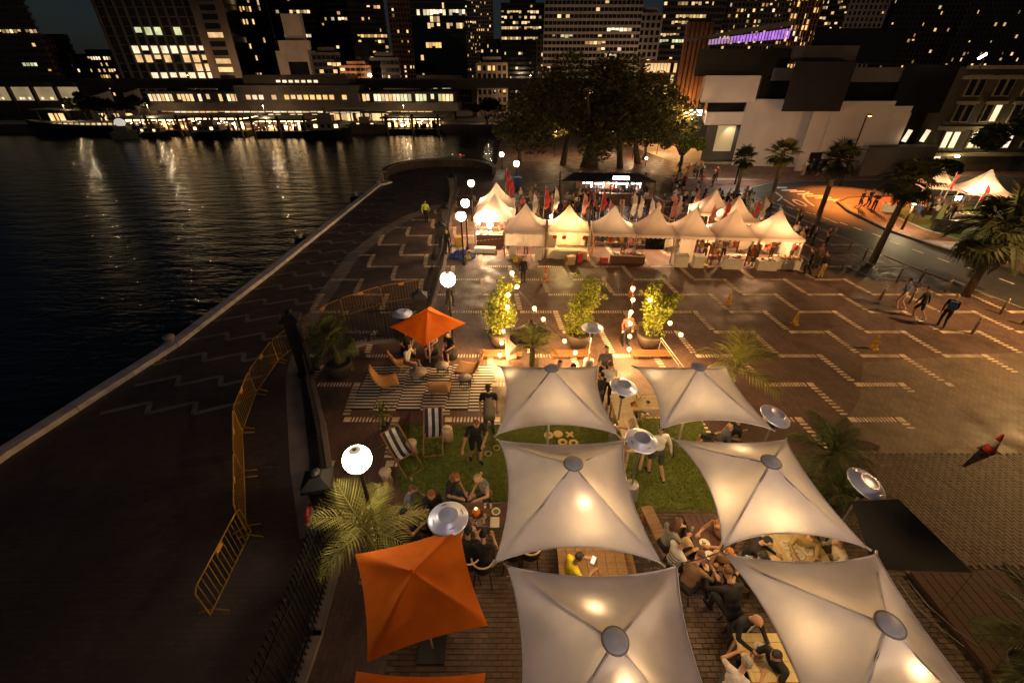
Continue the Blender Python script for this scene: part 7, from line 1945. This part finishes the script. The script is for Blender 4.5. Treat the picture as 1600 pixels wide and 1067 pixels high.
c_ = gp(1195, 1025, .76); ST_ = c_; table('pale timber table of the man in the suit', c_.x, c_.y, .85, .8, .76, M_pale, 5)
table('low pale counter with menus behind the cream bowl yucca', 4.25, 10.9, 2.0, .7, .86, mat('counter_pale', (.50, .37, .22), .6), 4)
table('pale counter running along the cream bowl yucca', 3.55, 9.7, .6, 1.9, .86, mat('counter_pale', (.50, .37, .22), .6), 3, True)
table('bar counter behind the back left sail', 1.0, 11.35, 2.2, .5, 1.0, M_pale, 3)
tsf = thing('tub_seat', 'round tan tub seat at the end of the pale counter', 'seat', (2.75, 10.75, 0)); MB().lathe([(.2, 0), (.24, .3), (.23, .62), (.2, .66), (.0001, .66)], 18).build('tub', mat('tan_leather', (.45, .22, .07), .5), tsf, True)
# pale rimmed chairs along the dark table
M_rimw = mat('chair_rim', (.52, .36, .19), .5)
ch = thing('bar_chair', 'x', 'chair')
MB().lathe([(.22, .60), (.23, .64), (.0001, .65)], 16).build('seat', M_black, ch, True)
arcp = [(.25 * math.cos(a), .25 * math.sin(a), .92) for a in [R(185) + R(170) * i / 12 for i in range(13)]]
mb = MB(); vs = []
for x, y, z in arcp: vs += [(x * .93, y * .93, .64), (x, y, z)]
mb.add(vs, [(2 * k, 2 * k + 2, 2 * k + 3, 2 * k + 1) for k in range(12)]).build('back_shell', M_black, ch, True)
MB().tube(arcp, .022, 7).build('back_rim', M_rimw, ch, True)
for sx in (-1, 1):
    for sy in (-1, 1): MB().tube([(sx * .16, sy * .16, .6), (sx * .22, sy * .22, 0)], .014, 6).build('leg', M_black, ch)
for i, (x, y, rz, lab) in enumerate([(-.42, 5.80, 4, 'pale rimmed bar chair of the man in black at the dark table'), (.02, 5.84, -8, 'empty pale rimmed bar chair at the corner of the middle left sail'), (.42, 5.86, -4, 'empty pale rimmed bar chair under the edge of the middle left sail'), (-.85, 5.86, 8, 'pale rimmed bar chair of the dark haired woman at the dark table'), (.18, 7.32, 180, 'pale rimmed bar chair on the turf side of the dark table')]):
    o = ch if i == 0 else copy_tree(ch); o.location = (x, y, .0); o.rotation_euler = (0, 0, R(rz)); tag(o, lab, 'chair', 'bar chairs at the long dark table')
def stool(lab, x, y, h, m=None):
    t = thing('bar_stool', lab, 'stool', (x, y, .03), 0, 'bar stools under the guests'); MB().lathe([(.17, h - .05), (.18, h - .02), (.0001, h)], 14).build('seat', m or M_dw, t, True)
    for k in range(4):
        a = math.pi / 4 + k * math.pi / 2; MB().tube([(.1 * math.cos(a), .1 * math.sin(a), h - .04), (.19 * math.cos(a), .19 * math.sin(a), 0)], .014, 5).build('leg', M_black, t)
    return t
# things on the tables
def on(lab, name, cat, x, y, z, grp, fn):
    t = thing(name, lab, cat, (x, y, z), 0, grp); fn(t); return t
zt = .927
on('orange pumpkin lantern with a pale lid on the dark table', 'pumpkin_lantern', 'lantern', gp(744, 800, 1.0).x, gp(744, 800, 1.0).y, zt, None, lambda t: (MB().ball((0, 0, .085), .105, 14, sz=.8).build('pumpkin', cloth('pumpkin', (.75, .22, .02), .4), t, True), MB().lathe([(.05, .165), (.055, .2), (.03, .24), (.0001, .25)], 12).build('lid', M_cloth, t, True), point('candle_light', (0, 0, .3), 4, (1, .6, .2), .03, t)))
def glass(col, h=.12, r_=.035): return lambda t: (MB().lathe([(r_ * .8, 0), (r_, h)], 12, caps=False).build('glass', mat('drink_glass', (.55, .5, .45), .1, spec=.8), t, True), MB().lathe([(r_ * .74, .005), (r_ * .9, h * .7)], 12).build('drink', mat('drink_%d' % int(col[0] * 100), col, .2), t, True))
for i, (x, y, c, lab) in enumerate([(736, 811, (.5, .35, .1), 'pale beer glass at the front left of the dark table'), (743, 815, (.02, .012, .01), 'dark cola glass at the front of the dark table'), (758, 806, (.6, .5, .35), 'tall pale glass in the middle of the dark table'), (756, 813, (.6, .4, .15), 'short pale glass beside the white menu'), (758, 790, (.02, .012, .01), 'dark bottle shaped glass at the back of the dark table'), (767, 790, (.6, .45, .25), 'pale glass at the back right of the dark table')]):
    g_ = gp(x, y, .98); on(lab, 'drink_glass', 'glass', g_.x, g_.y, zt, 'drinks on the dark table', glass(c))
on('white bowl of salad on the dark table', 'food_bowl', 'bowl', gp(775, 799, .95).x, gp(775, 799, .95).y, zt, None, lambda t: (MB().lathe([(.04, 0), (.11, .05), (.105, .05), (.0001, .02)], 16).build('bowl', M_cloth, t, True), MB().ball((0, 0, .035), .075, 10, sz=.4).build('salad', mat('salad', (.12, .18, .04), .7), t)))
on('white paper menu lying on the dark table', 'paper_menu', 'menu', gp(773, 815, .93).x, gp(773, 815, .93).y, zt, None, lambda t: MB().bb(-.11, .11, -.14, .14, 0, .004).build('sheet', M_cloth, t))
for i, (x, y, k, lab) in enumerate([(1236, 848, 'p', 'white plate of food near the middle of the plate covered table'), (1248, 866, 'p', 'white plate at the front of the plate covered table'), (1238, 868, 'p', 'half eaten white plate at the left of the plate covered table'), (1262, 860, 'p', 'plate with bread at the right of the plate covered table'), (1228, 850, 'b', 'round bowl at the back of the plate covered table'), (1204, 1034, 'p', 'white plate on the table of the man in the suit'), (1188, 1012, 'p', 'plate of crumbs by the cuffs of the man in the suit'), (1109, 867, 'p', 'white plate on the crowded dark table'), (1101, 848, 'b', 'small dark bowl on the crowded dark table')]):
    def f(t, k=k, i=i):
        MB().lathe([(.06, 0), (.12, .018), (.115, .02), (.06, .006), (.0001, .006)], 18).build('plate', mat('plate', (.66, .6, .5), .35), t, True)
        r2 = random.Random(i); mb = MB()
        for _ in range(6): mb.ball((r2.uniform(-.05, .05), r2.uniform(-.05, .05), .022), r2.uniform(.014, .03), 6, r2.randrange(3), .6)
        stuff(mb.build('food', [mat('food_brown', (.3, .13, .04), .6), mat('food_gold', (.55, .33, .08), .6), mat('food_green', (.12, .2, .04), .6)], t))
    on(lab, 'plate' if k == 'p' else 'bowl', 'plate' if k == 'p' else 'bowl', gp(x, y, .78).x, gp(x, y, .78).y, .767, 'plates on the bar tables', f)
for i, (x, y, c, lab) in enumerate([(1098, 852, (.5, .35, .12), 'beer glass in the middle of the crowded dark table'), (1082, 825, (.55, .45, .3), 'pale glass at the back of the crowded dark table'), (1118, 862, (.6, .55, .45), 'white candle cup at the front of the crowded dark table'), (1258, 852, (.5, .3, .08), 'amber glass on the plate covered table'), (1240, 876, (.6, .5, .3), 'wine glass at the front of the plate covered table'), (1207, 1018, (.55, .4, .2), 'wine glass on the table of the man in the suit')]):
    g_ = gp(x, y, .83); on(lab, 'drink_glass', 'glass', g_.x, g_.y, .767, 'drinks on the other tables', glass(c))
for x, y, c, lab in [(3.95, 10.75, (.30, .10, .03), 'brown triangular menu stand on the low pale counter'), (4.85, 10.75, (.34, .13, .03), 'orange brown menu stand on the low pale counter')]:
    on(lab, 'menu_stand', 'menu stand', x, y, .867, 'menu stands on the pale counter', lambda t, c=c: MB().add([(-.11, -.1, 0), (.11, -.1, 0), (0, -.02, .2), (-.11, .1, 0), (.11, .1, 0)], [(0, 1, 2), (3, 2, 4), (0, 2, 3), (1, 4, 2), (0, 3, 4, 1)]).build('card', colmat('card', c), t))
on('small black bowl on the low pale counter', 'bowl', 'bowl', 4.42, 10.85, .867, None, lambda t: MB().lathe([(.03, 0), (.07, .05), (.0001, .02)], 12).build('bowl', M_black, t, True))
# black parasol with the white lettering at the back of the bar, and a white banner
t = thing('black_parasol', 'black pleated parasol with white lettering behind the back left sail', 'umbrella', (.72, 14.2, 0), R(10)); t.scale = (.8, .8, .88); zb_ = 1.62
mb = MB(); n = 16; A = (0, 0, 2.28); ring1 = [((.98 + .05 * math.cos(i * math.pi)) * math.cos(2 * math.pi * i / n), (.98 + .05 * math.cos(i * math.pi)) * math.sin(2 * math.pi * i / n) * .85, zb_ + .04 * math.cos(i * math.pi)) for i in range(n)]
vs = [A] + ring1 + [(x, y, z - .2) for x, y, z in ring1]; fs = [(0, 1 + i, 1 + (i + 1) % n) for i in range(n)] + [(1 + i, 1 + n + i, 1 + n + (i + 1) % n, 1 + (i + 1) % n) for i in range(n)]
mb.add(vs, fs).build('canopy', cloth('black_parasol_cloth', (.035, .028, .024), .12, .2, 3), t)
MB().tube([(0, 0, 0), (0, 0, 2.26)], .028, 8).build('pole', M_black, t); MB().lathe([(.05, 2.26), (.12, 2.3), (.05, 2.4)], 10).build('vent', M_black, t)
text_obj('lettering', 'LYRGNS', .2, M_cloth, (0, -.93, zb_ - .10), (R(90), 0, 0), t)
text_obj('lettering', 'TLC', .1, M_cloth, (0, -.925, zb_ - .19), (R(90), 0, 0), t)
t = thing('white_banner', 'white upright banner glowing beside the left bushy tree', 'banner', gp(798, 562), R(20)); MB().box((0, 0, .8), (.42, .02, 1.4), 0, 0, R(-8)).build('cloth', M_cloth, t); MB().tube([(0, .1, 0), (0, -.02, 1.55)], .014, 5).build('pole', M_black, t)
# rope rail to the right of the back counter
t = thing('rope_rail', 'thin pale rope rail leading down to the back right sail', 'rail', gp(1040, 545))
o_ = gp(1040, 545); a = gp(1033, 527, .7) - o_; b = gp(1062, 565, .7) - o_; c = gp(1088, 600, .55) - o_
MB().tube([a, b, c], .014, 5).build('rope', M_spole, t); MB().tube([a + Vector((0, 0, -.12)), b + Vector((0, 0, -.16)), c + Vector((0, 0, -.1))], .012, 5).build('rope', M_spole, t)
for p in (a, b, c): MB().tube([(p.x, p.y, 0), p], .016, 6).build('post', M_spole, t)
# floodlights of the passenger terminal the picture is taken from, behind and above the bar
fl_ = thing('terminal_floodlight', 'white floodlight on the terminal balcony above the bar', 'floodlight', (2.4, -5.5, 13.5)); MB().bb(-.3, .3, -.15, .15, -.2, .2).build('housing', M_black, fl_); MB().bb(-.04, .04, -.3, -.15, -3.5, .2).build('bracket', M_black, fl_)
spot('flood_light', (0, .2, -.05), Vector((2.9, 5.2, 0)) - Vector((2.4, -5.5, 13.5)), 2000, (1.0, .73, .60), 50, .8, .25, fl_)
fl2 = thing('terminal_floodlight', 'white floodlight on the terminal roof behind the bar', 'floodlight', (9, -16, 10.6)); MB().bb(-.3, .3, -.15, .15, -.2, .2).build('housing', M_black, fl2); MB().bb(-.04, .04, -.3, -.15, -10.6, .2).build('mast', M_black, fl2)
spot('flood_light', (0, .2, -.05), Vector((3.2, 6.2, 2)) - Vector((9, -16, 10.6)), 5400, (1.0, .76, .60), 30, .7, .15, fl2)
struct('unseen_shading_wall', MB().bb(-9, 24, -1.4, -1.0, 0, 4.5), M_conc)  # terminal edge out of view, height set to shade the bottom sails
# =================================================================== GUESTS OF THE BAR AND PASSERS-BY
GB = 'guests of the bar'
def G_(label, x, y, rz, pose, top, bot, **k):
    k.setdefault('group', GB); k.setdefault('h', 1.06)
    z = k.pop('z', .03)
    return person(label, (x, y, z), rz, pose, top, bot, **k)
q = gp(745, 722); G_('man in a black tee and shorts bending to throw a quoit on the turf', q.x, q.y, 200, 'throw', BLK, BLK, hair='red', legs='shorts', face=True, h=1.1)
q = gp(765, 672); G_('man in a dark tee and long grey apron standing by the striped rug', q.x, q.y, 185, 'stand', BLK, DGR, hair=(.02, .018, .016), style='cap', face=True, extra=apron, h=1.08)
def S_(label, u, v, rz, pose, top, bot, seat=None, low=False, **k):
    """a seated guest whose head is at (u, v); the stool goes under the hips"""
    t = G_(label, 0, 0, rz, pose, top, bot, head=(u, v), **k)
    if seat: o = stool(seat, t.location.x, t.location.y, .46 if low else .72); o.location.z = t.location.z
    return t
S_('woman with long reddish hair in black and jeans at the dark table', 713, 745, 240, 'bar_lap', BLK, JEAN, 'dark bar stool under the woman with long reddish hair', hair='red', style='long', sleeve='short', fem=True)
S_('blond woman in a sleeveless grey top and short skirt at the dark table', 746, 747, 130, 'bar_lap', GRY, DGR, 'dark bar stool under the blond woman', hair='blond', style='tied', sleeve='none', legs='short', fem=True)
S_('man in a blue grey shirt turned sideways at the left end of the dark table', 645, 764, 255, 'bar_sit', (.12, .13, .17), DGR, 'dark bar stool under the man in the blue grey shirt', hair='brown', legs='long')
S_('woman with brown hair in black facing the camera at the dark table', 674, 773, 190, 'bar_sit', BLK, BLK, 'dark bar stool under the woman facing the camera', hair='red', style='long', fem=True, face=True)
S_('person in brown half hidden between the palm and the largest heater hood', 632, 800, 300, 'bar_sit', BRN, BLK, 'dark bar stool hidden behind the palm fronds', hair='dark')
def chair_at(t, k): 
    o = bpy.data.objects['bar_chair' + k]; o.location = (t.location.x, t.location.y, 0); o.rotation_euler = t.rotation_euler
chair_at(S_('woman with dark hair seen from behind at the left of the dark table', 731, 828, 5, 'bar_sit', BLK, BLK, hair='black', style='tied', fem=True, z=0), '.003')
chair_at(S_('man in black seen from behind in a pale rimmed bar chair', 755, 834, -4, 'bar_sit', BLK, BLK, hair='black', z=0), '')
# lounge under the small parasol
G_('woman in a white top with her hand at her mouth in the lounge', -4.05, 13.75, 250, 'chin', (.40, .37, .33), (.07, .08, .06), hair='black', style='long', fem=True, legs='long')
pf = mat('pouf_dark', (.03, .025, .022), .8)
for x, y, lab in [(-3.35, 15.1, 'dark round pouf under the person with bare crossed legs'), (-2.5, 14.75, 'dark round pouf under the man in black in the lounge'), (-4.3, 14.9, 'dark round pouf at the back of the lounge')]:
    t = thing('pouf', lab, 'pouf', (x, y, 0), 0, 'dark poufs of the lounge'); MB().lathe([(.26, 0), (.3, .2), (.26, .42), (.0001, .44)], 16).build('cushion', pf, t, True)
G_('person in a pale top with bare crossed legs at the back of the lounge', -3.3, 15.05, 170, 'cross', WHT, BLK, hair='dark', legs='short', sleeve='short', fem=True, h=1.0, z=0)
G_('man in a black tee and shorts leaning forward in the lounge', -2.5, 14.75, 150, 'sit', BLK, BLK, hair='black', legs='shorts', h=1.0, z=0)
G_('person in dark clothes sitting at the back left of the lounge', -4.3, 14.9, 205, 'sit', BLK, NAVY, hair='dark', h=1.0, z=0)
# staff and guests behind the sails
q = gp(1020, 742); G_('man in a long white shirt seen from behind in the gap of the sails', q.x, q.y, 15, 'step', WHT, DGR, hair='black', sleeve='long', legs='shorts')
G_('person in a white top with tan hair beside the man in the long white shirt', q.x - .75, q.y + .35, 60, 'carry', WHT, TAN, hair='tan', style='long', fem=True)
G_('person in a white shirt seen from behind at the pale counter', 0, 0, 0, 'talk', WHT, BLK, hair='brown', head=(954, 568))
G_('woman in a black and white checked top behind the pale counter', 0, 0, 180, 'carry', (.16, .14, .13), BLK, hair='dark', style='tied', fem=True, head=(948, 545))
G_('person in black and white sitting at the front of the pale counter', 0, 0, 40, 'talk', BLK, DGR, hair='black', head=(940, 585), h=.95)
G_('bar keeper in black behind the bar counter', 1.6, 11.85, 175, 'carry', BLK, BLK, hair='black')
G_('bar keeper in navy bending at the right end of the bar counter', 2.1, 11.7, 120, 'phone', NAVY, BLK, hair='dark')
# reclining pair under the back right sail
G_('man in a dark tee with folded arms reclining between the right hand sails', 0, 0, 75, 'recline', DGR, BLK, hair='dark', legs='shorts', face=True, z=.02, head=(1143, 664))
t = G_('person lying back in black beside the reclining man', 0, 0, 95, 'recline', BLK, BLK, hair='black', z=.02, head=(1155, 655))
lng = thing('deck_lounger', 'timber sling lounger under the man with folded arms', 'lounger', (t.location.x - .1, t.location.y - .25, 0), R(80))
for sx in (-.3, .3): MB().tube([(sx, .55, .06), (sx, -.6, .85)], .025, 6).build('rail', M_tk, lng); MB().tube([(sx, -.5, .03), (sx, .1, .45)], .022, 6).build('leg', M_tk, lng)
MB().bb(-.29, .29, -.5, .5, -.01, .01).build('sling', M_blkc, lng, False, (0, -.02, .40))
# broad timber table
S_('person in a bright yellow top looking at a phone at the broad timber table', 906, 869, -70, 'sit_table', YELW, (.12, .04, .03), 'low stool under the person in the yellow top', True, hair='dark', sleeve='short', z=0)
c = gp(927, 874, .92); on('white phone held over the broad timber table', 'phone', 'phone', c.x, c.y, .92, None, lambda t: MB().box((0, 0, 0), (.09, .16, .01), R(-30), 0, R(25)).build('screen', emis('phone_glow', (1, .95, .85), .6), t))
# crowded table
S_('woman in a grey checked shirt on the bench at the crowded table', 1060, 816, -70, 'sit_table', (.20, .18, .16), BLK, hair='brown', style='long', sleeve='long', fem=True, z=0)
S_('man with a tan cap in a black and white striped tee at the crowded table', 1071, 847, -75, 'sit_table', (.55, .5, .44), BLK, hair=(.30, .2, .09), style='cap', extra=stripes, z=0)
S_('person in an orange top leaning on the far side of the crowded table', 1122, 818, 110, 'sit_table', (.20, .09, .05), BLK, 'low stool under the person in the orange top', True, hair='red', sleeve='none', z=0)
S_('person in a brown jacket hunched over the crowded table', 1095, 868, -45, 'hunch', (.15, .085, .045), BLK, 'low stool under the person in the brown jacket', True, hair='brown', sleeve='long', z=0)
S_('broad person all in black seen from behind at the crowded table', 1137, 893, 10, 'hunch', BLK, BLK, 'low stool under the broad person in black', True, hair='brown', sleeve='long', h=1.12, z=0)
# plate covered table
S_('bald man in a cream shirt at the right of the plate covered table', 1310, 846, 85, 'sit_table', CRM, TAN, 'low stool under the bald man', True, style='bald', sleeve='long', z=0)
S_('person in tan beside the bald man in the cream shirt', 1268, 838, 150, 'sit_table', (.36, .24, .09), TAN, 'low stool under the person in tan', True, hair='brown', sleeve='long', z=0)
S_('person in black at the back left of the plate covered table', 1200, 845, 235, 'sit_table', BLK, BLK, 'low stool under the person in black by the plates', True, hair='black', sleeve='long', z=0)
S_('person in a teal patterned top at the front left of the plate covered table', 1192, 868, -60, 'sit_table', (.12, .2, .17), BLK, 'low stool under the person in the teal top', True, hair='black', z=0)
S_('person in peach with bent head at the left corner of the bottom right sail', 1140, 864, 160, 'sit_table', (.42, .24, .13), BLK, hair='red', z=0)
# the table of the man in the suit
def shirt_front(t, up, hv):
    a = up(.47, 0, .12); b = up(.12, 0, .125)
    MB().add([(a.x - .05, a.y - .02, a.z), (a.x + .05, a.y - .02, a.z), (b.x + .015, b.y + .02, b.z), (b.x - .015, b.y + .02, b.z)], [(0, 3, 2, 1)]).build('shirt_front', colmat('cloth', WHT), t)
S_('balding man in a black suit and white shirt at the pale timber table', 1184, 968, 195, 'sit_table', BLK, BLK, 'low stool under the man in the suit', True, hair='grey', style='bald', sleeve='long', extra=shirt_front, face=True, z=0, h=1.08)
S_('woman in a white top seen from above at the pale timber table', 1167, 1034, -50, 'hunch', (.60, .52, .48), DGR, 'low stool under the woman in the white top', True, hair='grey', sleeve='short', fem=True, z=0)
S_('person in black with a pale face at the right of the pale timber table', 1212, 1024, 110, 'sit_table', BLK, BLK, 'low stool under the person with the pale face', True, hair='black', z=0)
# passers-by on the plaza and the promenade
PB = 'passers-by on the plaza'
def W_(label, u, v, rz, pose, top, bot, **k):
    b = gp(u, v); k.setdefault('group', PB); k.setdefault('h', .95); return person(label, (b.x, b.y, 0), rz, pose, top, bot, **k)
W_('guard in a yellow high visibility vest walking away on the dark promenade', 667, 348, 0, 'walk', (.42, .55, .04), BLK, hair='dark', sleeve='long', h=1.02)
W_('walker in a blue jacket and cream shorts, leftmost of three by the road', 1402, 481, 20, 'walk', (.05, .07, .16), CRM, hair='dark', sleeve='long', legs='shorts', shoe=WHT, h=.93)
W_('walker in a black jacket and shorts in the middle of the three by the road', 1430, 496, 25, 'step', BLK, BLK, hair='brown', sleeve='long', legs='shorts', shoe=WHT, h=.93)
W_('walker in a black coat with a blue backpack nearest of the three by the road', 1468, 510, -40, 'walk', BLK, BLK, hair='blond', sleeve='long', extra=backpack(BLU), h=.95)
W_('man in black with tan trousers standing right of the market pair', 1280, 434, 10, 'stand', BLK, (.42, .26, .07), hair='dark', sleeve='long', h=.9)
W_('person in black with a pale bag strap walking beside the last stall', 1258, 428, 30, 'walk', BLK, BLK, hair='brown', sleeve='long', h=.9)
W_('person in dark brown next to the pair beyond the last stall', 1272, 418, 190, 'talk', BRN, DGR, hair='dark', sleeve='long', h=.9)
W_('person in a red patterned top at the corner of the last stall', 1232, 412, 90, 'stand', RED, BLK, hair='dark', h=.88)
W_('person in black standing between the left and the middle potted bush', 817, 441, 200, 'stand', BLK, BLK, hair='dark', sleeve='long', h=.88)
W_('person in a red jumper standing beside the right potted bush', 976, 538, 190, 'stand', RED, BLK, hair='grey', sleeve='long', h=.92)
W_('passer-by in grey striding past the globe lamp behind the small parasol', 704, 478, 215, 'step', (.20, .16, .12), DGR, hair='grey', sleeve='long', h=.95)
W_('person in a dark coat standing by the far black gate pier', 700, 395, 180, 'stand', BLK, BLK, hair='dark', sleeve='long', h=.9)
W_('first of two people in shorts crossing on the orange lit footpath', 1340, 327, 200, 'walk', BLK, DGR, hair='dark', legs='shorts', h=.95)
W_('second of two people in dark clothes crossing on the orange lit footpath', 1353, 325, 190, 'walk', NAVY, BLK, hair='dark', h=.95)
W_('person in black bending over on the footpath beside the park tables', 1362, 331, 120, 'carry', BLK, BLK, hair='dark', h=.95)
b = gp(1343, 338); 
dg_ = thing('dog', 'small tan dog on the orange lit footpath before the two walkers', 'dog', (b.x, b.y, .1), R(30)); dg_.scale = (.8, .8, .8)
mb = MB(); ellip(mb, (0, .0, .36), (.10, .26, .11)); ellip(mb, (0, .2, .37), (.115, .13, .135)); capsule(mb, (0, .26, .42), (0, .36, .56), .075, .06); ellip(mb, (0, .41, .60), (.06, .085, .06)); capsule(mb, (0, .44, .58), (0, .54, .56), .035, .025); capsule(mb, (0, -.24, .42), (0, -.42, .55), .025, .012)
for s in (-1, 1):
    capsule(mb, (s * .06, .2, .34), (s * .06, .19, .17), .045, .028); capsule(mb, (s * .06, .19, .17), (s * .06, .2, .03), .026, .022); capsule(mb, (s * .06, .2, .02), (s * .06, .24, .02), .024, .02)
    capsule(mb, (s * .065, -.2, .34), (s * .07, -.13, .2), .06, .035); capsule(mb, (s * .07, -.13, .2), (s * .07, -.24, .12), .03, .022); capsule(mb, (s * .07, -.24, .12), (s * .07, -.22, .03), .02, .02); capsule(mb, (s * .07, -.22, .02), (s * .07, -.18, .02), .024, .02); ellip(mb, (s * .05, .39, .66), (.015, .03, .045))
raw = mb.mesh('raw', [M_wick]); o = bpy.data.objects.new('raw', raw); COL.objects.link(o); md = o.modifiers.new('r', 'REMESH'); md.mode = 'VOXEL'; md.voxel_size = .016; md.use_smooth_shade = True
dgp = bpy.context.evaluated_depsgraph_get(); dgp.update(); me = bpy.data.meshes.new_from_object(o.evaluated_get(dgp)); bpy.data.objects.remove(o); me.materials.clear(); me.materials.append(mat('dog_fur', (.28, .17, .08), .9, scale=12)); me.name = 'body'; link('body', me, dg_)
